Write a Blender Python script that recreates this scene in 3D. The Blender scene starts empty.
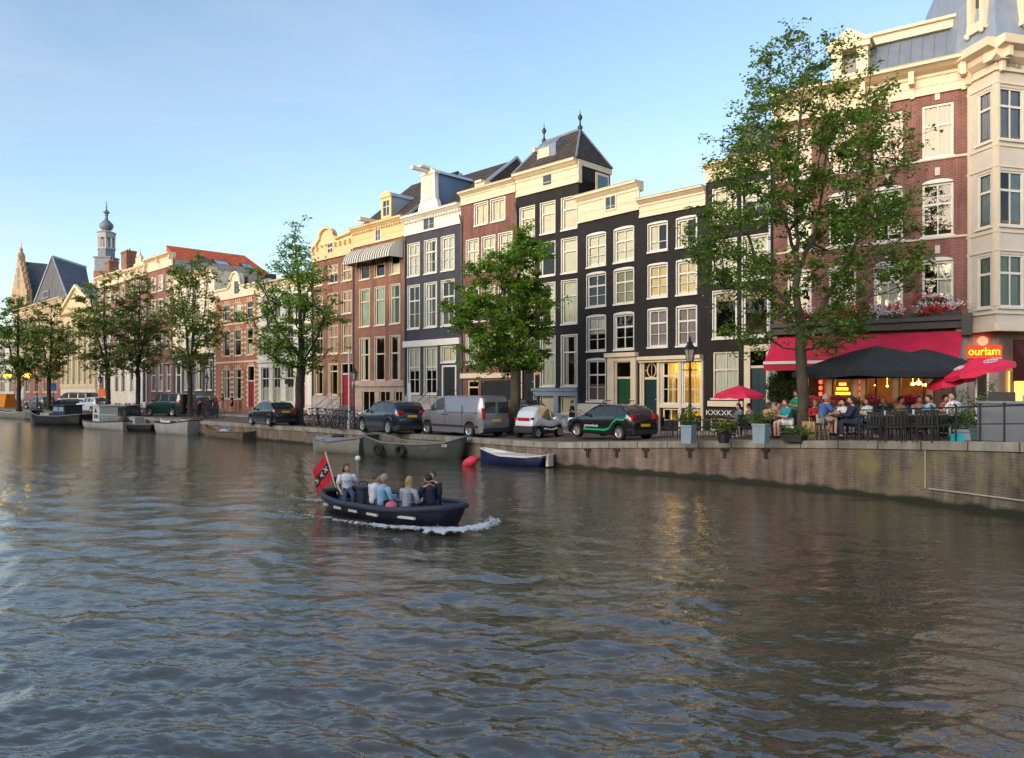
import bpy, bmesh, math, random
import numpy as np
from mathutils import Vector, Matrix, noise as mnoise
R = math.radians
rnd = random.Random(7)
sc = bpy.context.scene
COL = sc.collection

# ------------------------------------------------------------ camera, sky, sun, exposure
CAM_H, HOR, FOC = 3.1, 390.0, 760.0          # eye height above the water, horizon row, focal length in pixels
cd = bpy.data.cameras.new("camera"); cam = bpy.data.objects.new("camera", cd); COL.objects.link(cam)
cam.location = (0, 0, CAM_H); cam.rotation_euler = (R(90), 0, 0)
cd.sensor_width = 36; cd.lens = FOC / 1024 * 36; cd.shift_y = (HOR - 379) / 1024
cd.clip_start = 0.1; cd.clip_end = 3000
sc.camera = cam
SUN_EL = 10.0
SUN_AZ_VEC = Vector((-0.88, -1.0, 0)).normalized()       # horizontal direction towards the sun
w = bpy.data.worlds.new("World"); sc.world = w; w.use_nodes = True
nt = w.node_tree; nt.nodes.clear()
sky = nt.nodes.new("ShaderNodeTexSky"); sky.sky_type = 'NISHITA'; sky.sun_disc = False
sky.sun_elevation = R(SUN_EL); sky.sun_rotation = math.atan2(SUN_AZ_VEC.x, SUN_AZ_VEC.y)
sky.air_density = 1.0; sky.dust_density = 0.8; sky.ozone_density = 1.6
bg = nt.nodes.new("ShaderNodeBackground"); bg.inputs[1].default_value = 0.115
wo = nt.nodes.new("ShaderNodeOutputWorld")
tcw = nt.nodes.new("ShaderNodeTexCoord"); mpw = nt.nodes.new("ShaderNodeMapping"); mpw.inputs['Scale'].default_value = (1.2, 1.2, 4.5); mpw.inputs['Rotation'].default_value = (R(12), R(18), 0)
nzw = nt.nodes.new("ShaderNodeTexNoise"); nzw.inputs['Scale'].default_value = 1.7; nzw.inputs['Detail'].default_value = 5; nzw.inputs['Distortion'].default_value = .4
mrw = nt.nodes.new("ShaderNodeMapRange"); mrw.inputs[1].default_value = .42; mrw.inputs[2].default_value = .75; mrw.inputs[3].default_value = .03; mrw.inputs[4].default_value = .30      # thin high cloud
mxw = nt.nodes.new("ShaderNodeMix"); mxw.data_type = 'RGBA'; mxw.inputs[7].default_value = (2.9, 2.6, 2.95, 1)
nt.links.new(tcw.outputs['Generated'], mpw.inputs[0]); nt.links.new(mpw.outputs[0], nzw.inputs['Vector']); nt.links.new(nzw.outputs[0], mrw.inputs[0]); nt.links.new(mrw.outputs[0], mxw.inputs[0]); nt.links.new(sky.outputs[0], mxw.inputs[6])
nt.links.new(mxw.outputs[2], bg.inputs[0]); nt.links.new(bg.outputs[0], wo.inputs[0])
sl = bpy.data.lights.new("sun", 'SUN'); sl.energy = 1.5; sl.angle = R(50); sl.color = (1.0, 0.83, 0.66)
so = bpy.data.objects.new("sun", sl); COL.objects.link(so)
d = Vector((SUN_AZ_VEC.x * math.cos(R(SUN_EL)), SUN_AZ_VEC.y * math.cos(R(SUN_EL)), math.sin(R(SUN_EL))))
so.rotation_euler = d.to_track_quat('Z', 'Y').to_euler(); so.location = (-30, -30, 40)
sc.view_settings.view_transform = 'Standard'; sc.view_settings.look = 'None'
sc.view_settings.exposure = 1.6; sc.view_settings.gamma = 1; sc.view_settings.use_curve_mapping = False
sc.cycles.max_bounces = 6; sc.cycles.diffuse_bounces = 3; sc.cycles.glossy_bounces = 3
sc.cycles.transparent_max_bounces = 8; sc.cycles.caustics_reflective = False; sc.cycles.caustics_refractive = False
sc.cycles.sample_clamp_indirect = 4.0

# ------------------------------------------------------------ materials
MATS = {}
def _new(name):
    m = bpy.data.materials.new(name); m.use_nodes = True
    n = m.node_tree.nodes; n.clear()
    out = n.new("ShaderNodeOutputMaterial"); b = n.new("ShaderNodeBsdfPrincipled")
    m.node_tree.links.new(b.outputs[0], out.inputs[0]); MATS[name] = m
    return m, n, m.node_tree.links, b, out
def mat(name, col=None, rough=.7, metal=0, var=.12, scale=2.0, bump=0, bscale=25, emit=None, spec=.5, coat=0, stretch=None):
    if name in MATS: return MATS[name]
    m, n, l, b, out = _new(name)
    tc = n.new("ShaderNodeTexCoord"); vec = tc.outputs['Object']
    if stretch:
        mp = n.new("ShaderNodeMapping"); mp.inputs['Scale'].default_value = stretch; l.new(vec, mp.inputs[0]); vec = mp.outputs[0]
    nz = n.new("ShaderNodeTexNoise"); nz.inputs['Scale'].default_value = scale; nz.inputs['Detail'].default_value = 4
    l.new(vec, nz.inputs['Vector'])
    mr = n.new("ShaderNodeMapRange"); mr.inputs[1].default_value = .3; mr.inputs[2].default_value = .7
    mr.inputs[3].default_value = 1 - var; mr.inputs[4].default_value = 1 + var
    l.new(nz.outputs[0], mr.inputs[0])
    vm = n.new("ShaderNodeVectorMath"); vm.operation = 'SCALE'; vm.inputs[0].default_value = col[:3]
    l.new(mr.outputs[0], vm.inputs['Scale']); l.new(vm.outputs[0], b.inputs['Base Color'])
    b.inputs['Roughness'].default_value = rough; b.inputs['Metallic'].default_value = metal
    b.inputs['Specular IOR Level'].default_value = spec; b.inputs['Coat Weight'].default_value = coat
    if bump:
        n2 = n.new("ShaderNodeTexNoise"); n2.inputs['Scale'].default_value = bscale; l.new(vec, n2.inputs['Vector'])
        bp = n.new("ShaderNodeBump"); bp.inputs['Strength'].default_value = bump; bp.inputs['Distance'].default_value = .02
        l.new(n2.outputs[0], bp.inputs['Height']); l.new(bp.outputs[0], b.inputs['Normal'])
    if emit:
        b.inputs['Emission Color'].default_value = (*emit[:3], 1); b.inputs['Emission Strength'].default_value = emit[3]
    return m
def brick(name, c1, c2, mort, bw=.22, bh=.07, ms=.012, dirt=.25, wall=True, bump=.3, moss=None, sub=False):
    if name in MATS: return MATS[name]
    m, n, l, b, out = _new(name)
    tc = n.new("ShaderNodeTexCoord"); vec = tc.outputs['Object']
    sp = n.new("ShaderNodeSeparateXYZ"); l.new(vec, sp.inputs[0])
    ad = n.new("ShaderNodeMath"); ad.operation = 'SUBTRACT' if sub else 'ADD'; l.new(sp.outputs[0], ad.inputs[0]); l.new(sp.outputs[1], ad.inputs[1])
    cb = n.new("ShaderNodeCombineXYZ")
    if wall: l.new(ad.outputs[0], cb.inputs[0]); l.new(sp.outputs[2], cb.inputs[1])
    else: l.new(sp.outputs[0], cb.inputs[0]); l.new(sp.outputs[1], cb.inputs[1])
    bt = n.new("ShaderNodeTexBrick"); l.new(cb.outputs[0], bt.inputs['Vector'])
    bt.inputs['Scale'].default_value = 1; bt.inputs['Brick Width'].default_value = bw; bt.inputs['Row Height'].default_value = bh
    bt.inputs['Mortar Size'].default_value = ms; bt.inputs['Color1'].default_value = (*c1, 1); bt.inputs['Color2'].default_value = (*c2, 1)
    bt.inputs['Mortar'].default_value = (*mort, 1); bt.inputs['Bias'].default_value = -.1
    nz = n.new("ShaderNodeTexNoise"); nz.inputs['Scale'].default_value = .8; nz.inputs['Detail'].default_value = 8; nz.inputs['Roughness'].default_value = .65
    l.new(vec, nz.inputs['Vector'])
    mr = n.new("ShaderNodeMapRange"); mr.inputs[1].default_value = .3; mr.inputs[2].default_value = .7
    mr.inputs[3].default_value = 1 - dirt; mr.inputs[4].default_value = 1 + dirt; l.new(nz.outputs[0], mr.inputs[0])
    vm = n.new("ShaderNodeVectorMath"); vm.operation = 'SCALE'; l.new(bt.outputs[0], vm.inputs[0]); l.new(mr.outputs[0], vm.inputs['Scale'])
    last = vm.outputs[0]
    if wall:      # long vertical weather stains
        mps = n.new("ShaderNodeMapping"); mps.inputs['Scale'].default_value = (2.2, 2.2, .22); l.new(vec, mps.inputs[0])
        ns = n.new("ShaderNodeTexNoise"); ns.inputs['Scale'].default_value = 1.6; ns.inputs['Detail'].default_value = 6; l.new(mps.outputs[0], ns.inputs['Vector'])
        ms_ = n.new("ShaderNodeMapRange"); ms_.inputs[1].default_value = .35; ms_.inputs[2].default_value = .62; ms_.inputs[3].default_value = .72 if not moss else .5; ms_.inputs[4].default_value = 1.08; l.new(ns.outputs[0], ms_.inputs[0])
        v2 = n.new("ShaderNodeVectorMath"); v2.operation = 'SCALE'; l.new(last, v2.inputs[0]); l.new(ms_.outputs[0], v2.inputs['Scale']); last = v2.outputs[0]
    if moss:      # worn and mossy patches and a wet algae band low on a quay wall
        n3 = n.new("ShaderNodeTexNoise"); n3.inputs['Scale'].default_value = 1.5; n3.inputs['Detail'].default_value = 9; l.new(vec, n3.inputs['Vector'])
        m3 = n.new("ShaderNodeMapRange"); m3.inputs[1].default_value = .50; m3.inputs[2].default_value = .72; l.new(n3.outputs[0], m3.inputs[0])
        mx = n.new("ShaderNodeMix"); mx.data_type = 'RGBA'; l.new(m3.outputs[0], mx.inputs[0]); l.new(last, mx.inputs[6]); mx.inputs[7].default_value = (*moss, 1)
        nn = n.new("ShaderNodeMath"); nn.operation = 'MULTIPLY_ADD'; l.new(n3.outputs[0], nn.inputs[0]); nn.inputs[1].default_value = .35; l.new(sp.outputs[2], nn.inputs[2])
        m4 = n.new("ShaderNodeMapRange"); m4.inputs[1].default_value = .26; m4.inputs[2].default_value = .36; m4.inputs[3].default_value = 1; m4.inputs[4].default_value = 0
        l.new(nn.outputs[0], m4.inputs[0])
        m5 = n.new("ShaderNodeMix"); m5.data_type = 'RGBA'; l.new(m4.outputs[0], m5.inputs[0]); l.new(mx.outputs[2], m5.inputs[6]); m5.inputs[7].default_value = (.022, .026, .014, 1)
        last = m5.outputs[2]
    l.new(last, b.inputs['Base Color']); b.inputs['Roughness'].default_value = .85
    if bump:
        bp = n.new("ShaderNodeBump"); bp.inputs['Strength'].default_value = bump; bp.inputs['Distance'].default_value = .01; bp.invert = True
        l.new(bt.outputs['Fac'], bp.inputs['Height']); l.new(bp.outputs[0], b.inputs['Normal'])
    return m
def glassmat():
    m = bpy.data.materials.new("window_glass"); m.use_nodes = True; n = m.node_tree.nodes; l = m.node_tree.links; n.clear()
    out = n.new("ShaderNodeOutputMaterial"); mx = n.new("ShaderNodeMixShader"); tr = n.new("ShaderNodeBsdfTransparent"); gl = n.new("ShaderNodeBsdfGlossy")
    tr.inputs[0].default_value = (.86, .9, .88, 1); gl.inputs[0].default_value = (1, 1, 1, 1); gl.inputs['Roughness'].default_value = .02
    fr = n.new("ShaderNodeFresnel"); fr.inputs[0].default_value = 1.55
    tc = n.new("ShaderNodeTexCoord"); nz = n.new("ShaderNodeTexNoise"); nz.inputs['Scale'].default_value = 1.3; l.new(tc.outputs['Object'], nz.inputs['Vector'])
    bp = n.new("ShaderNodeBump"); bp.inputs['Strength'].default_value = .12; bp.inputs['Distance'].default_value = .05
    l.new(nz.outputs[0], bp.inputs['Height']); l.new(bp.outputs[0], gl.inputs['Normal'])
    l.new(fr.outputs[0], mx.inputs[0]); l.new(tr.outputs[0], mx.inputs[1]); l.new(gl.outputs[0], mx.inputs[2]); l.new(mx.outputs[0], out.inputs[0])
    MATS["window_glass"] = m; return m
def leafmat(name, c1, c2, c3, scale=.9):
    m = bpy.data.materials.new(name); m.use_nodes = True; n = m.node_tree.nodes; l = m.node_tree.links; n.clear()
    out = n.new("ShaderNodeOutputMaterial"); mx = n.new("ShaderNodeMixShader"); df = n.new("ShaderNodeBsdfPrincipled"); tl = n.new("ShaderNodeBsdfTranslucent")
    df.inputs['Roughness'].default_value = .55
    tc = n.new("ShaderNodeTexCoord"); nz = n.new("ShaderNodeTexNoise"); nz.inputs['Scale'].default_value = scale; nz.inputs['Detail'].default_value = 8; nz.inputs['Roughness'].default_value = .75
    l.new(tc.outputs['Object'], nz.inputs['Vector'])
    cr = n.new("ShaderNodeValToRGB"); e = cr.color_ramp.elements; e[0].position = .32; e[0].color = (*c1, 1); e[1].position = .7; e[1].color = (*c3, 1)
    x = e.new(.5); x.color = (*c2, 1)
    l.new(nz.outputs[0], cr.inputs[0]); l.new(cr.outputs[0], df.inputs['Base Color']); l.new(cr.outputs[0], tl.inputs[0])
    mx.inputs[0].default_value = .4; l.new(df.outputs[0], mx.inputs[1]); l.new(tl.outputs[0], mx.inputs[2]); l.new(mx.outputs[0], out.inputs[0])
    MATS[name] = m; return m

GLASS = glassmat()
WHITE = mat("white_paint", (.68, .66, .60), .5, var=.06)
CREAM = mat("cream_paint", (.66, .56, .41), .55, var=.08)
YELLOWC = mat("yellow_cream_paint", (.64, .48, .26), .55, var=.08)
STONE = mat("pale_stone", (.60, .53, .44), .75, var=.12, bump=.2)
GREYST = mat("grey_stone", (.36, .34, .32), .8, var=.2, bump=.3)
BLACKW = None
NAVYW = mat("blue_grey_painted_brick", (.048, .052, .068), .75, spec=.3, var=.2, scale=1.2, bump=.3, bscale=12)
BLACK = mat("black_metal", (.018, .018, .02), .4, var=.2)
DKGREEN = mat("dark_green_paint", (.012, .07, .03), .35)
TEALDK = mat("dark_teal_paint", (.01, .035, .04), .35)
REDDOOR = mat("red_door_paint", (.28, .012, .025), .4)
BLIND = mat("cream_blind", (.80, .73, .55), .8, var=.08)
NET = mat("white_curtain", (.72, .72, .66), .9, var=.15, scale=3, stretch=(6, 1, .4))
GREENCURT = mat("pale_green_curtain", (.42, .50, .40), .9, var=.2, scale=3, stretch=(6, 1, .4))
PINKLITCURT = mat("pink_lit_curtain", (.60, .33, .23), .9, var=.1, scale=3, stretch=(8, 1, .3))  # pink of the low sun put into the curtain colour
INTER = mat("room_interior", (.16, .12, .09), .9, var=.4, scale=.8)
ZINC = mat("zinc_sheet", (.20, .24, .31), .45, metal=.3, var=.12)
ZINCL = mat("light_zinc", (.36, .42, .50), .45, metal=.3, var=.12)
ROOFD = brick("dark_roof_tile", (.055, .045, .042), (.085, .065, .055), (.015, .013, .012), .26, .22, .03, .3, bump=.8)
ROOFR = brick("orange_roof_tile", (.62, .10, .035), (.72, .15, .05), (.25, .05, .02), .26, .25, .02, .15, bump=.6)
SLATE = brick("blue_slate", (.10, .11, .135), (.15, .155, .18), (.05, .05, .06), .3, .25, .015, .2, bump=.3)
BR_BROWN = brick("brown_red_brick", (.21, .068, .045), (.27, .092, .056), (.22, .16, .13))
BR_RED = brick("red_brick", (.26, .07, .042), (.33, .10, .06), (.26, .18, .15))
BR_MAROON = brick("maroon_brick", (.175, .046, .038), (.235, .064, .050), (.20, .14, .12))
BR_CAFE = brick("dark_red_brick", (.20, .045, .036), (.28, .070, .050), (.22, .155, .135), .21, .075, .016)
BR_YEL = brick("yellow_brick", (.40, .28, .15), (.46, .34, .20), (.34, .28, .21))
BR_CHIM = brick("chimney_brick", (.22, .075, .05), (.28, .10, .06), (.2, .15, .12))
RUBBER = mat("black_rubber", (.015, .015, .016), .8)
CHROME = mat("alloy_metal", (.55, .55, .56), .3, metal=.8, var=.05)
SKIN = mat("skin", (.62, .34, .23), .55, var=.06)
WOOD = mat("brown_wood", (.16, .085, .04), .6, var=.3, stretch=(1, 1, 8))
BARK = mat("bark", (.070, .060, .042), .9, var=.45, scale=5, bump=.8, bscale=12, stretch=(1, 1, .35))
BARKD = mat("dark_bark", (.035, .032, .024), .9, var=.4, scale=5)

BLACKW = brick("black_painted_brick", (.015, .012, .013), (.022, .018, .019), (.009, .008, .009), .22, .07, .014, .3, bump=.6)
# ------------------------------------------------------------ mesh building
class MB:
    def __init__(s): s.v = []; s.f = []; s.m = []; s.cm = 0
    def add(s, vs, fs):
        o = len(s.v); s.v += [tuple(p) for p in vs]
        for f in fs: s.f.append(tuple(i + o for i in f)); s.m.append(s.cm)
    def quad(s, a, b, c, d): s.add([a, b, c, d], [(0, 1, 2, 3)])
    def box(s, x0, x1, y0, y1, z0, z1, T=None):
        vs = [(x, y, z) for z in (z0, z1) for y in (y0, y1) for x in (x0, x1)]
        if T is not None: vs = [tuple(T @ Vector(p)) for p in vs]
        s.add(vs, [(0, 2, 3, 1), (4, 5, 7, 6), (0, 1, 5, 4), (2, 6, 7, 3), (0, 4, 6, 2), (1, 3, 7, 5)])
    def tube(s, pts, r, n=8, caps=True):
        pts = [Vector(p) for p in pts]; N = len(pts)
        if not hasattr(r, '__len__'): r = [r] * N
        o = len(s.v); ref = None
        for i, p in enumerate(pts):
            t = (pts[min(i + 1, N - 1)] - pts[max(i - 1, 0)])
            t = t.normalized() if t.length > 1e-9 else Vector((0, 0, 1))
            if ref is None: ref = t.orthogonal().normalized()
            a = (ref - t * ref.dot(t)); a = a.normalized() if a.length > 1e-6 else t.orthogonal().normalized(); ref = a
            b = t.cross(a)
            for k in range(n):
                an = 2 * math.pi * k / n
                s.v.append(tuple(p + (a * math.cos(an) + b * math.sin(an)) * r[i]))
        for i in range(N - 1):
            for k in range(n):
                k2 = (k + 1) % n
                s.f.append((o + i * n + k, o + i * n + k2, o + (i + 1) * n + k2, o + (i + 1) * n + k)); s.m.append(s.cm)
        if caps:
            s.f.append(tuple(o + k for k in range(n))[::-1]); s.m.append(s.cm)
            s.f.append(tuple(o + (N - 1) * n + k for k in range(n))); s.m.append(s.cm)
    def lathe(s, prof, c=(0, 0, 0), n=16, ph=0):
        o = len(s.v)
        for r, z in prof:
            for k in range(n):
                an = 2 * math.pi * k / n + ph; s.v.append((c[0] + r * math.cos(an), c[1] + r * math.sin(an), c[2] + z))
        for i in range(len(prof) - 1):
            for k in range(n):
                k2 = (k + 1) % n
                s.f.append((o + i * n + k, o + i * n + k2, o + (i + 1) * n + k2, o + (i + 1) * n + k)); s.m.append(s.cm)
        s.f.append(tuple(o + k for k in range(n))[::-1]); s.m.append(s.cm)
        s.f.append(tuple(o + (len(prof) - 1) * n + k for k in range(n))); s.m.append(s.cm)
    def prism(s, poly, y0, y1, axis='y'):      # poly in (x,z), extruded along y (or (y,z) along x)
        n = len(poly)
        if axis == 'y': vs = [(x, y0, z) for x, z in poly] + [(x, y1, z) for x, z in poly]
        elif axis == 'x': vs = [(y0, x, z) for x, z in poly] + [(y1, x, z) for x, z in poly]
        else: vs = [(x, z, y0) for x, z in poly] + [(x, z, y1) for x, z in poly]
        s.add(vs, [tuple(range(n)), tuple(range(n, 2 * n))[::-1]] + [(i, i + n, (i + 1) % n + n, (i + 1) % n) for i in range(n)])
    def ball(s, c, r, nu=10, nv=7, sc3=(1, 1, 1)):
        o = len(s.v); c = Vector(c)
        for j in range(nv + 1):
            th = math.pi * j / nv
            for i in range(nu):
                ph = 2 * math.pi * i / nu
                s.v.append((c.x + r * sc3[0] * math.sin(th) * math.cos(ph), c.y + r * sc3[1] * math.sin(th) * math.sin(ph), c.z + r * sc3[2] * math.cos(th)))
        for j in range(nv):
            for i in range(nu):
                i2 = (i + 1) % nu; s.f.append((o + j * nu + i, o + (j + 1) * nu + i, o + (j + 1) * nu + i2, o + j * nu + i2)); s.m.append(s.cm)
    def build(s, name, mats, parent=None, smooth=None, label=None):
        me = bpy.data.meshes.new(name); me.from_pydata(s.v, [], s.f)
        if not isinstance(mats, (list, tuple)): mats = [mats]
        for m in mats: me.materials.append(m)
        if len(mats) > 1: me.polygons.foreach_set('material_index', s.m)
        if smooth is not None:
            me.polygons.foreach_set('use_smooth', [True] * len(me.polygons))
            if smooth < 180: me.set_sharp_from_angle(angle=R(smooth))
        me.update()
        o = bpy.data.objects.new(name, me); COL.objects.link(o)
        if parent is not None: o.parent = parent
        if label: o['label'] = label
        return o
def tag(o, label, cat, group=None):
    o['label'] = label; o['category'] = cat
    if group: o['group'] = group
    return o
def thing(name, label, cat, loc=(0, 0, 0), rz=0, group=None):
    o = bpy.data.objects.new(name, None); COL.objects.link(o); o.location = loc; o.rotation_euler = (0, 0, rz); o.empty_display_size = .3
    return tag(o, label, cat, group)
def struct(o, kind='structure'): o['kind'] = kind; return o
def dup(root, loc=None, rz=None, label=None, group=None, scale=None):
    def cp(o, par):
        c = o.copy(); COL.objects.link(c); c.parent = par
        for ch in list(o.children): cp(ch, c)
        return c
    c = cp(root, None)
    if loc is not None: c.location = loc
    if rz is not None: c.rotation_euler = (0, 0, rz)
    if label: c['label'] = label
    if group: c['group'] = group
    if scale: c.scale = (scale,) * 3
    return c
def text(s, size, m, parent, loc, rot, name="lettering", ext=.004, sx=1):
    c = bpy.data.curves.new(name, 'FONT'); c.body = s; c.size = size; c.extrude = ext; c.align_x = 'CENTER'; c.align_y = 'CENTER'
    c.materials.append(m); o = bpy.data.objects.new(name, c); COL.objects.link(o); o.parent = parent; o.location = loc; o.rotation_euler = rot; o.scale = (sx, 1, 1)
    return o

# ------------------------------------------------------------ places: quay edge, street level, facade line
QUAY = [(-420, 452), (-120, 149), (-58.8, 87.3), (-30, 60.8), (-13.8, 45.3), (-5, 37.2), (1.93, 30.6), (6.6, 26.8), (9.5, 24.0), (11.3, 21.2), (12.5, 18.6), (14.2, 13), (15.2, 6), (15.6, -10)]
FAC = [(-400, 446.5), (3.72, 42.8), (6.62, 39.4), (9.34, 36.6), (11.8, 34.2), (18.0, 30.0)]
def zst(x, y): return .93 + max(0, (x - y) + 29.5) * .037
def ray_line(px, P, Q):
    r = (px - 512) / FOC; ax, ay = P; bx, by = Q[0] - P[0], Q[1] - P[1]      # X = r*Y
    t = (r * ay - ax) / (bx - r * by); return ax + t * bx, ay + t * by, t
def on_poly(px, poly):
    for P, Q in zip(poly, poly[1:]):
        x, y, t = ray_line(px, P, Q)
        if -1e-6 <= t <= 1 + 1e-6 and y > 1: return x, y
    x, y, t = ray_line(px, poly[-2], poly[-1]); return x, y
def at(px, Y, z=None):
    x = (px - 512) / FOC * Y; return Vector((x, Y, zst(x, Y) if z is None else z))
def gnd(px, py):               # the place on the street seen at this spot of the photograph
    Y = 30.0
    for _ in range(40):
        x = (px - 512) / FOC * Y; Y = .5 * Y + .5 * (CAM_H - zst(x, Y)) * FOC / (py - HOR)
    return at(px, Y)
def wat(px, py):
    Y = CAM_H * FOC / (py - HOR); return Vector(((px - 512) / FOC * Y, Y, 0))
# ------------------------------------------------------------ the setting: water, street, quay wall
def offs(poly, dist):                # shift a polyline away from the canal
    out = []
    for i, p in enumerate(poly):
        a = Vector(poly[max(i - 1, 0)]); b = Vector(poly[min(i + 1, len(poly) - 1)]); t = (b - a).normalized()
        out.append((p[0] - t.y * dist, p[1] + t.x * dist))
    return out
def dense(poly, step=1.2):
    out = []
    for P, Q in zip(poly, poly[1:]):
        L = math.dist(P, Q); n = max(1, int(min(L / step, 80)))
        for i in range(n): out.append((P[0] + (Q[0] - P[0]) * i / n, P[1] + (Q[1] - P[1]) * i / n))
    return out + [poly[-1]]
QD = dense(QUAY)
# smooth the quay's plan a little
for _ in range(6):
    QD = [QD[0]] + [((a[0] + 2 * b[0] + c[0]) / 4, (a[1] + 2 * b[1] + c[1]) / 4) for a, b, c in zip(QD, QD[1:], QD[2:])] + [QD[-1]]
def strip(poly, d0, d1, zoff=0.0, z0=None):
    A, B = offs(poly, d0), offs(poly, d1); mb = MB(); vs = []
    for a, b, q in zip(A, B, poly):
        z = zst(*q) + zoff; vs += [(a[0], a[1], z), (b[0], b[1], z)]
    mb.add(vs, [(2 * i, 2 * i + 1, 2 * i + 3, 2 * i + 2) for i in range(len(A) - 1)])
    return mb
PAVE = brick("street_clinker", (.13, .085, .07), (.18, .12, .095), (.07, .055, .045), .2, .1, .008, .25, wall=False)
PAVE2 = brick("pavement_tile", (.20, .18, .16), (.26, .235, .21), (.1, .09, .08), .3, .3, .01, .25, wall=False)
struct(strip(QD, .45, 6.2).build("street", PAVE))
def slab(poly, d0, d1, top, name, m):
    A, B = offs(poly, d0), offs(poly, d1); mb = MB(); vs = []
    for a, b, q in zip(A, B, poly):
        z = zst(*q)
        vs += [(a[0], a[1], z - .2), (a[0], a[1], z + top), (b[0], b[1], z + top), (b[0], b[1], z - .2)]
    fs = []
    for i in range(len(A) - 1):
        for k in range(4): fs.append((4 * i + k, 4 * i + (k + 1) % 4, 4 * i + 4 + (k + 1) % 4, 4 * i + 4 + k))
    mb.add(vs, fs); return mb.build(name, m)
struct(slab(QD, 6.2, 6.4, .12, "kerb", mat("kerb_stone", (.30, .28, .26), .8, var=.25, bump=.3)))
struct(slab(QD, 6.4, 16, .10, "pavement", PAVE2))
# ground sheet behind and under the houses
gm = MB(); A = offs(QD, 12); vs = []
for q, a in zip(QD, A): z = zst(*q) + .06; vs += [(a[0], a[1], z), (a[0] + 260, a[1] + 420, .5)]
gm.add(vs, [(2 * i, 2 * i + 1, 2 * i + 3, 2 * i + 2) for i in range(len(A) - 1)])
struct(gm.build("ground", mat("ground_earth", (.12, .10, .08), .9, var=.2)))
struct(strip([(x - 0, y) for x, y in QD], 12, 14, .04).build("pavement", PAVE2))
# quay cap and wall
cap = slab(QD, -.06, .45, .03, "quay_coping", brick("coping_stone", (.27, .255, .205), (.33, .31, .25), (.08, .075, .06), 1.75, 3.0, .03, .35, bump=.6, sub=True)); struct(cap)
QWALL = brick("quay_brick", (.20, .125, .095), (.27, .175, .13), (.24, .195, .155), .33, .08, .018, .35, sub=True, moss=(.20, .15, .09))
QOLD = brick("old_quay_brick", (.15, .12, .085), (.20, .16, .115), (.20, .165, .12), .33, .08, .018, .42, sub=True, moss=(.22, .20, .07))
def wallpiece(i0, i1, m, out=0.0, name="quay_wall"):
    pts = offs(QD, -out)[i0:i1 + 1]; qs = QD[i0:i1 + 1]; vs = []
    for a, q in zip(pts, qs): vs += [(a[0], a[1], -1.2), (a[0], a[1], zst(*q) - .2)]
    mb = MB(); mb.add(vs, [(2 * i, 2 * i + 1, 2 * i + 3, 2 * i + 2) for i in range(len(pts) - 1)])
    return struct(mb.build(name, m))
isplit = min(range(len(QD)), key=lambda i: abs(QD[i][0] - 10.1))
wallpiece(0, isplit, QWALL); wallpiece(isplit, len(QD) - 1, QOLD)
# rust streaks' iron anchors and a timber fender strip / cable along the wall
def qpt(px, out=0.05, z=0.5):
    x, y = on_poly(px, QD); i = min(range(1, len(QD) - 1), key=lambda k: math.dist(QD[k], (x, y)))
    t = (Vector(QD[i + 1]) - Vector(QD[i - 1])).normalized(); return Vector((x + t.y * out, y - t.x * out, z)), t
RUST = mat("rusty_iron", (.045, .03, .022), .9, var=.4)
for px in (588, 617, 646, 690, 725, 766):
    p, t = qpt(px, .03, zst(*on_poly(px, QD)) - .28)
    mb = MB(); a = math.atan2(t.y, t.x); T = Matrix.Translation(p) @ Matrix.Rotation(a, 4, 'Z')
    mb.box(-.05, .05, -.03, .03, -.28, .0, T); mb.box(-.14, .14, -.035, .02, -.03, .05, T)
    tag(mb.build("wall_anchor", RUST), "rusty iron anchor plate set high in the brick quay wall", "wall anchor", "rusty anchors in the quay wall")
mb = MB(); pts = []
for px in range(930, 1060, 8):
    p, t = qpt(px, .04, .22 + .30 * 0); pts.append((p.x, p.y, .42))
mb.tube(pts, .022, 6)
tag(mb.build("quay_pipe", mat("pale_pipe", (.45, .42, .33), .7)), "thin pale pipe running low along the mossy quay wall", "pipe")
p, t = qpt(926, .04, .42)
mb = MB(); mb.tube([(p.x, p.y, .42), (p.x, p.y, zst(p.x, p.y) - .22)], .02, 6)
tag(mb.build("quay_pipe", MATS["pale_pipe"]), "thin pale pipe standing upright on the mossy quay wall", "pipe")

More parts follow.
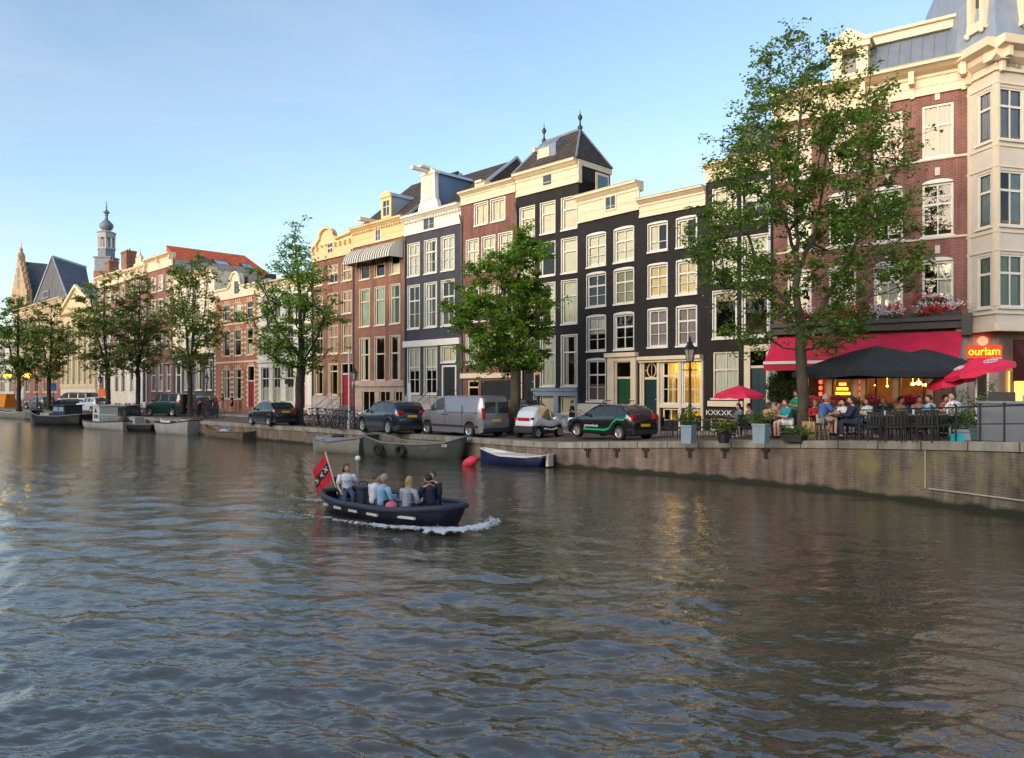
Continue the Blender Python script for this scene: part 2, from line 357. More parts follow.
# ---- water
def water():
    rg = np.random.default_rng(5)
    rings = [3.6]
    while rings[-1] < 175: rings.append(rings[-1] + max(.022, min(rings[-1] ** 2 / 2356 * 1.25, 6)))
    rr = np.array(rings); na = 760; th = np.linspace(R(-47), R(47), na)
    RR, TH = np.meshgrid(rr, th, indexing='ij'); X = RR * np.sin(TH); Y = RR * np.cos(TH)
    dr = np.gradient(rr)[:, None] * np.ones_like(X)
    Z = np.zeros_like(X)
    # slow warping of the wave field so it does not look periodic
    wx = X + .35 * np.sin(.31 * X + .23 * Y + 1) + .08 * np.sin(.9 * Y - .5 * X); wy = Y + .35 * np.sin(.27 * X - .35 * Y) + .08 * np.sin(.8 * X + .7 * Y + 2)
    amp_mask = .62 + .38 * np.sin(.16 * X + .11 * Y + .6 * np.sin(.2 * Y - .1 * X)) * np.sin(.09 * X - .15 * Y + 2)
    side = 1 / (1 + np.exp((X - .0 * Y - 2.5) / 3.5))       # rougher on the left, calmer towards the quay
    amp_mask = amp_mask * (.36 + .74 * side)
    n = 95
    for i in range(n):
        L = .15 * (2.0 / .15) ** (i / (n - 1)); k = 2 * math.pi / L
        a0 = R(72) + rg.normal() * R(36)
        A = .0041 * L ** .68
        fade = np.clip((L / (dr * 2.6)) - .6, 0, 1)
        ph = k * (wx * math.cos(a0) + wy * math.sin(a0)) + rg.uniform(0, 6.28)
        sv = np.sin(ph); Z += A * fade * (sv + .35 * (1 - np.abs(sv)) * 1.0 - .2)
    Z *= amp_mask
    # wake of the open boat: diverging ridges behind it
    bx, by = BOAT_C; hx, hy = BOAT_D
    al = (X - bx) * -hx + (Y - by) * -hy; la = (X - bx) * -hy + (Y - by) * hx
    for side_ in (1, -1):
        for j in range(5):
            off = .9 + .36 * al + j * .0
            dd = side_ * la - (off - .42 * j)
            Z += np.where(al > -2.4, .045 * np.exp(-(dd / .17) ** 2) * np.exp(-np.clip(al, 0, None) / 13) * (1 - .15 * j), 0)
    Z += np.where(al > 1.5, .020 * np.sin(al * 5.2 + 3 * np.sin(la)) * np.exp(-(la / (1.0 + .12 * al)) ** 2) * np.exp(-al / 12), 0)
    edge = np.clip((R(47) - np.abs(TH)) / R(6), 0, 1) * np.clip((RR - 3.6) / .6, 0, 1)
    Z *= edge
    nr = len(rr); co = np.stack([X, Y, Z], -1).reshape(-1, 3)
    idx = np.arange(nr * na).reshape(nr, na)
    f = np.stack([idx[:-1, :-1], idx[:-1, 1:], idx[1:, 1:], idx[1:, :-1]], -1).reshape(-1, 4)
    me = bpy.data.meshes.new("water"); me.vertices.add(len(co)); me.vertices.foreach_set('co', co.ravel().astype(np.float32))
    me.loops.add(f.size); me.loops.foreach_set('vertex_index', f.ravel().astype(np.int32))
    me.polygons.add(len(f)); me.polygons.foreach_set('loop_start', np.arange(0, f.size, 4, dtype=np.int32)); me.polygons.foreach_set('loop_total', np.full(len(f), 4, dtype=np.int32))
    me.update(calc_edges=True); me.polygons.foreach_set('use_smooth', np.ones(len(f), dtype=bool))
    # material
    m, nn, l, b, out = _new("canal_water")
    b.inputs['Base Color'].default_value = (.078, .064, .040, 1); b.inputs['Roughness'].default_value = .02; b.inputs['IOR'].default_value = 1.6
    b.inputs['Specular IOR Level'].default_value = 1.0
    tc = nn.new("ShaderNodeTexCoord")
    mp = nn.new("ShaderNodeMapping"); mp.inputs['Rotation'].default_value = (0, 0, R(20)); mp.inputs['Scale'].default_value = (1, 1.9, 1); l.new(tc.outputs['Object'], mp.inputs[0])
    n1 = nn.new("ShaderNodeTexNoise"); n1.inputs['Scale'].default_value = 2.4; n1.inputs['Detail'].default_value = 3; n1.inputs['Distortion'].default_value = .5; l.new(mp.outputs[0], n1.inputs['Vector'])
    n2 = nn.new("ShaderNodeTexNoise"); n2.inputs['Scale'].default_value = 9; n2.inputs['Detail'].default_value = 2; l.new(mp.outputs[0], n2.inputs['Vector'])
    b1 = nn.new("ShaderNodeBump"); b1.inputs['Strength'].default_value = 1; b1.inputs['Distance'].default_value = .020
    b2 = nn.new("ShaderNodeBump"); b2.inputs['Strength'].default_value = 1; b2.inputs['Distance'].default_value = .0065
    l.new(n1.outputs[0], b1.inputs['Height']); l.new(n2.outputs[0], b2.inputs['Height']); l.new(b1.outputs[0], b2.inputs['Normal']); l.new(b2.outputs[0], b.inputs['Normal'])
    me.materials.append(m); o = bpy.data.objects.new("water", me); COL.objects.link(o); struct(o)
    # the rest of the canal, out of the picture's sides and behind
    mb = MB(); a0 = R(47); seg = 24
    ring = [R(47) + (2 * math.pi - R(94)) * i / seg for i in range(seg + 1)]
    vs = [(0, 0, 0)]
    for r_ in (3.6, 175):
        pass
    for a in ring: vs += [(3.6 * math.sin(a), 3.6 * math.cos(a), 0), (500 * math.sin(a), 500 * math.cos(a), 0)]
    fs = [(1 + 2 * i, 3 + 2 * i, 4 + 2 * i, 2 + 2 * i) for i in range(seg)]
    inner = [R(-47) + R(94) * i / 12 for i in range(13)]
    full = [(3.6 * math.sin(a), 3.6 * math.cos(a), 0) for a in ring] + [(3.6 * math.sin(a), 3.6 * math.cos(a), 0) for a in inner[1:-1]]
    mb.add(vs, fs); mb.add(full, [tuple(range(len(full)))])
    far = [(rr_ * math.sin(a), rr_ * math.cos(a), 0) for rr_ in (rr[-1], 900) for a in inner]
    mb.add(far, [(i, i + 1, i + 14, i + 13) for i in range(12)])
    struct(mb.build("water", m))
_s, _b = wat(338, 509), wat(456, 532)
BOAT_D = (Vector((_b.x - _s.x, _b.y - _s.y))).normalized()[:]
BOAT_C = ((_s.x + _b.x) / 2, (_s.y + _b.y) / 2 + .35)
BOAT_L = 5.3
water()
# ------------------------------------------------------------ houses
def solve_u(px, P, Q):
    x, y, t = ray_line(px, P, Q); return t * math.dist(P, Q), y
class House:
    def __init__(s, name, label, cat, xL, xR, P=None, Q=None, wallmat=None, depth=10, poly=None):
        s.P = P or on_poly(xL, FAC); s.Q = Q or on_poly(xR, FAC)
        s.W = math.dist(s.P, s.Q); s.zg = (zst(*s.P) + zst(*s.Q)) / 2
        s.ang = math.atan2(s.Q[1] - s.P[1], s.Q[0] - s.P[0])
        s.o = thing(name, label, cat, (s.P[0], s.P[1], s.zg), s.ang)
        s.wm = wallmat; s.depth = depth; s.open = []; s.xc = (xL + xR) / 2; s.bands = []
    def U(s, px): return solve_u(px, s.P, s.Q)[0]
    def Z(s, py, px=None):
        _, y = solve_u(px if px is not None else s.xc, s.P, s.Q); return CAM_H + (HOR - py) * y / FOC - s.zg
    def wall(s, ztop, mat2=None, zsplit=None, interior=True):
        mb = MB(); W = s.W
        us = sorted({0, W, *[v for o in s.open for v in (max(0, o[0]), min(W, o[1]))]}); zs = sorted({-.3, ztop, *([zsplit] if zsplit else []), *[v for o in s.open for v in o[2:4]]})
        for a, b in zip(us, us[1:]):
            if b - a < 1e-4: continue
            for c, d in zip(zs, zs[1:]):
                if d - c < 1e-4: continue
                uc, zc = (a + b) / 2, (c + d) / 2
                if any(o[0] < uc < o[1] and o[2] < zc < o[3] for o in s.open): continue
                mb.cm = 1 if (zsplit and zc < zsplit) else 0
                mb.quad((a, 0, c), (b, 0, c), (b, 0, d), (a, 0, d))
        for o in s.open:
            a, b, c, d = o; r = .17; mb.cm = 1 if (zsplit and (c + d) / 2 < zsplit) else 0
            mb.quad((a, 0, c), (a, r, c), (a, r, d), (a, 0, d)); mb.quad((b, 0, c), (b, 0, d), (b, r, d), (b, r, c))
            mb.quad((a, 0, d), (a, r, d), (b, r, d), (b, 0, d)); mb.quad((a, 0, c), (b, 0, c), (b, r, c), (a, r, c))
        mb.cm = 0; D = s.depth
        mb.quad((0, 0, -.3), (0, 0, ztop), (0, D, ztop), (0, D, -.3)); mb.quad((W, 0, -.3), (W, D, -.3), (W, D, ztop), (W, 0, ztop))
        mb.quad((0, D, -.3), (0, D, ztop), (W, D, ztop), (W, D, -.3)); mb.quad((0, 0, ztop), (W, 0, ztop), (W, D, ztop), (0, D, ztop))
        mb.build("wall", [s.wm, mat2 or s.wm], s.o)
        if interior and s.open:
            ib = MB(); e = .02
            zz = sorted({round(o[2], 1) for o in s.open}); fl = []
            for z in zz:
                if not fl or z - fl[-1] > 1.7: fl.append(z)
            for z in fl: ib.box(e, W - e, .2, 3.6, z - .5, z - .35)
            ib.quad((e, 3.6, -.2), (W - e, 3.6, -.2), (W - e, 3.6, ztop - e), (e, 3.6, ztop - e))
            ib.build("interior", INTER, s.o)
    # window in pixel terms
    def win(s, x0, x1, y0, y1, xr=None, **k):
        u0, u1 = s.U(x0), s.U(x1); z0, z1 = s.Z(y1, xr), s.Z(y0, xr); s.win_uz(u0, u1, z0, z1, **k)
    def win_uz(s, u0, u1, z0, z1, fm=None, fw=.09, nx=2, bars=(.62,), low=None, curt='none', cm=None, sill=True, casing=0, open_=0, y=.07, name="window", arch=0, glow=None, sillm=None):
        fm = fm or WHITE; s.open.append((u0, u1, z0, z1)); f = MB(); yb = y + .07
        f.box(u0, u0 + fw, y, yb, z0, z1); f.box(u1 - fw, u1, y, yb, z0, z1); f.box(u0 + fw, u1 - fw, y, yb, z1 - fw, z1); f.box(u0 + fw, u1 - fw, y, yb, z0, z0 + fw * .9)
        if casing:
            c = casing; e = -.035
            f.box(u0 - c, u0, e, y + .04, z0 - .02, z1 + c); f.box(u1, u1 + c, e, y + .04, z0 - .02, z1 + c); f.box(u0, u1, e, y + .04, z1, z1 + c)
        if arch:
            n = 8; h = arch; uc = (u0 + u1) / 2; hw = (u1 - u0) / 2 + casing
            pl = [(uc - hw, z1)] + [(uc - hw * math.cos(math.pi * i / n), z1 + h * math.sin(math.pi * i / n) + casing * .9) for i in range(n + 1)] + [(uc + hw, z1)]
            f.prism(pl, -.036, .03)
        gu0, gu1, gz0, gz1 = u0 + fw, u1 - fw, z0 + fw * .9, z1 - fw
        bw = .022 if (u1 - u0) < 1.3 else .028
        zb = [gz0 + (gz1 - gz0) * b for b in bars]
        for i, z in enumerate(zb): t = .045 if i == 0 else bw; f.box(gu0, gu1, y + .012, yb - .004, z - t, z + t)
        for i in range(1, nx):
            u = gu0 + (gu1 - gu0) * i / nx; f.box(u - bw, u + bw, y + .016, yb - .008, gz0, gz1)
        if low:
            for b in low: z = gz0 + (gz1 - gz0) * b; f.box(gu0, gu1, y + .02, yb - .01, z - .016, z + .016)
        w_ = f.build(name, fm, s.o)
        g = MB(); g.quad((gu0, y + .05, gz0), (gu1, y + .05, gz0), (gu1, y + .05, gz1), (gu0, y + .05, gz1))
        if open_:
            g = MB(); g.quad((gu0, y + .05, gz0 + open_), (gu1, y + .05, gz0 + open_), (gu1, y + .05, gz1), (gu0, y + .05, gz1))
        if name == "attic_window": g = MB(); g.box(gu0, gu1, y + .03, y + .045, gz0, gz1); g.build("pane", mat("dark_glass", (.03, .04, .05), .05, spec=1), w_)
        else: g.build("pane", GLASS, w_)
        if sill:
            sb = MB(); sb.box(u0 - .07, u1 + .07, -.09, y - .003, z0 - .09, z0 - .004); sb.build("sill", sillm or fm, w_)
        cm = cm or BLIND
        def cur(a, b, c, d, wav=0):
            m_ = MB(); yy = y + .11
            if wav:
                N = max(6, int((b - a) / .05)); vs = []
                for i in range(N + 1):
                    u = a + (b - a) * i / N; q = .03 * math.sin(i * 1.9); vs += [(u, yy + q, c), (u, yy + q, d)]
                m_.add(vs, [(2 * i, 2 * i + 2, 2 * i + 3, 2 * i + 1) for i in range(N)])
            else: m_.box(a, b, yy, yy + .012, c, d)
            return m_
        if curt == 'blind': cur(gu0, gu1, gz0 + rnd.uniform(0, .05), gz1).build("blind", cm, w_)
        elif curt == 'half': cur(gu0, gu1, gz0 + (gz1 - gz0) * .5, gz1).build("blind", cm, w_)
        elif curt == 'top': cur(gu0, gu1, gz0 + (gz1 - gz0) * .82, gz1).build("blind", cm, w_)
        elif curt == 'net': cur(gu0, gu1, gz0, gz1, 1).build("curtain", cm, w_)
        elif curt == 'sides':
            ww = (gu1 - gu0) * rnd.uniform(.24, .34)
            cur(gu0, gu0 + ww, gz0, gz1, 1).build("curtain", cm, w_); cur(gu1 - ww, gu1, gz0, gz1, 1).build("curtain", cm, w_)
        elif curt == 'low': cur(gu0, gu1, gz0, gz0 + (gz1 - gz0) * .42, 1).build("curtain", cm, w_)
        elif curt == 'left': cur(gu0, gu0 + (gu1 - gu0) * .45, gz0, gz1, 1).build("curtain", cm, w_)
        elif curt == 'right': cur(gu1 - (gu1 - gu0) * .45, gu1, gz0, gz1, 1).build("curtain", cm, w_)
        return w_
    def rows(s, cols, rows, **k):
        for r in rows:
            kk = dict(k); ys = r[:2]; kk.update(r[2] if len(r) > 2 else {})
            cl = kk.pop('curts', None); skip = kk.pop('skip', ()); xr = kk.pop('xr', None)
            for i, (a, b) in enumerate(cols):
                if i in skip: continue
                if cl: kk['curt'] = cl[i % len(cl)]
                s.win(a, b, ys[0], ys[1], xr, **kk)
    def door(s, x0, x1, y0, yt, y1, m, fm=None, xr=None, casing=.14, transom=True, label=None, fan=None):
        fm = fm or WHITE; u0, u1 = s.U(x0), s.U(x1); z1, zt, z0 = s.Z(y0, xr), s.Z(yt, xr), max(s.Z(y1, xr), .0)
        s.open.append((u0, u1, z0, z1)); c = casing; f = MB()
        f.box(u0 - c, u0, -.05, .1, z0, z1 + c); f.box(u1, u1 + c, -.05, .1, z0, z1 + c); f.box(u0, u1, -.05, .1, z1, z1 + c)
        if transom: f.box(u0, u1, .02, .12, zt - .05, zt + .07)
        if fan:
            n = 20; uc, zc = (u0 + u1) / 2, (zt + z1) / 2; ru, rz = (u1 - u0) * .33, (z1 - zt) * .42
            f.tube([(uc + ru * math.cos(6.2832 * i / n), .07, zc + rz * math.sin(6.2832 * i / n)) for i in range(n + 1)], .03, 6)
            f.tube([(u0, .07, zc), (uc - ru, .07, zc)], .02, 5); f.tube([(uc + ru, .07, zc), (u1, .07, zc)], .02, 5)
            f.tube([(uc, .07, zc - rz), (uc, .07, zc + rz)], .012, 5)
        fo = f.build("door_frame", fm, s.o)
        dt = zt - .05 if transom else z1
        d_ = MB(); d_.box(u0 + .005, u1 - .005, .08, .13, z0, dt)
        for a, b in ((.08, .42), (.50, .92)):
            for q in ((.1, .46), (.54, .9)):
                uu0, uu1 = u0 + (u1 - u0) * q[0], u0 + (u1 - u0) * q[1]; zz0, zz1 = z0 + (dt - z0) * a, z0 + (dt - z0) * b
                d_.box(uu0, uu1, .062, .082, zz0, zz1)
        dd = d_.build("door", m, s.o, label=label)
        k_ = MB(); k_.ball((u0 + (u1 - u0) * .85, .045, z0 + (dt - z0) * .45), .035, 8, 6); k_.build("handle", mat("brass", (.6, .4, .12), .3, metal=.8), dd)
        if transom:
            g = MB(); g.quad((u0, .09, zt + .07), (u1, .09, zt + .07), (u1, .09, z1), (u0, .09, z1)); g.build("transom_pane", GLASS, fo)
    def cornice(s, yt, yb, m, xr=None, proj=.35, frieze=True, dent=0, brackets=0, x0=None, x1=None, name="cornice", ret=0):
        z1, z0 = s.Z(yt, xr), s.Z(yb, xr); u0 = s.U(x0) if x0 else 0; u1 = s.U(x1) if x1 else s.W; mb = MB(); h = z1 - z0
        if frieze: mb.box(u0 + .004, u1 - .004, -.06, .02, z0, z1 - .2)
        hh = min(.5, h * .42); D = ret
        prof = [(-.07, z1 - hh), (-.12, z1 - hh + .02), (-.12, z1 - hh * .72), (-proj * .55, z1 - hh * .55), (-proj * .8, z1 - hh * .35), (-proj, z1 - hh * .3), (-proj, z1 - .04), (-proj - .04, z1), (.3, z1 + .004), (.3, z1 - hh)]
        mb.prism(prof, u0, u1, axis='x')
        if h > .8: mb.box(u0, u1, -.11, -.055, z0 - .01, z0 + .12); mb.box(u0 + .01, u1 - .01, -.085, -.06, z0 + (h - hh) * .5, z0 + (h - hh) * .5 + .05)
        if dent:
            n = int((u1 - u0) / dent)
            for i in range(n): a = u0 + (i + .25) * (u1 - u0) / n; mb.box(a, a + dent * .5, -proj * .55, -.06, z1 - hh - .02, z1 - hh + .13)
        if brackets:
            for i in range(brackets):
                a = u0 + .15 + (u1 - u0 - .3) * i / (brackets - 1)
                mb.box(a - .1, a + .1, -proj * .75, -.05, z1 - hh - .28, z1 - hh * .55); mb.box(a - .08, a + .08, -.14, -.05, z1 - hh - .75, z1 - hh - .28)
        mb.build(name, m, s.o); return z0, z1
    def band(s, yt, yb, m, xr=None, proj=.06, x0=None, x1=None, name="band"):
        u0 = s.U(x0) if x0 else 0; u1 = s.U(x1) if x1 else s.W; mb = MB(); mb.box(u0 + .003, u1 - .003, -proj, .0 - .002, s.Z(yb, xr), s.Z(yt, xr)); return mb.build(name, m, s.o)
    def plinth(s, y, m, x0=None, x1=None, xr=None, proj=.1):
        z = s.Z(y, xr); u0 = s.U(x0) if x0 else 0; u1 = s.U(x1) if x1 else s.W; mb = MB()
        cuts = [o for o in s.open if o[2] < z and o[1] > u0 and o[0] < u1]
        us = sorted({u0, u1, *[v for o in cuts for v in (o[0] - .16, o[1] + .16) if u0 < v < u1]})
        for a, b in zip(us, us[1:]):
            mid = (a + b) / 2; ops = [o for o in cuts if o[0] - .16 < mid < o[1] + .16]
            if ops: 
                top = min(o[2] for o in ops)
                if top > .1: mb.box(a, b, -proj, -.003, -.25, top)
            else: mb.box(a, b, -proj, -.003, -.25, z)
        mb.build("plinth", m, s.o)
    def stoop(s, x0, x1, y, m, rail=BLACK, steps=None, out=1.0, side=-1):
        z = max(.15, s.Z(y)); n = steps or max(1, round(z / .19)); u0, u1 = s.U(x0), s.U(x1); mb = MB()
        for i in range(n): mb.box(u0, u1, -(out * .55 + .26 * (n - i)), -.11, z * i / n - .01, z * (i + 1) / n)
        st = mb.build("stoop", m, s.o)
        if rail:
            for u in (u0 + .05, u1 - .05):
                L = out * .55 + .26 * n; t = MB(); pts = [(u, -.12, z + .9), (u, -out * .5, z + .9), (u, -L + .05, .95)]
                t.tube(pts, .022, 6)
                for p in (pts[0], pts[1], pts[2]): t.tube([(p[0], p[1], p[2] - .9), p], .018, 6)
                t.tube([(q[0], q[1], q[2] - .45) for q in pts], .012, 5); t.build("railing", rail, st)
    def hip(s, zb, ztop, m, x0=0, inset=(0, 0), y0=.1, ridge=None, name="roof", yd=None):
        W = s.W; D = yd or s.depth; u0, u1 = inset; mb = MB(); ry = (y0 + D) / 2; r0, r1 = ridge or (W * .25, W * .75)
        vs = [(u0, y0, zb), (W - u1, y0, zb), (W - u1, D, zb), (u0, D, zb), (r0, ry, ztop), (r1, ry, ztop)]
        mb.add(vs, [(0, 1, 5, 4), (1, 2, 5), (2, 3, 4, 5), (3, 0, 4), (0, 3, 2, 1)]); return mb.build(name, m, s.o)
    def box(s, name, m, u0, u1, y0, y1, z0, z1, parent=None):
        mb = MB(); mb.box(u0, u1, y0, y1, z0, z1); return mb.build(name, m, parent or s.o)

# a gable dormer with a beam: front frame, window, cheeks, roof
def dormer(H, u0, u1, z0, z1, m_front, y0=.3, depth=2.2, top='arch', cheeks=None, roofm=None, curt='none'):
    d_ = MB(); w_ = u1 - u0; uc = (u0 + u1) / 2
    d_.box(u0, u1, y0, y0 + .12, z0, z0 + .25); d_.box(u0, u0 + w_ * .2, y0, y0 + .12, z0 + .25, z1); d_.box(u1 - w_ * .2, u1, y0, y0 + .12, z0 + .25, z1); d_.box(u0 + w_ * .2, u1 - w_ * .2, y0, y0 + .12, z1 - .25, z1)
    n = 8
    if top == 'arch': pl = [(u0 - .08, z1)] + [(uc - (w_ / 2 + .08) * math.cos(math.pi * i / n), z1 + .42 * math.sin(math.pi * i / n)) for i in range(n + 1)] + [(u1 + .08, z1)]
    elif top == 'gable': pl = [(u0 - .15, z1), (uc, z1 + .5), (u1 + .15, z1)]
    else: pl = [(u0 - .12, z1), (u0 - .12, z1 + .14), (u1 + .12, z1 + .14), (u1 + .12, z1)]
    d_.prism(pl, y0 - .1, y0 + .12)
    o = d_.build("dormer", m_front, H.o)
    c = MB(); c.prism([(y0 + .125, z0), (y0 + .125, z1), (y0 + depth, z1)], u0 + .02, u0 + .08, axis='x'); c.prism([(y0 + .125, z0), (y0 + .125, z1), (y0 + depth, z1)], u1 - .08, u1 - .02, axis='x')
    if top != 'flat': c.prism(pl, y0 + .125, y0 + depth)
    else: c.box(u0 - .1, u1 + .1, y0 + .125, y0 + depth, z1 + .003, z1 + .12)
    c.build("dormer_cheeks", cheeks or ZINC, o)
    g = MB(); g.box(u0 + w_ * .2, u1 - w_ * .2, y0 + .07, y0 + .09, z0 + .25, z1 - .25); g.build("pane", mat("dark_glass", (.03, .04, .05), .05, spec=1), o)
    f = MB(); f.box(uc - .025, uc + .025, y0 + .04, y0 + .068, z0 + .25, z1 - .25); f.box(u0 + w_ * .2, u1 - w_ * .2, y0 + .045, y0 + .068, (z0 + z1) / 2 + .1, (z0 + z1) / 2 + .15); f.build("sash", WHITE, o)
    return o
def chimney(H, u, y, z0, z1, w_=.7, dd=.9, m=None):
    mb = MB(); mb.box(u - w_ / 2, u + w_ / 2, y, y + dd, z0, z1); mb.box(u - w_ / 2 - .07, u + w_ / 2 + .07, y - .07, y + dd + .07, z1 - .28, z1 - .1)
    c = mb.build("chimney", m or BR_CHIM, H.o)
    p = MB(); 
    for k in (-.2, .2): p.lathe([(.1, 0), (.085, .35)], (u + k * w_, y + dd / 2, z1), 8)
    p.build("chimney_pot", mat("clay_pot", (.3, .1, .05), .8), c)

# ===== M: tall black house with hip roof (built before its neighbours' data is needed)
def house_tall_black():
    H = House("black_house", "tallest black canal house with cream attic storey and steep tiled roof with two finials", "house", 516.5, 578.5, wallmat=BLACKW, depth=11)
    zt = H.Z(186, 548)
    cols = [(520.5, 534.5), (541, 555), (562, 577)]
    H.rows(cols, [(202.5, 233, dict(xr=548, curts=['blind', 'blind', 'blind'])), (240, 273.5, dict(xr=562, curts=['net', 'none', 'blind'])), (281.5, 324, dict(xr=562, curts=['net', 'right', 'net']))], nx=1, bars=(.66,), cm=BLIND, casing=.05)
    H.rows(cols[1:], [(336.4, 386, dict(xr=555, curts=['net', 'sides']))], nx=1, bars=(.68,), cm=NET, casing=.06)
    H.win(521.7, 534.5, 338, 356, 528, nx=3, bars=(.5,), casing=.05)
    H.door(522.5, 534.5, 361, 361, 399, BLACK, fm=CREAM, xr=528, transom=False, casing=.08, label="black front door at the top of the iron stairs")
    H.rows([(539, 554.5), (560, 576)], [(396.5, 413, dict(xr=556))], nx=1, bars=(), curt='blind', cm=BLIND, fm=CREAM, fw=.06)
    GB = mat("blue_grey_paint", (.20, .27, .34), .6); u0, u1 = H.U(534.5), H.W
    mb = MB(); zB = H.Z(391, 556); zb = -.2
    H.wall(H.Z(184, 556))
    bands = [(u0, H.U(538.3)), (H.U(555.2), H.U(559.3)), (H.U(576.6), u1)]
    for a, b in bands: mb.box(a, b, -.13, -.004, zb, zB)
    mb.box(u0 - .1, u1, -.2, -.004, zB, zB + .16); mb.box(u0, u1, -.12, -.005, zb, H.Z(414, 556)); mb.box(H.U(538.3), H.U(555.2), -.125, -.005, H.Z(396, 556), zB); mb.box(H.U(559.3), H.U(576.6), -.125, -.005, H.Z(396, 556), zB)
    mb.build("basement_front", GB, H.o)
    z0, z1 = H.cornice(167, 190, CREAM, 548, proj=.45)
    H.win_uz(H.U(544), H.U(552), z0 + .35, z0 + 1.15, nx=1, bars=(), fm=BLACK, sill=False, y=-.02) if False else H.box("attic_window", mat("dark_glass", (.03, .04, .05), .05, spec=1), H.U(544), H.U(552), -.085, -.065, z0 + .3, z0 + .95)
    # side wall above the lower neighbour: cream edge board, black wall, window
    sb = MB(); sb.box(H.W - .002, H.W + .06, -.05, 3.0, z1 - .35, z1 - .02); sb.box(H.W + .001, H.W + .05, -.05, .25, z0, z1 - .35); sb.build("side_cornice", CREAM, H.o)
    bw_ = MB(); bw_.box(.02, H.W + .0, .06, 2.9, z0 - .6, z1 - .02); bw_.build("attic_wall", BLACKW, H.o)
    sw = MB(); sw.box(H.W + .005, H.W + .07, 1.5, 2.7, z0 - .2, z1 - .45); swo = sw.build("side_window", CREAM, H.o)
    sg = MB(); sg.box(H.W + .071, H.W + .08, 1.65, 2.55, z0 - .05, z1 - .6); sg.build("pane", mat("dark_glass"), swo)
    D = 8.0; ap = 4.3
    W = H.W; D = 3.0; zr = z1 + 2.1
    mb = MB(); e = .35
    vs = [(-.1, -e, z1 + .01), (W + .12, -e, z1 + .01), (W + .12, D, z1 + .01), (-.1, D, z1 + .01), (W * .30, 2.0, zr), (W * .96, 2.3, zr)]
    vs[4] = (W * .24, 1.2, zr - .05); vs[5] = (W * .82, 1.2, zr + .05)
    mb.add(vs, [(0, 1, 5, 4), (1, 2, 5), (2, 3, 4, 5), (3, 0, 4), (0, 3, 2, 1)]); ro = mb.build("roof", ROOFD, H.o)
    lead = MB(); lead.tube([vs[5], vs[1]], .06, 6); lead.tube([vs[4], vs[0]], .06, 6); lead.tube([vs[4], vs[5]], .08, 6); lead.tube([vs[5], vs[2]], .06, 6); lead.build("ridge_lead", ZINC, ro)
    for v in (vs[4], vs[5]):
        f = MB(); f.lathe([(.13, 0), (.16, .12), (.05, .25), (.045, .5), (.13, .62), (.13, .75), (.03, .88), (.01, 1.15)], (v[0], v[1], v[2]), 10); f.build("finial", BLACK, ro, 60)
    u = H.U(545); dm = MB(); dm.prism([(0.1, z1 + .6), (.1, z1 + 1.35), (.45, z1 + 1.7), (2.2, z1 + 1.9), (1.2, z1 + .8)], u - .75, u + .75, axis='x'); dd = dm.build("dormer", ZINC, H.o)
    df = MB(); df.box(u - .62, u + .3, .03, .097, z1 + .65, z1 + 1.2); df.build("dormer_front", CREAM, dd)
    bm = MB(); bm.box(u - .75, u - .6, -.25, .1, z1 + 1.05, z1 + 1.3); bm.build("hoist_beam", CREAM, dd)
    # stairs to the front door
    zt = H.Z(399, 528); st = MB(); n = 8; ua, ub = H.U(521), H.U(535)
    for i in range(n): st.box(ua, ub + .28 * (n - i), -1.1, -.14, zt * i / n, zt * (i + 1) / n - .05)
    so_ = st.build("stoop", mat("dark_stone", (.08, .08, .085), .8), H.o)
    r_ = MB()
    for yy in (-1.1,):
        r_.tube([(ua, yy, zt + .95), (ub, yy, zt + .95), (ub + .28 * n, yy, .95)], .025, 6)
        for i in range(n + 4):
            uu = ua + (ub + .28 * n - ua) * i / (n + 3); zz = zt if uu < ub else zt * (1 - (uu - ub) / (.28 * n)); r_.tube([(uu, yy, zz), (uu, yy, zz + .95)], .014, 5)
    r_.build("railing", BLACK, so_)
    sg = H.box("name_plate", mat("ochre_plate", (.6, .33, .08), .4), H.U(535.5), H.U(540), -.03, -.004, H.Z(375, 536), H.Z(369.5, 536))
    return H
house_tall_black()

# ===== L: red-brown house with garage
H = House("brick_house", "red brown brick house with plain cream cornice and a black garage door", "house", 461.5, 516, wallmat=BR_MAROON)
H.rows([(475, 487.7), (491.3, 505)], [(201, 222.5, dict(xr=490, curts=['net', 'net']))], nx=2, bars=(), casing=.06)
cols = [(466.8, 478.5), (482.5, 495), (499, 512)]
H.rows(cols, [(236.5, 270, dict(xr=489, curts=['blind', 'net', 'blind'])), (286, 320, dict(xr=489, curts=['none', 'net', 'none'])), (334, 363, dict(xr=489, curts=['net', 'net', 'low'], cm=GREENCURT))], nx=2, bars=(.68,), casing=.06)
H.win(467.5, 478.5, 380, 412, 489, nx=1, bars=(.8,), fm=CREAM)
u0, u1 = H.U(481), H.U(511); H.open.append((u0, u1, 0, H.Z(380.5, 495)))
H.wall(H.Z(199, 489)); mb = MB()
mb.box(u0, u1, .05, .1, 0, H.Z(380.5, 495))
for i in range(7): z = H.Z(380.5, 495) * (i + .5) / 7; mb.box(u0 + .1, u1 - .1, .035, .052, z - .12, z + .12)
mb.build("garage_door", BLACK, H.o)
H.band(373, 378, CREAM, 489, .14, name="fascia"); H.cornice(186, 199, CREAM, 489, proj=.4)
cb = MB(); u = H.U(483); z1 = H.Z(186, 489); cb.box(u - .45, u + .45, -.3, .4, z1, z1 + .25); cb.box(u - .3, u + .3, -.45, .4, z1 + .25, z1 + .4); cb.build("hoist_block", CREAM, H.o)
H.hip(H.Z(184, 489), H.Z(172, 489), ROOFR, ridge=(1.5, 3.2), y0=1.5, inset=(.3, .3))

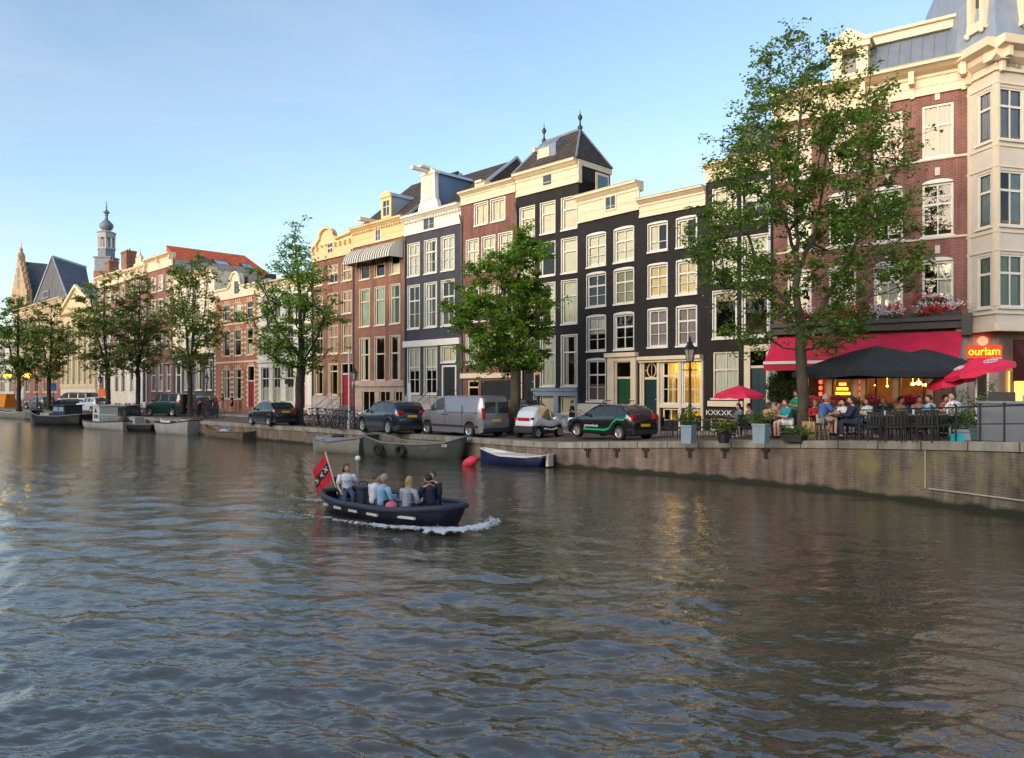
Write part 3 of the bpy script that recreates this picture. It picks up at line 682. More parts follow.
# ===== K: blue-grey house with neck dormer
H = House("blue_grey_house", "dark blue grey painted house with white trim and white neck dormer with hoist beam", "house", 405, 461.5, wallmat=NAVYW)
cols = [(408.2, 419.6), (424.8, 436.8), (441.7, 454.3)]
H.rows(cols, [(240, 273, dict(xr=431, curts=['net', 'sides', 'net'])), (283, 327, dict(xr=431, curts=['none', 'sides', 'none']))], nx=2, bars=(.66,), low=(.33,), casing=.05, cm=NET, fw=.11)
H.rows(cols[:2], [(347, 394, dict(xr=431, curts=['half', 'half']))], nx=2, bars=(.58,), low=(.3,), casing=.07, cm=NET, fw=.11)
H.win(441.8, 455.5, 347, 362, 449, nx=2, bars=(), casing=.08, curt='blind')
H.door(443.5, 455.5, 367, 367, 404, BLACK, xr=449, transom=False, casing=.12, label="black front door beside tall white windows")
zc0, zc1 = H.Z(230, 433), H.Z(210.5, 433)
H.wall(zc0 + .6); H.cornice(210.5, 230, WHITE, 433, proj=.45, dent=.28)
H.win_uz(H.U(424), H.U(436), zc0 + .02, zc0 + 1.0, nx=2, bars=(), y=-.115, sill=False, name="attic_window"); H.open.pop()
H.band(339.8, 346, WHITE, 431, .22, name="shop_cornice"); H.plinth(396, GREYST, proj=.12)
H.stoop(438, 459, 404, GREYST, out=1.6)
u0, u1 = H.U(424), H.U(434.5)
nd = MB(); z0 = zc1; uc = (u0 + u1) / 2; hw = (u1 - u0) / 2
pl = [(uc - 1.15, z0), (uc - 1.0, z0 + .5), (uc - .8, z0 + .8), (uc - .72, z0 + 2.3), (uc - .78, z0 + 2.55), (uc - .35, z0 + 2.95), (uc + .35, z0 + 2.95), (uc + .78, z0 + 2.55), (uc + .72, z0 + 2.3), (uc + .8, z0 + .8), (uc + 1.0, z0 + .5), (uc + 1.15, z0)]
nd.prism(pl, -.12, .2); nd.box(uc - .85, uc + .85, -.2, .25, z0 + 2.5, z0 + 2.62)
ndo = nd.build("neck_dormer", WHITE, H.o)
g = MB(); g.box(uc - .42, uc + .42, -.15, -.125, z0 + .9, z0 + 2.3); g.build("shutter", mat("pale_green_paint", (.5, .53, .45), .6), ndo)
f = MB(); f.box(uc - .03, uc + .03, -.17, -.152, z0 + .9, z0 + 2.3); f.box(uc - .5, uc + .5, -.2, -.12, z0 + .8, z0 + .9); f.build("sash", WHITE, ndo)
c = MB(); c.box(uc - .7, uc + .7, .205, 3.6, z0 + .1, z0 + 2.5); c.build("dormer_cheeks", mat("blue_zinc", (.13, .2, .33), .5, metal=.2), ndo)
c = MB(); c.prism([(uc - .9, z0 + 2.5), (uc, z0 + 3.0), (uc + .9, z0 + 2.5)], .205, 4.2); c.build("dormer_roof", ZINCL, ndo)
c = MB(); c.box(uc - .12, uc + .12, -1.5, .2, z0 + 2.62, z0 + 2.85); c.box(uc - .3, uc + .3, -.9, .0, z0 + 2.86, z0 + 3.0); c.build("hoist_beam", WHITE, ndo)
mb = MB(); W = H.W; mb.add([(0, .2, zc1), (W, .2, zc1), (W, 5.2, zc1 + 4.0), (0, 5.2, zc1 + 4.0), (0, 10, zc1), (W, 10, zc1)], [(0, 1, 2, 3), (3, 2, 5, 4), (0, 3, 4), (1, 5, 2)]); mb.build("roof", ROOFD, H.o)
mb = MB()
for u in (.05, W - .05): mb.tube([(u, .0, zc1 + .1), (u, 5.2, zc1 + 4.15), (u, 10, zc1 + .1)], .13, 4)
mb.build("fire_wall_coping", ZINCL, H.o)

# ===== J: brown brick house with striped awnings
H = House("brick_house", "brown brick house with three striped awnings on its top floor and yellow cornice", "house", 353.5, 405, wallmat=BR_BROWN)
cols = [(360, 369.7), (375.2, 384.8), (390.5, 400)]
H.rows(cols, [(252, 276.5, dict(xr=380, curts=['half', 'half', 'low']))], nx=1, bars=(), casing=.03, fm=CREAM, cm=BLIND)
H.rows(cols, [(287, 325, dict(xr=380, curts=['net', 'net', 'sides'], cm=GREENCURT))], nx=1, bars=(.68,), casing=.05, fm=CREAM)
H.rows(cols, [(337, 380.5, dict(xr=380, curts=['sides', 'none', 'right'], cm=NET))], nx=1, bars=(.62,), casing=.05, fm=CREAM)
H.rows([(362, 375), (379, 390.3), (394, 402.5)], [(390.5, 413, dict(xr=380, curts=['none', 'none', 'low']))], nx=2, bars=(), fm=CREAM, casing=.03)
zc0, zc1 = H.Z(242, 380), H.Z(222, 380)
H.wall(zc0 + .5, mat("warm_stone", (.40, .31, .26), .8, var=.15, bump=.2), H.Z(387, 380)); H.cornice(222, 242, YELLOWC, 380, proj=.45, dent=.3)
H.win_uz(H.U(376), H.U(382), zc0 + .05, zc0 + 1.0, nx=2, bars=(), y=-.115, sill=False, name="attic_window"); H.open.pop()
H.band(380.5, 386.5, mat("warm_stone"), 380, .15, name="string_course")
STR = bpy.data.materials.new("striped_canvas"); STR.use_nodes = True
_n = STR.node_tree.nodes; _l = STR.node_tree.links; _t = _n.new("ShaderNodeTexCoord"); _w = _n.new("ShaderNodeTexWave"); _w.bands_direction = 'X'; _w.inputs['Scale'].default_value = 1.05
_r = _n.new("ShaderNodeValToRGB"); _r.color_ramp.interpolation = 'CONSTANT'; _r.color_ramp.elements[0].color = (.05, .055, .055, 1); _r.color_ramp.elements[1].position = .5; _r.color_ramp.elements[1].color = (.62, .60, .54, 1)
_l.new(_t.outputs['Object'], _w.inputs[0]); _l.new(_w.outputs[0], _r.inputs[0]); _l.new(_r.outputs[0], _n['Principled BSDF'].inputs[0])
for i, (a, b) in enumerate([(356.5, 371.8), (372.2, 387.8), (388.2, 403.5)]):
    u0, u1 = H.U(a), H.U(b); mb = MB(); vs = []; zt = H.Z(245.5, 380); n = 7; N = 6
    for j in range(N + 1):
        an = math.pi / 2 * j / N
        for k in range(n + 1): 
            q = k / n; vs.append((u0 + (u1 - u0) * q, -.05 - 1.15 * math.sin(an) , zt - 1.25 * (1 - math.cos(an)) + .0))
    fs = [(j * (n + 1) + k, j * (n + 1) + k + 1, (j + 1) * (n + 1) + k + 1, (j + 1) * (n + 1) + k) for j in range(N) for k in range(n)]
    mb.add(vs, fs)
    for uu in (u0, u1): mb.add([(uu, -.05, zt - 1.25)] + [(uu, -.05 - 1.15 * math.sin(math.pi / 2 * j / N), zt - 1.25 * (1 - math.cos(math.pi / 2 * j / N))) for j in range(N + 1)], [tuple(range(N + 2))])
    mb.build("awning", STR, H.o)
mb = MB(); W = H.W; mb.add([(0, .2, zc1), (W, .2, zc1), (W, 5.0, zc1 + 4.2), (.8, 5.0, zc1 + 4.2), (0, 10, zc1), (W, 10, zc1)], [(0, 1, 2, 3), (3, 2, 5, 4), (0, 3, 4), (1, 5, 2)]); mb.build("roof", ROOFD, H.o)
dormer(H, H.U(375.5), H.U(385.5), zc1 + .3, zc1 + 1.9, YELLOWC, y0=.5, depth=2.6, top='arch', cheeks=ZINCL)
hb = MB(); hb.box(H.U(372), H.U(375), -1.3, .3, zc1 + .05, zc1 + .3); hb.build("hoist_beam", CREAM, H.o)

# ===== I: brown brick house with yellow bell gable
H = House("brick_house", "brown brick house with yellow arched gable top, red door and red stair rail", "house", 312.5, 353.5, wallmat=BR_BROWN)
cols = [(315.5, 323), (328.8, 338), (342.3, 351.8)]
H.rows(cols, [(265.5, 283, dict(xr=333, curts=['blind', 'half', 'blind'])), (293.6, 315, dict(xr=333, curts=['half', 'blind', 'blind'])), (325.6, 353.7, dict(xr=333, curts=['none', 'net', 'net']))], nx=2, bars=(.6,), fm=CREAM, cm=mat("rose_blind", (.55, .36, .27), .8), casing=.04)
H.rows(cols[:2], [(364, 394.5, dict(xr=333))], nx=1, bars=(.78,), fm=CREAM, casing=.05, curt='sides', cm=mat("ochre_curtain", (.35, .27, .13), .9))
H.door(342.5, 354.2 - .8, 364, 374, 411, REDDOOR, fm=CREAM, xr=346, casing=.06, label="tall crimson front door")
z0 = H.Z(256.5, 335); H.wall(z0 + .3); 
W = H.W; mb = MB(); uc = H.U(327.5); z1 = H.Z(243, 335)
pl = [(.01, z0)] + [(.01, z1), (uc - 1.6, z1 + .1)] + [(uc - 1.0 * math.cos(math.pi * i / 8), z1 + .6 + .75 * math.sin(math.pi * i / 8)) for i in range(9)] + [(uc + 1.5, z1 + .3), (W - .01, z1 + .5), (W - .01, z0)]
mb.prism(pl, -.08, .3); g_ = mb.build("gable", YELLOWC, H.o)
mb = MB(); top = pl[1:-1]; mb.tube([(x, -.18, z) for x, z in top], .13, 6); mb.box(0, W, -.15, -.082, z0 - .1, z0 + .1)
for k in range(9): u = .3 + k * (W - .6) / 8; mb.box(u - .08, u + .08, -.3, -.082, z1 - .35 if abs(u - uc) > 1.3 else z1 - .1, z1 + .0 if abs(u - uc) > 1.3 else z1 + .02)
mb.build("cornice", YELLOWC, g_)
H.win_uz(H.U(329) - .1, H.U(333) + .2, z0 + .3, z0 + 1.2, nx=2, bars=(.5,), y=-.125, sill=False, arch=.25, name="attic_window", fm=CREAM); H.open.pop()
H.box("roof", mat("roof_zinc_red", (.22, .10, .09), .6), W * .55, W, 1.2, 8, z1, z1 + 1.0)
H.plinth(396, GREYST); H.stoop(341, 352.5, 405, GREYST, rail=mat("red_rail", (.25, .02, .03), .4), out=1.8)

# ===== H: white house
H = House("white_house", "white plastered house with tall ground floor windows and pale green shutters above", "house", 258.5, 312.5, wallmat=mat("white_plaster", (.72, .70, .62), .7, var=.08))
cols = [(262, 269), (273.5, 280.5), (286.3, 293.3), (301, 308)]
H.rows(cols, [(297, 317, dict(xr=282, curts=['half', 'none', 'half', 'none'])), (326, 354.4, dict(xr=282, curts=['half', 'none', 'low', 'none']))], nx=2, bars=(.6,), casing=.03)
H.rows([(261.5, 269), (273, 280.5), (286, 293.5)], [(366.4, 402, dict(xr=282))], nx=2, bars=(.68,), low=(.34,), casing=.03, curt='low', cm=NET)
H.door(299, 305.5, 367, 384, 408, REDDOOR, xr=302, casing=.15, label="dark red front door behind the tree")
H.wall(H.Z(284, 285)); H.cornice(278.5, 288, CREAM, 285, proj=.4, brackets=8); H.band(358, 362, WHITE, 282, .18, name="string_course"); H.plinth(404, STONE)
SH = mat("green_shutter", (.03, .16, .06), .5)
for c_ in cols[:3]:
    for q in (0, 1):
        mb = MB(); a, b = (H.U(c_[0]) - .42, H.U(c_[0]) - .06) if q == 0 else (H.U(c_[1]) + .06, H.U(c_[1]) + .42); mb.box(a, b, -.07, -.01, H.Z(354, 282), H.Z(335, 282))
        for k in range(6): z = H.Z(354, 282) + .15 + k * (H.Z(335, 282) - H.Z(354, 282) - .3) / 5; mb.box(a + .04, b - .04, -.085, -.068, z - .04, z + .04)
        if c_ is cols[0]: mb.build("shutter", SH, H.o)
H.stoop(297, 308, 409, GREYST, rail=None); 
H.box("wall_lamp", BLACK, H.U(290), H.U(294), -.5, -.05, H.Z(384, 290), H.Z(379, 290))
# ===== G: red and white banded house
H = House("banded_house", "red brick house with white stone bands and small cream bell gable", "house", 214.5, 258.5, wallmat=brick("orange_red_brick", (.36, .10, .045), (.44, .14, .06), (.35, .22, .16)), depth=4)
cols = [(223.5, 230), (234.2, 241.3), (246.6, 253.2)]
H.rows(cols, [(303, 319.5, dict(xr=238, curts=['none', 'half', 'none'])), (329.5, 355.5, dict(xr=238, curts=['none', 'none', 'low']))], nx=1, bars=(.62,), fm=CREAM, casing=.06)
H.rows(cols[:2], [(369, 399, dict(xr=238))], nx=1, bars=(.72,), fm=CREAM, casing=.06, curt='sides', cm=NET)
H.door(248.6, 254.5, 366.5, 381, 407, REDDOOR, fm=CREAM, xr=251, casing=.14, label="narrow crimson front door with dark transom")
z0 = H.Z(297, 238); z1 = H.Z(287, 238); H.wall(z0 + .3); W = H.W
mb = MB(); uc = H.U(236); pl = [(.01, z0), (.01, z1), (uc - 1.5, z1)] + [(uc - 1.05 * math.cos(math.pi * i / 8), z1 + .3 + 1.15 * math.sin(math.pi * i / 8)) for i in range(9)] + [(uc + 1.5, z1), (W - .01, z1), (W - .01, z0)]
mb.prism(pl, -.08, .35); g_ = mb.build("gable", CREAM, H.o); mb = MB(); mb.tube([(x, -.15, z) for x, z in pl[1:-1]], .12, 6); mb.box(0, W, -.14, -.082, z0 - .08, z0 + .08); mb.build("cornice", CREAM, g_)
H.win_uz(uc - .1, uc + .75, z0 + .35, z0 + 1.5, nx=1, bars=(.5,), y=-.125, sill=False, arch=.3, name="attic_window", fm=BLACK); H.open.pop()
mb = MB(); r2 = random.Random(3)
for o in H.open[:9]:
    a, b, c, d = o; n = max(3, int((d - c) / .42))
    for k in range(n):
        z = c + (d - c) * (k + .2) / n
        for (p, q) in ((a - .42, a - .07), (b + .07, b + .42)): mb.box(p, q, -.03, -.003, z, z + .17)
    for k in (-.35, 0, .35): mb.box((a + b) / 2 + k - .06, (a + b) / 2 + k + .06, -.03, -.003, d + .08, d + .38)
for k in range(int(z0 / .42)): mb.box(.0, .3, -.03, -.003, k * .42, k * .42 + .2); mb.box(W - .3, W, -.03, -.003, k * .42 + .1, k * .42 + .3)
mb.build("stone_band", CREAM, H.o)
for y in (322.5, 361): H.band(y, y + 1.6, CREAM, 238, .05, name="string_course")
H.hip(z1, z1 + .9, ZINCL, ridge=(W * .4, W * .75), y0=.5)
# ===== F: cream house with dark painted ground floor
H = House("cream_house", "narrow cream house with wide cornice and dark painted ground floor windows", "house", 173, 214.5, wallmat=CREAM, depth=3)
H.rows([(178, 183), (186, 191), (195, 200), (204.5, 209.5)], [(281.5, 294.5, dict(xr=195, curts=['blind', 'half', 'none', 'blind'])), (303, 319, dict(xr=195, curts=['none', 'half', 'none', 'net'])), (328, 348, dict(xr=195, curts=['net', 'none', 'low', 'none']))], nx=2, bars=(.6,), casing=.05)
H.rows([(185, 191), (195.5, 202), (205.8, 212.5)], [(361, 390, dict(xr=195))], nx=2, bars=(.72,), casing=.05, curt='sides', cm=NET)
H.door(177, 181, 363, 375, 404, BLACK, xr=179, casing=.2, label="narrow black front door in cream surround")
H.wall(H.Z(275, 195), mat2=NAVYW, zsplit=H.Z(354, 195)); H.cornice(272, 281, CREAM, 195, proj=.5, brackets=3)
# ===== E1 / E2
H = House("brick_house", "tall red brown brick house with heavy cream cornice and grey side roof", "house", 147.5, 173, wallmat=BR_MAROON)
H.rows([(152, 156), (158.5, 163), (166.5, 170.8)], [(275.5, 290.5, dict(xr=161, curts=['half', 'net', 'blind'])), (299, 314.5, dict(xr=161, curts=['net', 'none', 'half'])), (334, 349, dict(xr=161, curts=['net', 'none', 'none'])), (364, 391, dict(xr=161, curts=['none', 'low', 'none']))], nx=2, bars=(.6,), casing=.07)
H.wall(H.Z(262, 161)); H.cornice(256, 269, CREAM, 161, proj=.6, brackets=3)
E1 = H
mb = MB(); zt = H.Z(262, 161); mb.box(H.W + .003, H.W + .03, .2, 9.8, 4, zt - .05); mb.build("side_wall", mat("grey_render", (.30, .29, .28), .85, var=.2), H.o)
# long orange roof running back behind
H = thing("red_roofed_house", "house with long orange red tiled roof and skylights rising behind the cream house", "house", E1.o.location, E1.ang)
zt = E1.Z(256, 161) + 1.9; W = E1.W; zl = zt - 9.5
mb = MB(); mb.box(.6, W + 7.5, 1.9, 15.5, .1, zl); mb.build("wall", BR_RED, H)
vs = [(.5, 1.8, zl), (.5, 16, zl), (.9, 1.8, zt), (.9, 11.5, zt), (W + 7.6, 1.8, zl), (W + 7.6, 16.5, zl)]
mb = MB(); mb.add(vs, [(0, 4, 2), (2, 4, 5, 3), (1, 3, 5), (0, 2, 3, 1), (0, 1, 5, 4)]); ro = mb.build("roof", ROOFR, H)
nrm = (Vector(vs[4]) - Vector(vs[2])).cross(Vector(vs[3]) - Vector(vs[2])).normalized(); nrm = nrm if nrm.z > 0 else -nrm
def onroof(a, b): return Vector(vs[2]).lerp(Vector(vs[3]), a).lerp(Vector(vs[4]).lerp(Vector(vs[5]), a), b)
for (a, b, wa, hb_, lab) in ((.42, .16, .17, .16, "wide"), (.24, .14, .13, .16, "dark"), (.74, .17, .13, .14, "small")):
    c4 = [onroof(a, b), onroof(a + wa, b), onroof(a + wa, b + hb_), onroof(a, b + hb_)]
    mb = MB(); top = [p + nrm * .16 for p in c4]; mb.add([tuple(p) for p in c4 + top], [(0, 1, 5, 4), (1, 2, 6, 5), (2, 3, 7, 6), (3, 0, 4, 7), (4, 5, 6, 7)]); sk = mb.build("skylight", BLACK, ro)
    ctr = sum(top, Vector()) / 4; mb = MB(); mb.add([tuple(ctr + (p - ctr) * .84 + nrm * .01) for p in top], [(0, 1, 2, 3)]); mb.build("pane", mat("sky_glass", (.25, .40, .55), .04, spec=1) if lab != "dark" else mat("dark_glass", (.03, .04, .05), .05, spec=1), sk)
q = onroof(.86, .42); mb = MB(); mb.box(q.x - .5, q.x + .5, q.y - .5, q.y + .5, q.z - 1, q.z + 1.0); mb.build("chimney", mat("dark_chimney", (.06, .035, .035), .8), H)
H = House("brick_house", "red brown brick house with white portico ground floor and carved roof ornament", "house", 127.5, 147.5, wallmat=BR_MAROON)
H.rows([(129.7, 134), (136.5, 140.5), (143, 147)], [(280, 294, dict(xr=139, curts=['net', 'blind', 'half'])), (303, 320, dict(xr=139, curts=['half', 'net', 'none'])), (331, 348, dict(xr=139, curts=['net', 'none', 'net']))], nx=2, bars=(.6,), casing=.07)
H.rows([(130, 133.5), (137, 140)], [(362, 392, dict(xr=139))], nx=1, bars=(.7,), casing=.2, curt='low')
H.door(143, 146.2, 360, 372, 402, BLACK, xr=144, casing=.2, label="black double door between white pilasters")
H.wall(H.Z(270, 139), mat2=WHITE, zsplit=H.Z(354, 139)); H.cornice(267, 277, CREAM, 139, proj=.5, brackets=4); H.band(353, 357, WHITE, 139, .3, name="string_course")
zt = H.Z(267, 139); u = H.W * .55; mb = MB(); mb.lathe([(.5, 0), (.55, .4), (.3, .6), (.28, 1.0), (.42, 1.2), (.15, 1.6), (.02, 2.2)], (u, .2, zt), 10); mb.box(u - 1.6, u + 1.6, .0, .3, zt, zt + .5); mb.box(u - .9, u + .9, .0, .3, zt + .5, zt + 1.2); mb.build("roof_ornament", CREAM, H.o)
# ===== D
H = House("brick_house", "narrow house with pale cornice, light blue shop canopy and two brick chimneys", "house", 97.5, 127.5, wallmat=BR_BROWN)
H.rows([(100.5, 104), (107.5, 111), (115, 118.5), (121.5, 125)], [(289, 302, dict(xr=112, curts=['half', 'net', 'none', 'blind'])), (311, 327, dict(xr=112, curts=['net', 'half', 'none', 'low'])), (335, 351, dict(xr=112, curts=['none', 'net', 'low', 'none'])), (365, 392, dict(xr=112, curts=['none', 'low', 'none', 'none']))], nx=2, bars=(.6,), casing=.09)
H.wall(H.Z(278, 112), mat2=STONE, zsplit=H.Z(358, 112)); H.cornice(274, 285, CREAM, 112, proj=.6, brackets=5)
mb = MB(); mb.prism([(-1.6, H.Z(362, 118)), (-1.6, H.Z(361, 118)), (-.01, H.Z(356, 118)), (-.01, H.Z(357.5, 118))], H.U(111), H.U(127), axis='x'); mb.build("canopy", ZINCL, H.o)
zt = H.Z(276, 112); chimney(H, max(1.2, H.U(90)), .8, zt, zt + 2.6, 1.9, 1.2); chimney(H, H.U(117), .8, zt, zt + 3.1, 2.0, 1.2)
# ===== C: classical pediment building
SAND = mat("sandstone", (.52, .43, .28), .8, var=.14, bump=.2)
H = House("pediment_building", "sandstone classical building with pilasters, tall windows and a triangular pediment", "building", 62.5, 97.5, wallmat=SAND)
cols = [(64.5 + 5.6 * i, 67.8 + 5.6 * i) for i in range(6)]
H.rows(cols, [(330, 351, dict(xr=80)), (358, 381, dict(xr=80))], nx=2, bars=(.6,), curt='low', cm=NET, fm=WHITE)
H.wall(H.Z(318, 80)); H.cornice(311, 320, SAND, 80, proj=.7)
zt = H.Z(311, 80); zb = H.Z(384, 80); W = H.W; mb = MB()
for i in range(7): u = H.U(62.9 + 5.6 * i if i < 6 else 96.8) ; u = min(max(u, .4), W - .4); mb.box(u - .32, u + .32, -.3, -.003, zb, H.Z(321, 80)); mb.box(u - .42, u + .42, -.4, -.003, H.Z(323, 80), H.Z(320.5, 80))
mb.build("pilaster", SAND, H.o); H.band(384, 388, SAND, 80, .35, name="string_course"); H.plinth(388, STONE, proj=.25)
mb = MB(); mb.prism([(.0, zt), (W / 2, zt + 3.4), (W, zt)], -.3, .4); pe = mb.build("pediment", SAND, H.o)
mb = MB(); mb.tube([(-.1, -.45, zt + .1), (W / 2, -.45, zt + 3.6), (W + .1, -.45, zt + .1)], .28, 4); mb.build("pediment_moulding", CREAM, pe)
mb = MB(); mb.prism([(0, zt), (W / 2, zt + 3.4), (W, zt)], .42, 10); mb.build("roof", mat("greenish_zinc", (.19, .25, .28), .6), H.o)
# ===== B: church-like building with stepped gable
H = House("gabled_building", "yellow brick building with stepped gable, stone spire and broad slate roof", "building", 14, 62.5, wallmat=BR_YEL)
H.rows([(18, 22), (26, 30), (34, 38), (42, 46), (50, 54)], [(318, 338, dict(xr=38)), (346, 362, dict(xr=38))], nx=2, bars=(.6,), fm=CREAM, casing=.1, curt='half')
H.rows([(17, 22), (25, 30), (34, 39), (43, 48), (52, 57)], [(372, 392, dict(xr=38))], nx=2, bars=(.7,), fm=CREAM, casing=.1, cm=mat("red_curtain", (.35, .05, .04), .8), curt='half')
ze = H.Z(306, 38); W = H.W; H.wall(ze, mat2=BR_RED, zsplit=H.Z(367, 38)); H.cornice(304, 309, CREAM, 38, proj=.5, frieze=False)
u0, u1 = H.U(13.5), H.U(28); uc = (u0 + u1) / 2; mb = MB(); zz = H.Z(298, 20); zt = H.Z(262, 19); hh = zt - zz; steps = 6; hw = (u1 - u0) / 2
for i in range(steps): w_ = hw * (1 - i / steps) + .45; mb.box(uc - w_, uc + w_, -.3, .5, (zz - 1.5 if i == 0 else zz + hh * i / steps), zz + hh * (i + 1) / steps)
mb.box(uc - .55, uc + .55, -.4, .6, zt, zt + 1.0); mb.lathe([(.6, 0), (.5, .3), (.22, .7), (.3, 1.0), (.06, 1.5), (.02, 2.6)], (uc, .1, zt + 1.0), 8)
for i in range(1, steps):
    for sg in (-1, 1): w_ = hw * (1 - i / steps) + .45 + hw / steps * .5; mb.lathe([(.28, 0), (.12, .3), (.03, .8)], (uc + sg * w_, .1, zz + hh * i / steps), 6)
g_ = mb.build("stepped_gable", BR_YEL, H.o)
mb = MB()
for (du, dz) in ((0, .25), (0, .55)): mb.box(uc + du - .6, uc + du + .6, -.33, -.302, zz + hh * dz, zz + hh * dz + 1.6)
mb.build("gable_window", mat("dark_glass"), g_)
# slate roof: ridge runs back from the gable, with a big hipped cross wing
zr = H.Z(260.5, 36)
mb = MB(); U = H.U; mb.add([(u0 + .2, .5, ze), (u1 + 1, .5, ze), (uc, .6, zt), (uc + .5, 9, zt), (u0 + .2, 9, ze), (u1 + 1, 9, ze)], [(0, 1, 2), (1, 5, 3, 2), (0, 2, 3, 4), (4, 3, 5)]); mb.build("roof", SLATE, H.o)
mb = MB(); a, b, r_ = U(30), W + 1.5, U(46); mb.add([(a, .4, ze), (b, .4, ze), (r_, .9, zr), (a - 3, 9, ze), (b - 1, 4, ze), (uc + .5, 8, zt + .2), (r_ - 8, 8, zr)], [(0, 1, 2), (1, 4, 6, 2), (0, 2, 6, 5, 3), (3, 5, 6, 4)]); rf = mb.build("roof", SLATE, H.o)
mb = MB(); mb.tube([(a, .3, ze), (r_, .85, zr + .1)], .16, 4); mb.tube([(b, .3, ze), (r_, .85, zr + .1)], .1, 4); mb.tube([(r_, .85, zr + .1), (r_ - 8, 8, zr + .1)], .2, 4); mb.build("ridge_lead", ZINCL, rf)
dm = MB(); u = U(43); dm.prism([(.3, ze + 1.0), (.3, ze + 2.2), (2.4, ze + 2.8), (1.2, ze + 1.2)], u - 1.8, u + 1.8, axis='x'); dmo = dm.build("dormer", ZINC, H.o); dg = MB(); dg.box(u - 1.4, u + 1.4, .26, .295, ze + 1.2, ze + 2.0); dg.build("pane", BLACK, dmo)
LAMPY = mat("lit_yellow_lamp", (1, .65, .08), .5, emit=(1, .55, .05, 1.8))
for i_, px in enumerate((8, 27)):
    p = at(px, 118 if px > 10 else 122, zst(-60, 118) + 4.4); mb = MB(); mb.ball(p, .62, 10, 7, (1, 1, .6))
    o = tag(mb.build("cafe_lamp", LAMPY, None, 180), ["yellow lit lamp on the far house front at the left border", "yellow lit lamp beside the far left tree trunk"][i_], "lamp")
# A: pale house at the far left
H = House("pale_house", "low pale house with dark roof at the canal's far end", "house", -42, 14, wallmat=mat("pale_plaster", (.55, .52, .46), .8))
H.rows([(-36 + 9 * i, -31 + 9 * i) for i in range(6)], [(350, 366, dict(xr=0)), (374, 392, dict(xr=0))], nx=2, bars=(.6,))
H.wall(H.Z(341, 0)); H.cornice(339, 344, CREAM, 0, proj=.4, frieze=False); H.hip(H.Z(340, 0), H.Z(326, 0), ROOFD, ridge=(6, H.W - 6))

# ===== D1
H = House("black_house", "black house with green door in cream surround and cream attic storey", "house", 578.5, 640, wallmat=BLACKW)
cols = [(587.3, 605.6), (614.6, 633.7)]
kw = dict(nx=2, bars=(.66,), low=(.33,), casing=.045, arch=.10, fw=.085)
H.rows(cols, [(232.5, 264, dict(xr=608, curts=['blind', 'blind'], cm=BLIND, open_=.12)), (272.5, 305, dict(xr=608, curts=['none', 'blind'], cm=mat("olive_blind", (.30, .26, .10), .8))), (316, 350, dict(xr=608, curts=['half', 'none'], cm=NET))], **kw)
H.win(587.3, 605.6, 360.5, 401, 597, curt='low', cm=mat("dusky_curtain", (.25, .18, .2), .9), **kw)
H.door(617.3, 631, 362.5, 378, 417, DKGREEN, fm=CREAM, xr=624, casing=.1, label="green front door in wide cream surround")
zc0 = H.Z(217, 608); H.wall(zc0 + .3)
u0, u1 = H.U(609), H.U(637.5); mb = MB(); zz = H.Z(357, 624); mb.box(u0, H.U(615.5), -.16, -.004, 0, zz); mb.box(H.U(632.6), u1, -.16, -.004, 0, zz); mb.box(u0 - .1, u1 + .08, -.3, -.004, zz, zz + .22); mb.box(H.U(615.5), H.U(632.6), -.14, -.055, H.Z(361.5, 624), zz); mb.build("door_surround", CREAM, H.o)
H.cornice(189, 217, CREAM, 608, proj=.42)
H.win_uz(H.U(605.8), H.U(617.8), zc0 + .3, zc0 + 1.2, nx=2, bars=(), y=-.115, sill=False, name="attic_window", fm=CREAM); H.open.pop()
H.plinth(404, STONE, x1=610); H.stoop(612, 637, 417, mat("dark_stone"), out=1.3)
# ===== D2
H = House("black_house", "black house with shop front lit yellow and door with oval fanlight", "house", 640, 706, wallmat=BLACKW)
cols = [(648.6, 667.2), (677, 696.6)]
H.rows(cols, [(221, 248.5, dict(xr=672, nx=2, bars=(), curts=['left', 'left'], cm=BLIND)), (263, 295.5, dict(xr=672, curts=['blind', 'blind'], cm=mat("sunlit_gold_blind", (.78, .62, .36), .8), open_=.1)), (308.5, 346, dict(xr=672, curts=['net', 'net'], cm=mat("mauve_net", (.34, .28, .31), .9), open_=.1))], nx=2, bars=(.66,), low=(.33,), casing=.045, arch=.07)  # middle row: gold sunlight put into the blind colour
H.door(644.5, 657.3, 362, 378.5, 416, TEALDK, fm=CREAM, xr=651, casing=.12, fan=1, label="dark teal front door below an oval fanlight")
YW = mat("lamplight_yellow_wall", (.95, .60, .10), .8)  # yellow lamplight put into the wall's own colour
for (a, b) in ((662, 678.5), (683.5, 701)):
    H.win(a, b, 361.5, 404, 682, nx=3, bars=(.68,), low=(.34,), casing=.07, fw=.07, name="shop_window", y=.02)
    H.win(a + 1, b, 409, 421, 682, nx=2, bars=(), fw=.05, sill=False, name="basement_window", y=.02)
H.wall(H.Z(210, 672))
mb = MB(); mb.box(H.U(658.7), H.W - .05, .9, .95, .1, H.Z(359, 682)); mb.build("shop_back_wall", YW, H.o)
mb = MB(); mb.box(H.U(670), H.U(674), .5, .75, .3, H.Z(378, 682)); mb.ball((H.U(672), .6, H.Z(375, 682)), .13); mb.build("shop_figure", mat("dark_figure", (.25, .06, .02), .7), H.o)
for px in (668, 692):
    la = bpy.data.lights.new("shop_light", 'POINT'); la.energy = 12; la.color = (1, .62, .18); la.shadow_soft_size = .4; lo = bpy.data.objects.new("shop_light", la); COL.objects.link(lo); lo.parent = H.o; lo.location = (H.U(px), .55, H.Z(366, 682))
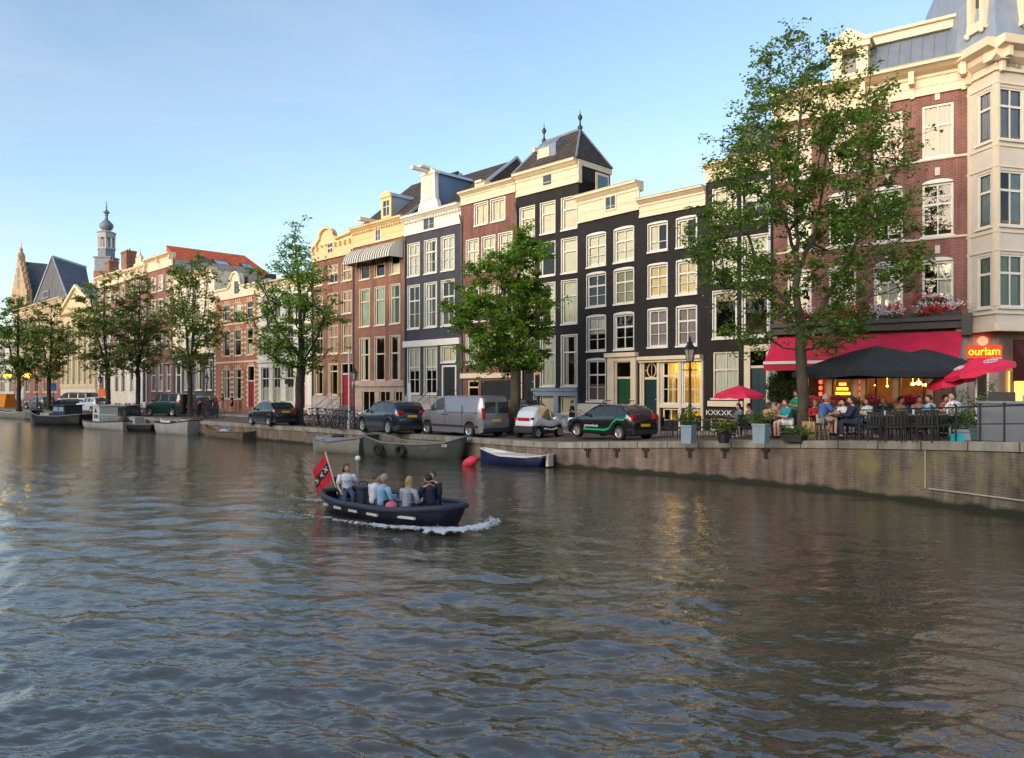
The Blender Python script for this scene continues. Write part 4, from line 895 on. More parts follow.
la = bpy.data.lights.new("shop_light", 'POINT'); la.energy = 7; la.color = (1, .6, .15); lo = bpy.data.objects.new("shop_light", la); COL.objects.link(lo); lo.parent = H.o; lo.location = (H.U(680), .5, .6)
mb = MB(); zz = H.Z(359.5, 672); mb.box(H.U(640.5), H.U(703.5), -.35, -.004, zz, zz + .18); mb.box(H.U(640.5), H.U(703.5), -.22, -.004, zz - .12, zz)
for a, b in ((641, 643), (658.7, 660.5), (679.8, 682.2), (702, 704)): mb.box(H.U(a), H.U(b), -.12, -.004, 0, zz - .12)
mb.box(H.U(660.5), H.U(679.8), -.1, -.004, H.Z(408, 682), H.Z(405, 682)); mb.box(H.U(682.2), H.U(702), -.1, -.004, H.Z(408, 682), H.Z(405, 682)); mb.build("shop_front", CREAM, H.o)
H.cornice(193, 212, CREAM, 672, proj=.42); H.stoop(642, 660, 416, mat("dark_stone"), out=.9, rail=None)
# ===== D3
H = House("black_house", "black house behind the big tree with large plain windows and a dark gable", "house", 706, 773.5, wallmat=BLACKW)
cols = [(713.6, 736.3), (743, 768)]
H.rows(cols, [(185, 221, dict(xr=740, nx=2, curts=['net', 'half'])), (238, 280, dict(xr=740, nx=2, curts=['net', 'blind']))], bars=(.66,), low=(.33,), casing=.05, cm=BLIND)
H.rows(cols, [(289.5, 337, dict(xr=740, curts=['top', 'top'], cm=mat("tan_blind", (.45, .32, .2), .8)))], nx=1, bars=(), casing=.05)
H.win(712.5, 738.5, 351.5, 398, 725, nx=2, bars=(.62,), curt='net', cm=NET, fw=.08, fm=CREAM)
H.win(710, 738.5, 418.5, 431, 725, nx=2, bars=(), fm=WHITE, fw=.07, sill=False, name="basement_window")
H.door(750.5, 766.5, 351, 367, 424, TEALDK, fm=CREAM, xr=758, casing=.3, label="dark green front door beside the ivy")
H.wall(H.Z(174, 740)); H.cornice(158, 176, CREAM, 740, proj=.42); H.band(401, 406.5, CREAM, 725, .16, x0=709, x1=744, name="sill_band")
sb = MB(); sb.box(H.U(710), H.U(738.5), -.12, -.06, H.Z(417.5, 725), H.Z(408.5, 725)); sbo = sb.build("sign_board", BLACK, H.o, label="black basement sign board with pale letters")
text("KXKXK", .34, WHITE, sbo, (H.U(720), -.125, H.Z(413, 725)), (R(90), 0, 0), sx=1.2)
zt = H.Z(158, 740); W = H.W; mb = MB(); mb.add([(W * .15, .4, zt), (W + .2, .4, zt), (W * .6, .5, zt + 1.75), (W * .15, 9, zt), (W + .2, 9, zt), (W * .6, 9, zt + 1.75)], [(0, 1, 2), (0, 2, 5, 3), (1, 4, 5, 2), (3, 5, 4)]); mb.build("roof", SLATE, H.o)
dp = MB(); dp.tube([(W - .12, -.12, .1), (W - .12, -.12, zt - 1)], .06, 8); dp.build("drainpipe", ZINCL, H.o)
for o_h in [o for o in sc.objects if o.get("category") == "house" and o.name.startswith(("black_house", "brick_house", "blue_grey_house"))][:6]:
    wz = max((v.co.z for c in o_h.children if c.name.startswith("wall") for v in c.data.vertices), default=8)
    dp = MB(); dp.tube([(.09, -.09, .1), (.09, -.09, wz - 1.2), (.12, -.3, wz - .6)], .05, 8); [dp.tube([(.09, -.09, z), (.09, -.09, z + .08)], .065, 8) for z in (1.5, 4.5, 7.5, 10)]; dp.build("drainpipe", mat("pipe_dark_grey", (.09, .09, .10), .6), o_h)

# ===== R: cafe building
H = House("cafe_building", "dark red brick corner building with cafe, red awning, mansard roof and white bay tower", "building", 773.5, 968.5, wallmat=BR_CAFE, depth=12)
HR = H
cols = [(787, 811.5), (828.4, 856), (873.5, 903), (922, 953.5)]
H.rows(cols, [(103.5, 157, dict(xr=938, arch=0, curts=['net', 'net', 'net', 'net'], cm=PINKLITCURT, fm=WHITE)), (183, 236, dict(xr=938, arch=.16, curts=['blind', 'half', 'top', 'none'], cm=BLIND, low=(.58 + .2,), open_=.16)), (261, 306, dict(xr=938, arch=.16, curts=['top', 'low', 'net', 'right'], cm=NET))], nx=2, bars=(.62,), fw=.09, fm=WHITE)
# ground floor openings: cafe front
zf1 = H.Z(372, 900); zf0 = H.Z(404, 900)
for a, b in ((806, 826), (833, 853), (866, 893), (899, 928)):
    H.win(a, b, 374, 405, 880, nx=1, bars=(), fm=mat("cafe_wood_frame", (.42, .22, .09), .5), fw=.07, sill=False, name="cafe_window")
H.wall(H.Z(93, 940))
for zc in (157.5, 236.8): H.band(zc, zc + 2.2, STONE, 940, .07, name="string_course")
for (a, b) in cols:
    for yt in (103.5, 183, 261):
        mb = MB(); u = (H.U(a) + H.U(b)) / 2; z = H.Z(yt, 938); mb.box(u - .09, u + .09, -.06, -.003, z + .3 - (.16 if yt < 150 else 0), z + .62 - (.16 if yt < 150 else 0))
        mb.build("keystone", STONE, H.o)
H.cornice(64, 93, CREAM, 940, proj=.75, brackets=5); zc = H.Z(64, 940); zm = H.Z(24, 940); W = H.W
mb = MB(); ua = 2.4; mb.add([(ua, -.1, zc), (W, -.1, zc), (W, .75, zm), (ua, .75, zm), (ua, 10, zm), (W, 10, zm)], [(0, 1, 2, 3), (3, 2, 5, 4), (0, 3, 4)])
for i in range(12): u = ua + (W - ua) * i / 12 + .05; mb.prism([(-.14, zc), (.71, zm), (.75, zm), (-.1, zc)], u - .02, u + .02, axis='x')
ro = mb.build("mansard_roof", ZINC, H.o)
mb = MB(); mb.box(ua, W, .55, 1.0, zm, zm + .34); mb.box(ua, W, .4, 1.0, zm + .34, zm + .46); mb.build("roof_cornice", CREAM, H.o)
u0, u1 = H.U(832), H.U(869); mb = MB(); zb = zc; zt = H.Z(52, 850); um = (u0 + u1) / 2
mb.box(u0, u0 + .45, -.25, .1, zb, zt); mb.box(u1 - .45, u1, -.25, .1, zb, zt); mb.box(u0 - .1, u1 + .1, -.4, .1, zt, zt + .22); mb.prism([(u0 - .2, zt + .22), (um, zt + .85), (u1 + .2, zt + .22)], -.45, 2.5); mb.box(u0, u1, .1, 2.5, zb, zt); mb.box(u0 + .45, u1 - .45, -.3, .1, zb, zb + .3)
dd = mb.build("pediment_dormer", CREAM, H.o); mb = MB(); mb.box(u0 + .48, u1 - .48, .07, .095, zb + .32, zt - .05); mb.build("pane", mat("brown_glass", (.05, .04, .035), .1), dd)
# stone pier, ledge with flower boxes
LEDGE = mat("dark_ledge", (.07, .065, .06), .7)
mb = MB(); zl = H.Z(321.5, 940); mb.box(-.02, W - .03, -.55, -.004, zl, zl + .16); mb.box(0, W, -.4, -.004, zl - .3, zl); mb.box(W - .2, W + .15, -.6, -.004, zl - .6, zl + .25); mb.build("ledge", LEDGE, H.o)
mb = MB(); mb.box(H.U(956), W - .02, -.18, -.004, 0, zl - .3); mb.build("pier", GREYST, H.o); mb = MB(); mb.box(0, H.U(778), -.15, -.004, 0, zl - .3); mb.build("pier", GREYST, H.o)
mb = MB(); zz = H.Z(406, 880); ub = H.U(804); uc_ = H.U(930); mb.box(ub, uc_, -.12, -.004, .0, zz - .12); mb.build("stall_riser", mat("cafe_riser", (.45, .32, .2), .6), H.o)
mb = MB()
for a in (803.5, 829.5, 856.5, 863, 896, 930.5): mb.box(H.U(a) - .1, H.U(a) + .1, -.14, -.004, zz - .1, H.Z(372, 880))
mb.box(ub, uc_, -.16, -.004, H.Z(373, 880), H.Z(371, 880)); mb.build("cafe_front", mat("cafe_pilaster", (.55, .34, .16), .55), H.o)
BRTW = mat("cafe_warm_room", (.22, .11, .05), .8, var=.4, scale=1.5)
mb = MB(); mb.box(ub, uc_, 3.2, 3.25, .05, H.Z(345, 880)); mb.build("cafe_back_wall", BRTW, H.o)
for px, zz_, e in ((815, 380, 9), (845, 380, 12), (880, 378, 12), (915, 378, 16)):
    la = bpy.data.lights.new("cafe_light", 'POINT'); la.energy = e; la.color = (1, .5, .16); la.shadow_soft_size = .35; lo = bpy.data.objects.new("cafe_light", la); COL.objects.link(lo); lo.parent = H.o; lo.location = (H.U(px), 1.6, H.Z(zz_, 880))
WARM = mat("lit_warm_bulb", (1, .5, .1), .5, emit=(1, .42, .06, 7)); REDL = mat("lit_red_neon", (1, .1, .05), .5, emit=(1, .05, .03, 1.6)); YEL = mat("lit_yellow_sign", (1, .6, .1), .5, emit=(1, .45, .03, 1.5))
for a, z_, rr_ in ((910, 384, .09), (916, 383, .11), (922, 385, .09), (884, 386, .05), (872, 385, .05)):
    mb = MB(); u = H.U(a); z = H.Z(z_, 880); mb.ball((u, .9, z), rr_, 10, 7, (1, 1, .75)); mb.tube([(u, .9, z), (u, .9, z + .9)], .008, 4); tagp = mb.build("cafe_bulb", WARM, H.o)
mb = MB()
for px in (820.5, 861, 895):
    for k in range(5): mb.box(H.U(px) - .06, H.U(px) + .06, -.02, .0 - .001, H.Z(396, 880) + k * .26, H.Z(396, 880) + k * .26 + .16)
mb.build("neon_strip", REDL, H.o)
mb = MB(); u = H.U(840)
for k in range(3): mb.box(u - .3 + k * .1, u + .35 - k * .08, .3, .32, H.Z(395, 880) + k * .2, H.Z(395, 880) + k * .2 + .12)
mb.build("window_sign", YEL, H.o)
# awning
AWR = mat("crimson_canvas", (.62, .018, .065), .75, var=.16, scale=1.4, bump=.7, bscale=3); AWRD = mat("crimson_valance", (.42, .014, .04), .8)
ta, tb = .05, H.U(963); z1, z0 = H.Z(331.5, 958), H.Z(331.5, 958) - 1.16; out = 1.75
mb = MB(); N = 16; vs = []
for i in range(N + 1):
    u = ta + (tb - ta) * i / N
    for j in range(5): q = j / 4; vs.append((u, -.2 - (out - .2) * q, z1 - (z1 - z0) * q - .05 * math.sin(math.pi * q)))
mb.add(vs, [(i * 5 + j, (i + 1) * 5 + j, (i + 1) * 5 + j + 1, i * 5 + j + 1) for i in range(N) for j in range(4)])
aw = mb.build("awning", AWR, H.o, 180); aw['label'] = "long crimson cafe awning"
mb = MB(); mb.box(ta, tb, -out - .06, -out + .02, z0 - .06, z0 + .06); mb.build("front_bar", WHITE, aw)
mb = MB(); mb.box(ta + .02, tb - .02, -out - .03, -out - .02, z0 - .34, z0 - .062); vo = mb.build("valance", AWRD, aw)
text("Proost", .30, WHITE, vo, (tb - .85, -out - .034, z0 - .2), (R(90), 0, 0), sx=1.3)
mb = MB(); 
for u in (ta + .3, (ta + tb) / 2, tb - .3): mb.tube([(u, -.1, z0 - .2), (u, -out, z0)], .03, 6)
mb.build("awning_arm", CHROME, aw)
# bay tower
BAYM = mat("bay_stone_paint", (.60, .54, .47), .6, var=.05); BAYT = mat("bay_trim", (.70, .60, .46), .6, var=.05)
B0 = (18.0, 30.0); B1 = (18.24, 28.62); B2 = (20.9, 29.35); B3 = (21.6, 31.2)
zg = H.zg
def bayface(P_, Q_, cx, first, parent=None, left=False):
    F_ = House.__new__(House); F_.P = P_; F_.Q = Q_; F_.W = math.dist(P_, Q_); F_.zg = zg; F_.ang = math.atan2(Q_[1] - P_[1], Q_[0] - P_[0]); F_.xc = cx; F_.open = []; F_.wm = BAYM; F_.depth = .2
    e = bpy.data.objects.new("bay_face", None); COL.objects.link(e); e.parent = None; F_.o = e
    return F_
def attach(F_, name, label):
    # the bay's pieces are parts of the cafe building: place them in its frame
    rel = Vector((F_.P[0] - H.P[0], F_.P[1] - H.P[1], 0)); rel.rotate(Matrix.Rotation(-H.ang, 3, 'Z').to_quaternion()) if False else None
    c, s_ = math.cos(-H.ang), math.sin(-H.ang); dx, dy = F_.P[0] - H.P[0], F_.P[1] - H.P[1]
    F_.o.parent = H.o; F_.o.location = (c * dx - s_ * dy, s_ * dx + c * dy, 0); F_.o.rotation_euler = (0, 0, F_.ang - H.ang); F_.o.name = name
zbay0 = CAM_H + (390 - 331) * 28.7 / FOC - zg; zbt = CAM_H + (390 - 62) * 28.7 / FOC - zg
rowsb = [(89, 140.5), (171.7, 226), (255, 307)]
for (P_, Q_, cx, colsb, nx) in ((B0, B1, 995, [(977.5, 991.2)], 1), (B1, B2, 1010, [(998.5, 1023.5), (1027, 1046)], 2), (B2, B3, None, [], 1)):
    F_ = bayface(P_, Q_, cx or 1060, True); attach(F_, "bay_side", "")
    for (a, b) in colsb:
        for k, (yt, yb_) in enumerate(rowsb):
            z1_, z0_ = [CAM_H + (390 - q) * 28.9 / FOC - zg for q in (yt, yb_)]
            F_.win_uz(F_.U(a), F_.U(b), z0_, z1_, nx=nx, bars=(.66,), fm=WHITE, fw=.07, curt=['net', 'net', 'net'][k] if nx == 1 else ['net', 'right', 'net'][k], cm=[mat("lilac_sky_net", (.50, .52, .66), .9), mat("blue_sky_net", (.50, .62, .70), .9), GREENCURT][k], sill=True, y=.03)  # curtains on the side face; on the front their tint stands for reflected sky
    # wall from the bay's bottom up
    zs = sorted({zbay0, zbt, *[v for o in F_.open for v in o[2:]]}); us = sorted({0, F_.W, *[v for o in F_.open for v in o[:2]]}); mb = MB()
    for a, b in zip(us, us[1:]):
        for c, d_ in zip(zs, zs[1:]):
            if b - a < 1e-4 or d_ - c < 1e-4: continue
            if not any(o[0] < (a + b) / 2 < o[1] and o[2] < (c + d_) / 2 < o[3] for o in F_.open): mb.quad((a, 0, c), (b, 0, c), (b, 0, d_), (a, 0, d_))
    for (a, b, c, d_) in F_.open:
        for q in (((a, 0, c), (a, .14, c), (a, .14, d_), (a, 0, d_)), ((b, 0, c), (b, .14, c), (b, .14, d_), (b, 0, d_)), ((a, 0, d_), (b, 0, d_), (b, .14, d_), (a, .14, d_)), ((a, 0, c), (b, 0, c), (b, .14, c), (a, .14, c))): mb.quad(*q)
    mb.build("bay_wall", BAYM, F_.o)
    t = MB(); e = .05
    for z_, pr, hh in ((zbay0, .14, .3), (zbay0 + .9 - .25, .08, .08), (zbt - .35, .1, .12)): t.box(-e, F_.W + e, -pr, -.003, z_, z_ + hh)
    for (yt, yb_) in rowsb:
        z1_, z0_ = [CAM_H + (390 - q) * 28.9 / FOC - zg for q in (yt, yb_)]; t.box(-.02, F_.W + .02, -.05, -.003, z0_ - .28, z0_ - .2); t.box(-.02, F_.W + .02, -.05, -.003, z1_ + .12, z1_ + .2)
    for (a) in ((.02, .14), (F_.W - .14, F_.W - .02)): t.box(a[0], a[1], -.045, -.003, zbay0 + .95, zbt - .4)
    t.prism([(-.05, zbt), (-.25, zbt + .15), (-.3, zbt + .35), (-.62, zbt + .45), (-.66, zbt + .75), (.3, zbt + .78), (.3, zbt)], -.3, F_.W + .3, axis='x')
    for k in ((.15, F_.W - .15) if cx == 1010 else (.15,)): t.box(k - .1, k + .1, -.5, -.05, zbt + .05, zbt + .45); t.box(k - .08, k + .08, -.2, -.04, zbt - .4, zbt + .05)
    t.build("bay_moulding", BAYT, F_.o)
    if cx == 1010: text("1894", .42, mat("year_digits", (.35, .28, .2), .7), F_.o, (F_.U(1009.5), -.06, zbt - .12), (R(90), 0, 0), sx=1.25)
# bay floor and ceilings so that rooms are closed
mb = MB(); c, s_ = math.cos(-H.ang), math.sin(-H.ang)
loc = lambda p: (c * (p[0] - H.P[0]) - s_ * (p[1] - H.P[1]), s_ * (p[0] - H.P[0]) + c * (p[1] - H.P[1]))
ring = [loc(p) for p in ((18.05, 30.1), (18.27, 28.7), (20.85, 29.42), (21.5, 31.2), (20.5, 34))]
for z_ in (zbay0 + .02, zbay0 + .8, zbay0 + 4.1, zbay0 + 7.3, zbt - .1):
    mb.add([(p[0], p[1], z_) for p in ring] + [(p[0], p[1], z_ + .12) for p in ring], [tuple(range(5)), tuple(range(5, 10))] + [(i, (i + 1) % 5, (i + 1) % 5 + 5, i + 5) for i in range(5)])
mb.build("bay_floor", INTER, H.o)
mb = MB(); p0, p1 = loc((18.4, 31.0)), loc((21.2, 31.6)); mb.add([(p0[0], p0[1], zbay0), (p1[0], p1[1], zbay0), (p1[0], p1[1], zbt), (p0[0], p0[1], zbt)], [(0, 1, 2, 3)]); mb.build("bay_room_wall", mat("bay_room", (.4, .36, .3), .9), H.o)
# turret roof
TUR = mat("turret_zinc", (.27, .33, .42), .5, metal=.2, var=.12)
zr0 = zbt + .78; mb = MB(); lo_ = [loc(p) for p in ((17.6, 30.2), (18.0, 28.25), (21.2, 29.1), (22.2, 31.5), (20.5, 35), (17.8, 34))]
ctr = (sum(p[0] for p in lo_) / 6, sum(p[1] for p in lo_) / 6); up = lambda q, z_: [(ctr[0] + (p[0] - ctr[0]) * q, ctr[1] + (p[1] - ctr[1]) * q, z_) for p in lo_]
rings_ = [up(1.0, zr0), up(.93, zr0 + .8), up(.86, zr0 + 2.2), up(.78, zr0 + 3.2)]; rings_.append(up(.05, zr0 + 7.5))
vs = [v for r_ in rings_ for v in r_]; mb.add(vs, [(j * 6 + i, j * 6 + (i + 1) % 6, (j + 1) * 6 + (i + 1) % 6, (j + 1) * 6 + i) for j in range(4) for i in range(6)]); tr = mb.build("turret_roof", TUR, H.o)
for (P_, Q_, pxx) in ((B0, B1, 979), (B1, B2, 1012)):
    fa = math.atan2(Q_[1] - P_[1], Q_[0] - P_[0]); m_ = ((P_[0] + Q_[0]) / 2, (P_[1] + Q_[1]) / 2); lm = loc(m_)
    T = Matrix.Translation((lm[0], lm[1], 0)) @ Matrix.Rotation(fa - H.ang, 4, 'Z'); mb = MB(); zd = zr0 + .95
    mb.box(-.42, -.2, -.3, .3, zd, zd + 1.7, T); mb.box(.2, .42, -.3, .3, zd, zd + 1.7, T); mb.box(-.42, .42, -.32, .3, zd - .25, zd, T); mb.box(-.42, .42, -.3, .3, zd + 1.4, zd + 1.75, T); mb.box(-.6, .6, -.42, .3, zd + 1.75, zd + 1.95, T); mb.box(-.5, .5, -.36, .3, zd - .38, zd - .25, T); mb.ball(T @ Vector((-.35, -.34, zd - .42)), .09); mb.ball(T @ Vector((.35, -.34, zd - .42)), .09)
    do_ = mb.build("turret_dormer", BAYT, tr); mb = MB(); mb.box(-.2, .2, -.1, -.08, zd, zd + 1.4, T); mb.build("pane", mat("dark_glass"), do_)
# corner ground floor under the bay
CW = mat("corner_plaster", (.30, .24, .22), .8, var=.25, scale=3, stretch=(6, 6, 1))
mb = MB(); a_, b_, c_ = loc((17.95, 29.9)), loc((18.9, 29.5)), loc((21.5, 31.2)); zt_ = zbay0
mb.add([(a_[0], a_[1], 0), (b_[0], b_[1], 0), (b_[0], b_[1], zt_), (a_[0], a_[1], zt_), (c_[0], c_[1], 0), (c_[0], c_[1], zt_)], [(0, 1, 2, 3), (1, 4, 5, 2)]); mb.build("corner_wall", CW, H.o)
fa = math.atan2(29.5 - 29.9, 18.9 - 17.95) - H.ang; T = Matrix.Translation((a_[0], a_[1], 0)) @ Matrix.Rotation(fa, 4, 'Z')
sg = bpy.data.objects.new("neon_sign", None); COL.objects.link(sg); sg.parent = H.o; sg.matrix_local = T
zs_ = CAM_H + (390 - 352) * 29.7 / FOC - zg
mb = MB(); mb.box(-.08, 1.12, -.12, -.05, zs_ - .26, zs_ + .26); mb.build("sign_back", mat("sign_glow_back", (.25, .03, .01), .6, emit=(.9, .06, .01, .25)), sg)
NEON = mat("orange_neon", (1, .35, .02), .5, emit=(1, .28, .012, 1.6))
text("ourlam", .44, NEON, sg, (.52, -.15, zs_ + .01), (R(90), 0, 0), ext=.02, sx=.86)
mb = MB(); mb.lathe([(.18, -.02), (.18, .02)], (0, 0, 0), 16); o = mb.build("neon_disc", mat("red_neon_disc", (1, .1, .06), .5, emit=(1, .10, .05, 1.6)), sg); o.location = (.47, -.12, zs_ + .42); o.rotation_euler = (R(90), 0, 0)
mb = MB(); mb.box(.22, .30, -.05, -.004, 0, zs_ - .35, None); mb.box(.62, .70, -.05, -.004, 0, zs_ - .35); mb.box(.22, .7, -.05, -.004, zs_ - .8, zs_ - .72); mb.box(.22, .7, -.05, -.004, zs_ - .38, zs_ - .33); mb.build("corner_door_frame", BAYT, sg)
mb = MB(); mb.box(.30, .62, -.02, -.004, 0, zs_ - .38); mb.build("corner_door", mat("brown_glass"), sg)
# side-street shop: dark awning and lit front to the right of the corner
P2, Q2 = loc((19.3, 29.4)), loc((23.5, 29.9)); fa = math.atan2(Q2[1] - P2[1], Q2[0] - P2[0]); T = Matrix.Translation((P2[0], P2[1], 0)) @ Matrix.Rotation(fa, 4, 'Z')
ss = bpy.data.objects.new("side_shop", None); COL.objects.link(ss); ss.parent = H.o; ss.matrix_local = T
za = CAM_H + (390 - 340) * 29.5 / FOC - zg; zbb = CAM_H + (390 - 381) * 28.5 / FOC - zg
mb = MB(); mb.add([(0, -.1, za), (4.2, -.1, za), (4.2, -1.3, zbb), (.0, -1.3, zbb)], [(0, 1, 2, 3)]); mb.add([(0, -.1, za), (0, -1.3, zbb), (0, -.1, zbb)], [(0, 1, 2)]); mb.build("awning", mat("maroon_canvas", (.05, .012, .015), .8), ss)
mb = MB(); mb.box(0, 4.2, -1.33, -1.28, zbb - .12, zbb + .03); mb.build("awning_bar", mat("brown_trim", (.35, .14, .05), .6), ss)
mb = MB(); mb.box(.2, 4.2, .3, .35, 0, zbb + .4); mb.build("glowing_shop_wall", mat("glowing_shop_interior", (1, .7, .2), .8, emit=(1, .58, .10, .8)), ss)  # wall glows by itself in place of lamps inside the shop
mb = MB()
for u in (0, 1.1, 2.2, 3.3): mb.box(u, u + .1, -.05, .05, 0, zbb + .4)
mb.box(.1, 4.2, -.05, .05, .0, .5); mb.build("shop_frame", mat("cafe_wood_frame"), ss)

# side street wing behind the bay tower
SW = House("side_street_house", "red brick house in the side street behind the white bay tower", "house", 0, 10, P=(22.3, 31.6), Q=(34.0, 36.5), wallmat=BR_CAFE)
for k in range(5):
    for f_ in range(3): SW.win_uz(1.2 + 2.3 * k, 2.4 + 2.3 * k, 4.6 + 3.1 * f_, 6.5 + 3.1 * f_, curt=('net', 'none', 'blind')[(k + f_) % 3])
    SW.win_uz(1.1 + 2.3 * k, 2.6 + 2.3 * k, .8, 3.0, nx=1, bars=())
SW.wall(13.4); mb = MB(); mb.box(0, SW.W, -.4, .1, 13.4, 13.9); mb.build("cornice", CREAM, SW.o)

# ===== church tower far behind
P_ = Vector(((106.5 - 512) / FOC * 190, 190, 1.0)); mw = 190 / FOC
th = thing("church_tower", "distant church tower with white lantern, onion dome and weather vane", "tower", P_)
TW = mat("tower_blue_lead", (.13, .16, .22), .6, var=.2); TWL = mat("tower_pale_paint", (.30, .32, .36), .6, var=.1)
zz = lambda py: CAM_H + (HOR - py) * mw - 1.0
mb = MB(); mb.box(-2.1, 2.1, -2.1, 2.1, 0, zz(272)); mb.build("tower_base", BR_CHIM, th)
mb = MB(); mb.box(-1.95, 1.95, -1.95, 1.95, zz(273), zz(258)); mb.box(-2.2, 2.2, -2.2, 2.2, zz(259), zz(257.5)); mb.lathe([(1.9, zz(257.5)), (1.9, zz(249))], n=8, ph=.39); mb.build("tower_shaft", TW, th)
mb = MB()
for k in range(8): a = k * math.pi / 4 + .39; mb.tube([(1.75 * math.cos(a), 1.75 * math.sin(a), zz(249)), (1.75 * math.cos(a), 1.75 * math.sin(a), zz(235))], .25, 4)
mb.lathe([(1.1, zz(249)), (1.1, zz(235))], n=8); mb.lathe([(2.0, zz(238.5)), (2.1, zz(234)), (2.3, zz(233)), (1.2, zz(231))], n=8, ph=.39); mb.lathe([(2.1, zz(250)), (2.1, zz(248.4))], n=8, ph=.39); mb.build("lantern", TWL, th)
mb = MB(); r_ = lambda px: px * mw
mb.lathe([(.9, zz(232)), (.7, zz(231)), (1.35, zz(229)), (1.62, zz(226.5)), (1.5, zz(224)), (.9, zz(221.5)), (.4, zz(219.5)), (.32, zz(216)), (.45, zz(215.5)), (.3, zz(214)), (.75, zz(213)), (.62, zz(211.5)), (.2, zz(210)), (.1, zz(205)), (.05, zz(201))], n=14); mb.tube([(-.45, 0, zz(203)), (.45, 0, zz(203))], .05, 4); mb.ball((0, 0, zz(207)), .2); mb.build("onion_dome", TW, th, 50)
# red roofed block between church and pediment building
mb = MB(); P_ = Vector(((72 - 512) / FOC * 128, 128, 0)); H2 = thing("far_house", "far house with red tile and grey roof seen between slate roof and chimneys", "house", P_, R(-45))
mb.box(-7, 7, 0, 6, 0, 16.5); mb.build("wall", BR_BROWN, H2); mb = MB(); mb.prism([(0, 16.5), (3, 21.5), (6, 16.5)], -7, 0, axis='x'); mb.build("roof", ROOFR, H2); mb = MB(); mb.prism([(0, 16.5), (3, 20.8), (6, 16.5)], 0.01, 7, axis='x'); mb.build("roof", ZINCL, H2)

# ===== the opposite bank behind the camera: a real row of houses (shade and window reflections)
wm = mat("opposite_brick", (.22, .12, .08), .9, var=.4, scale=.3); gd = mat("opposite_window", (.05, .06, .07), .1, spec=1)
r3 = random.Random(11); t0 = -75; o_ = Vector((-15, -15, 0)); dv = Vector((-1, 1, 0)).normalized(); nv = Vector((1, 1, 0)).normalized(); k = 0
while t0 < 330:
    ww = r3.uniform(5.5, 9); hh = r3.uniform(10.5, 13); c = o_ + dv * (t0 + ww / 2) - nv * 3
    if c.length > 14 or True:
        h_ = thing("canal_house", "canal house on the near bank, number %d of that row" % (k + 1), "house", c, math.atan2(dv.y, dv.x), "houses on the near bank"); h_['label'] = 'brick canal house in the row on the near bank'
        mb = MB(); mb.box(-ww / 2, ww / 2, 0, 9, 0, hh); mb.prism([(-ww / 2, hh), (0, hh + 2.2), (ww / 2, hh)], .3, 9); mb.build("wall", mat("opposite_brick"), h_)
        mb = MB()
        for f_ in range(5):
            for j in range(3): u = -ww / 2 + ww * (j + .5) / 3; mb.box(u - .5, u + .5, -.04, -.002, 1.6 + f_ * 2.9, 3.4 + f_ * 2.9)
        mb.build("window_row", gd, h_)
    t0 += ww; k += 1
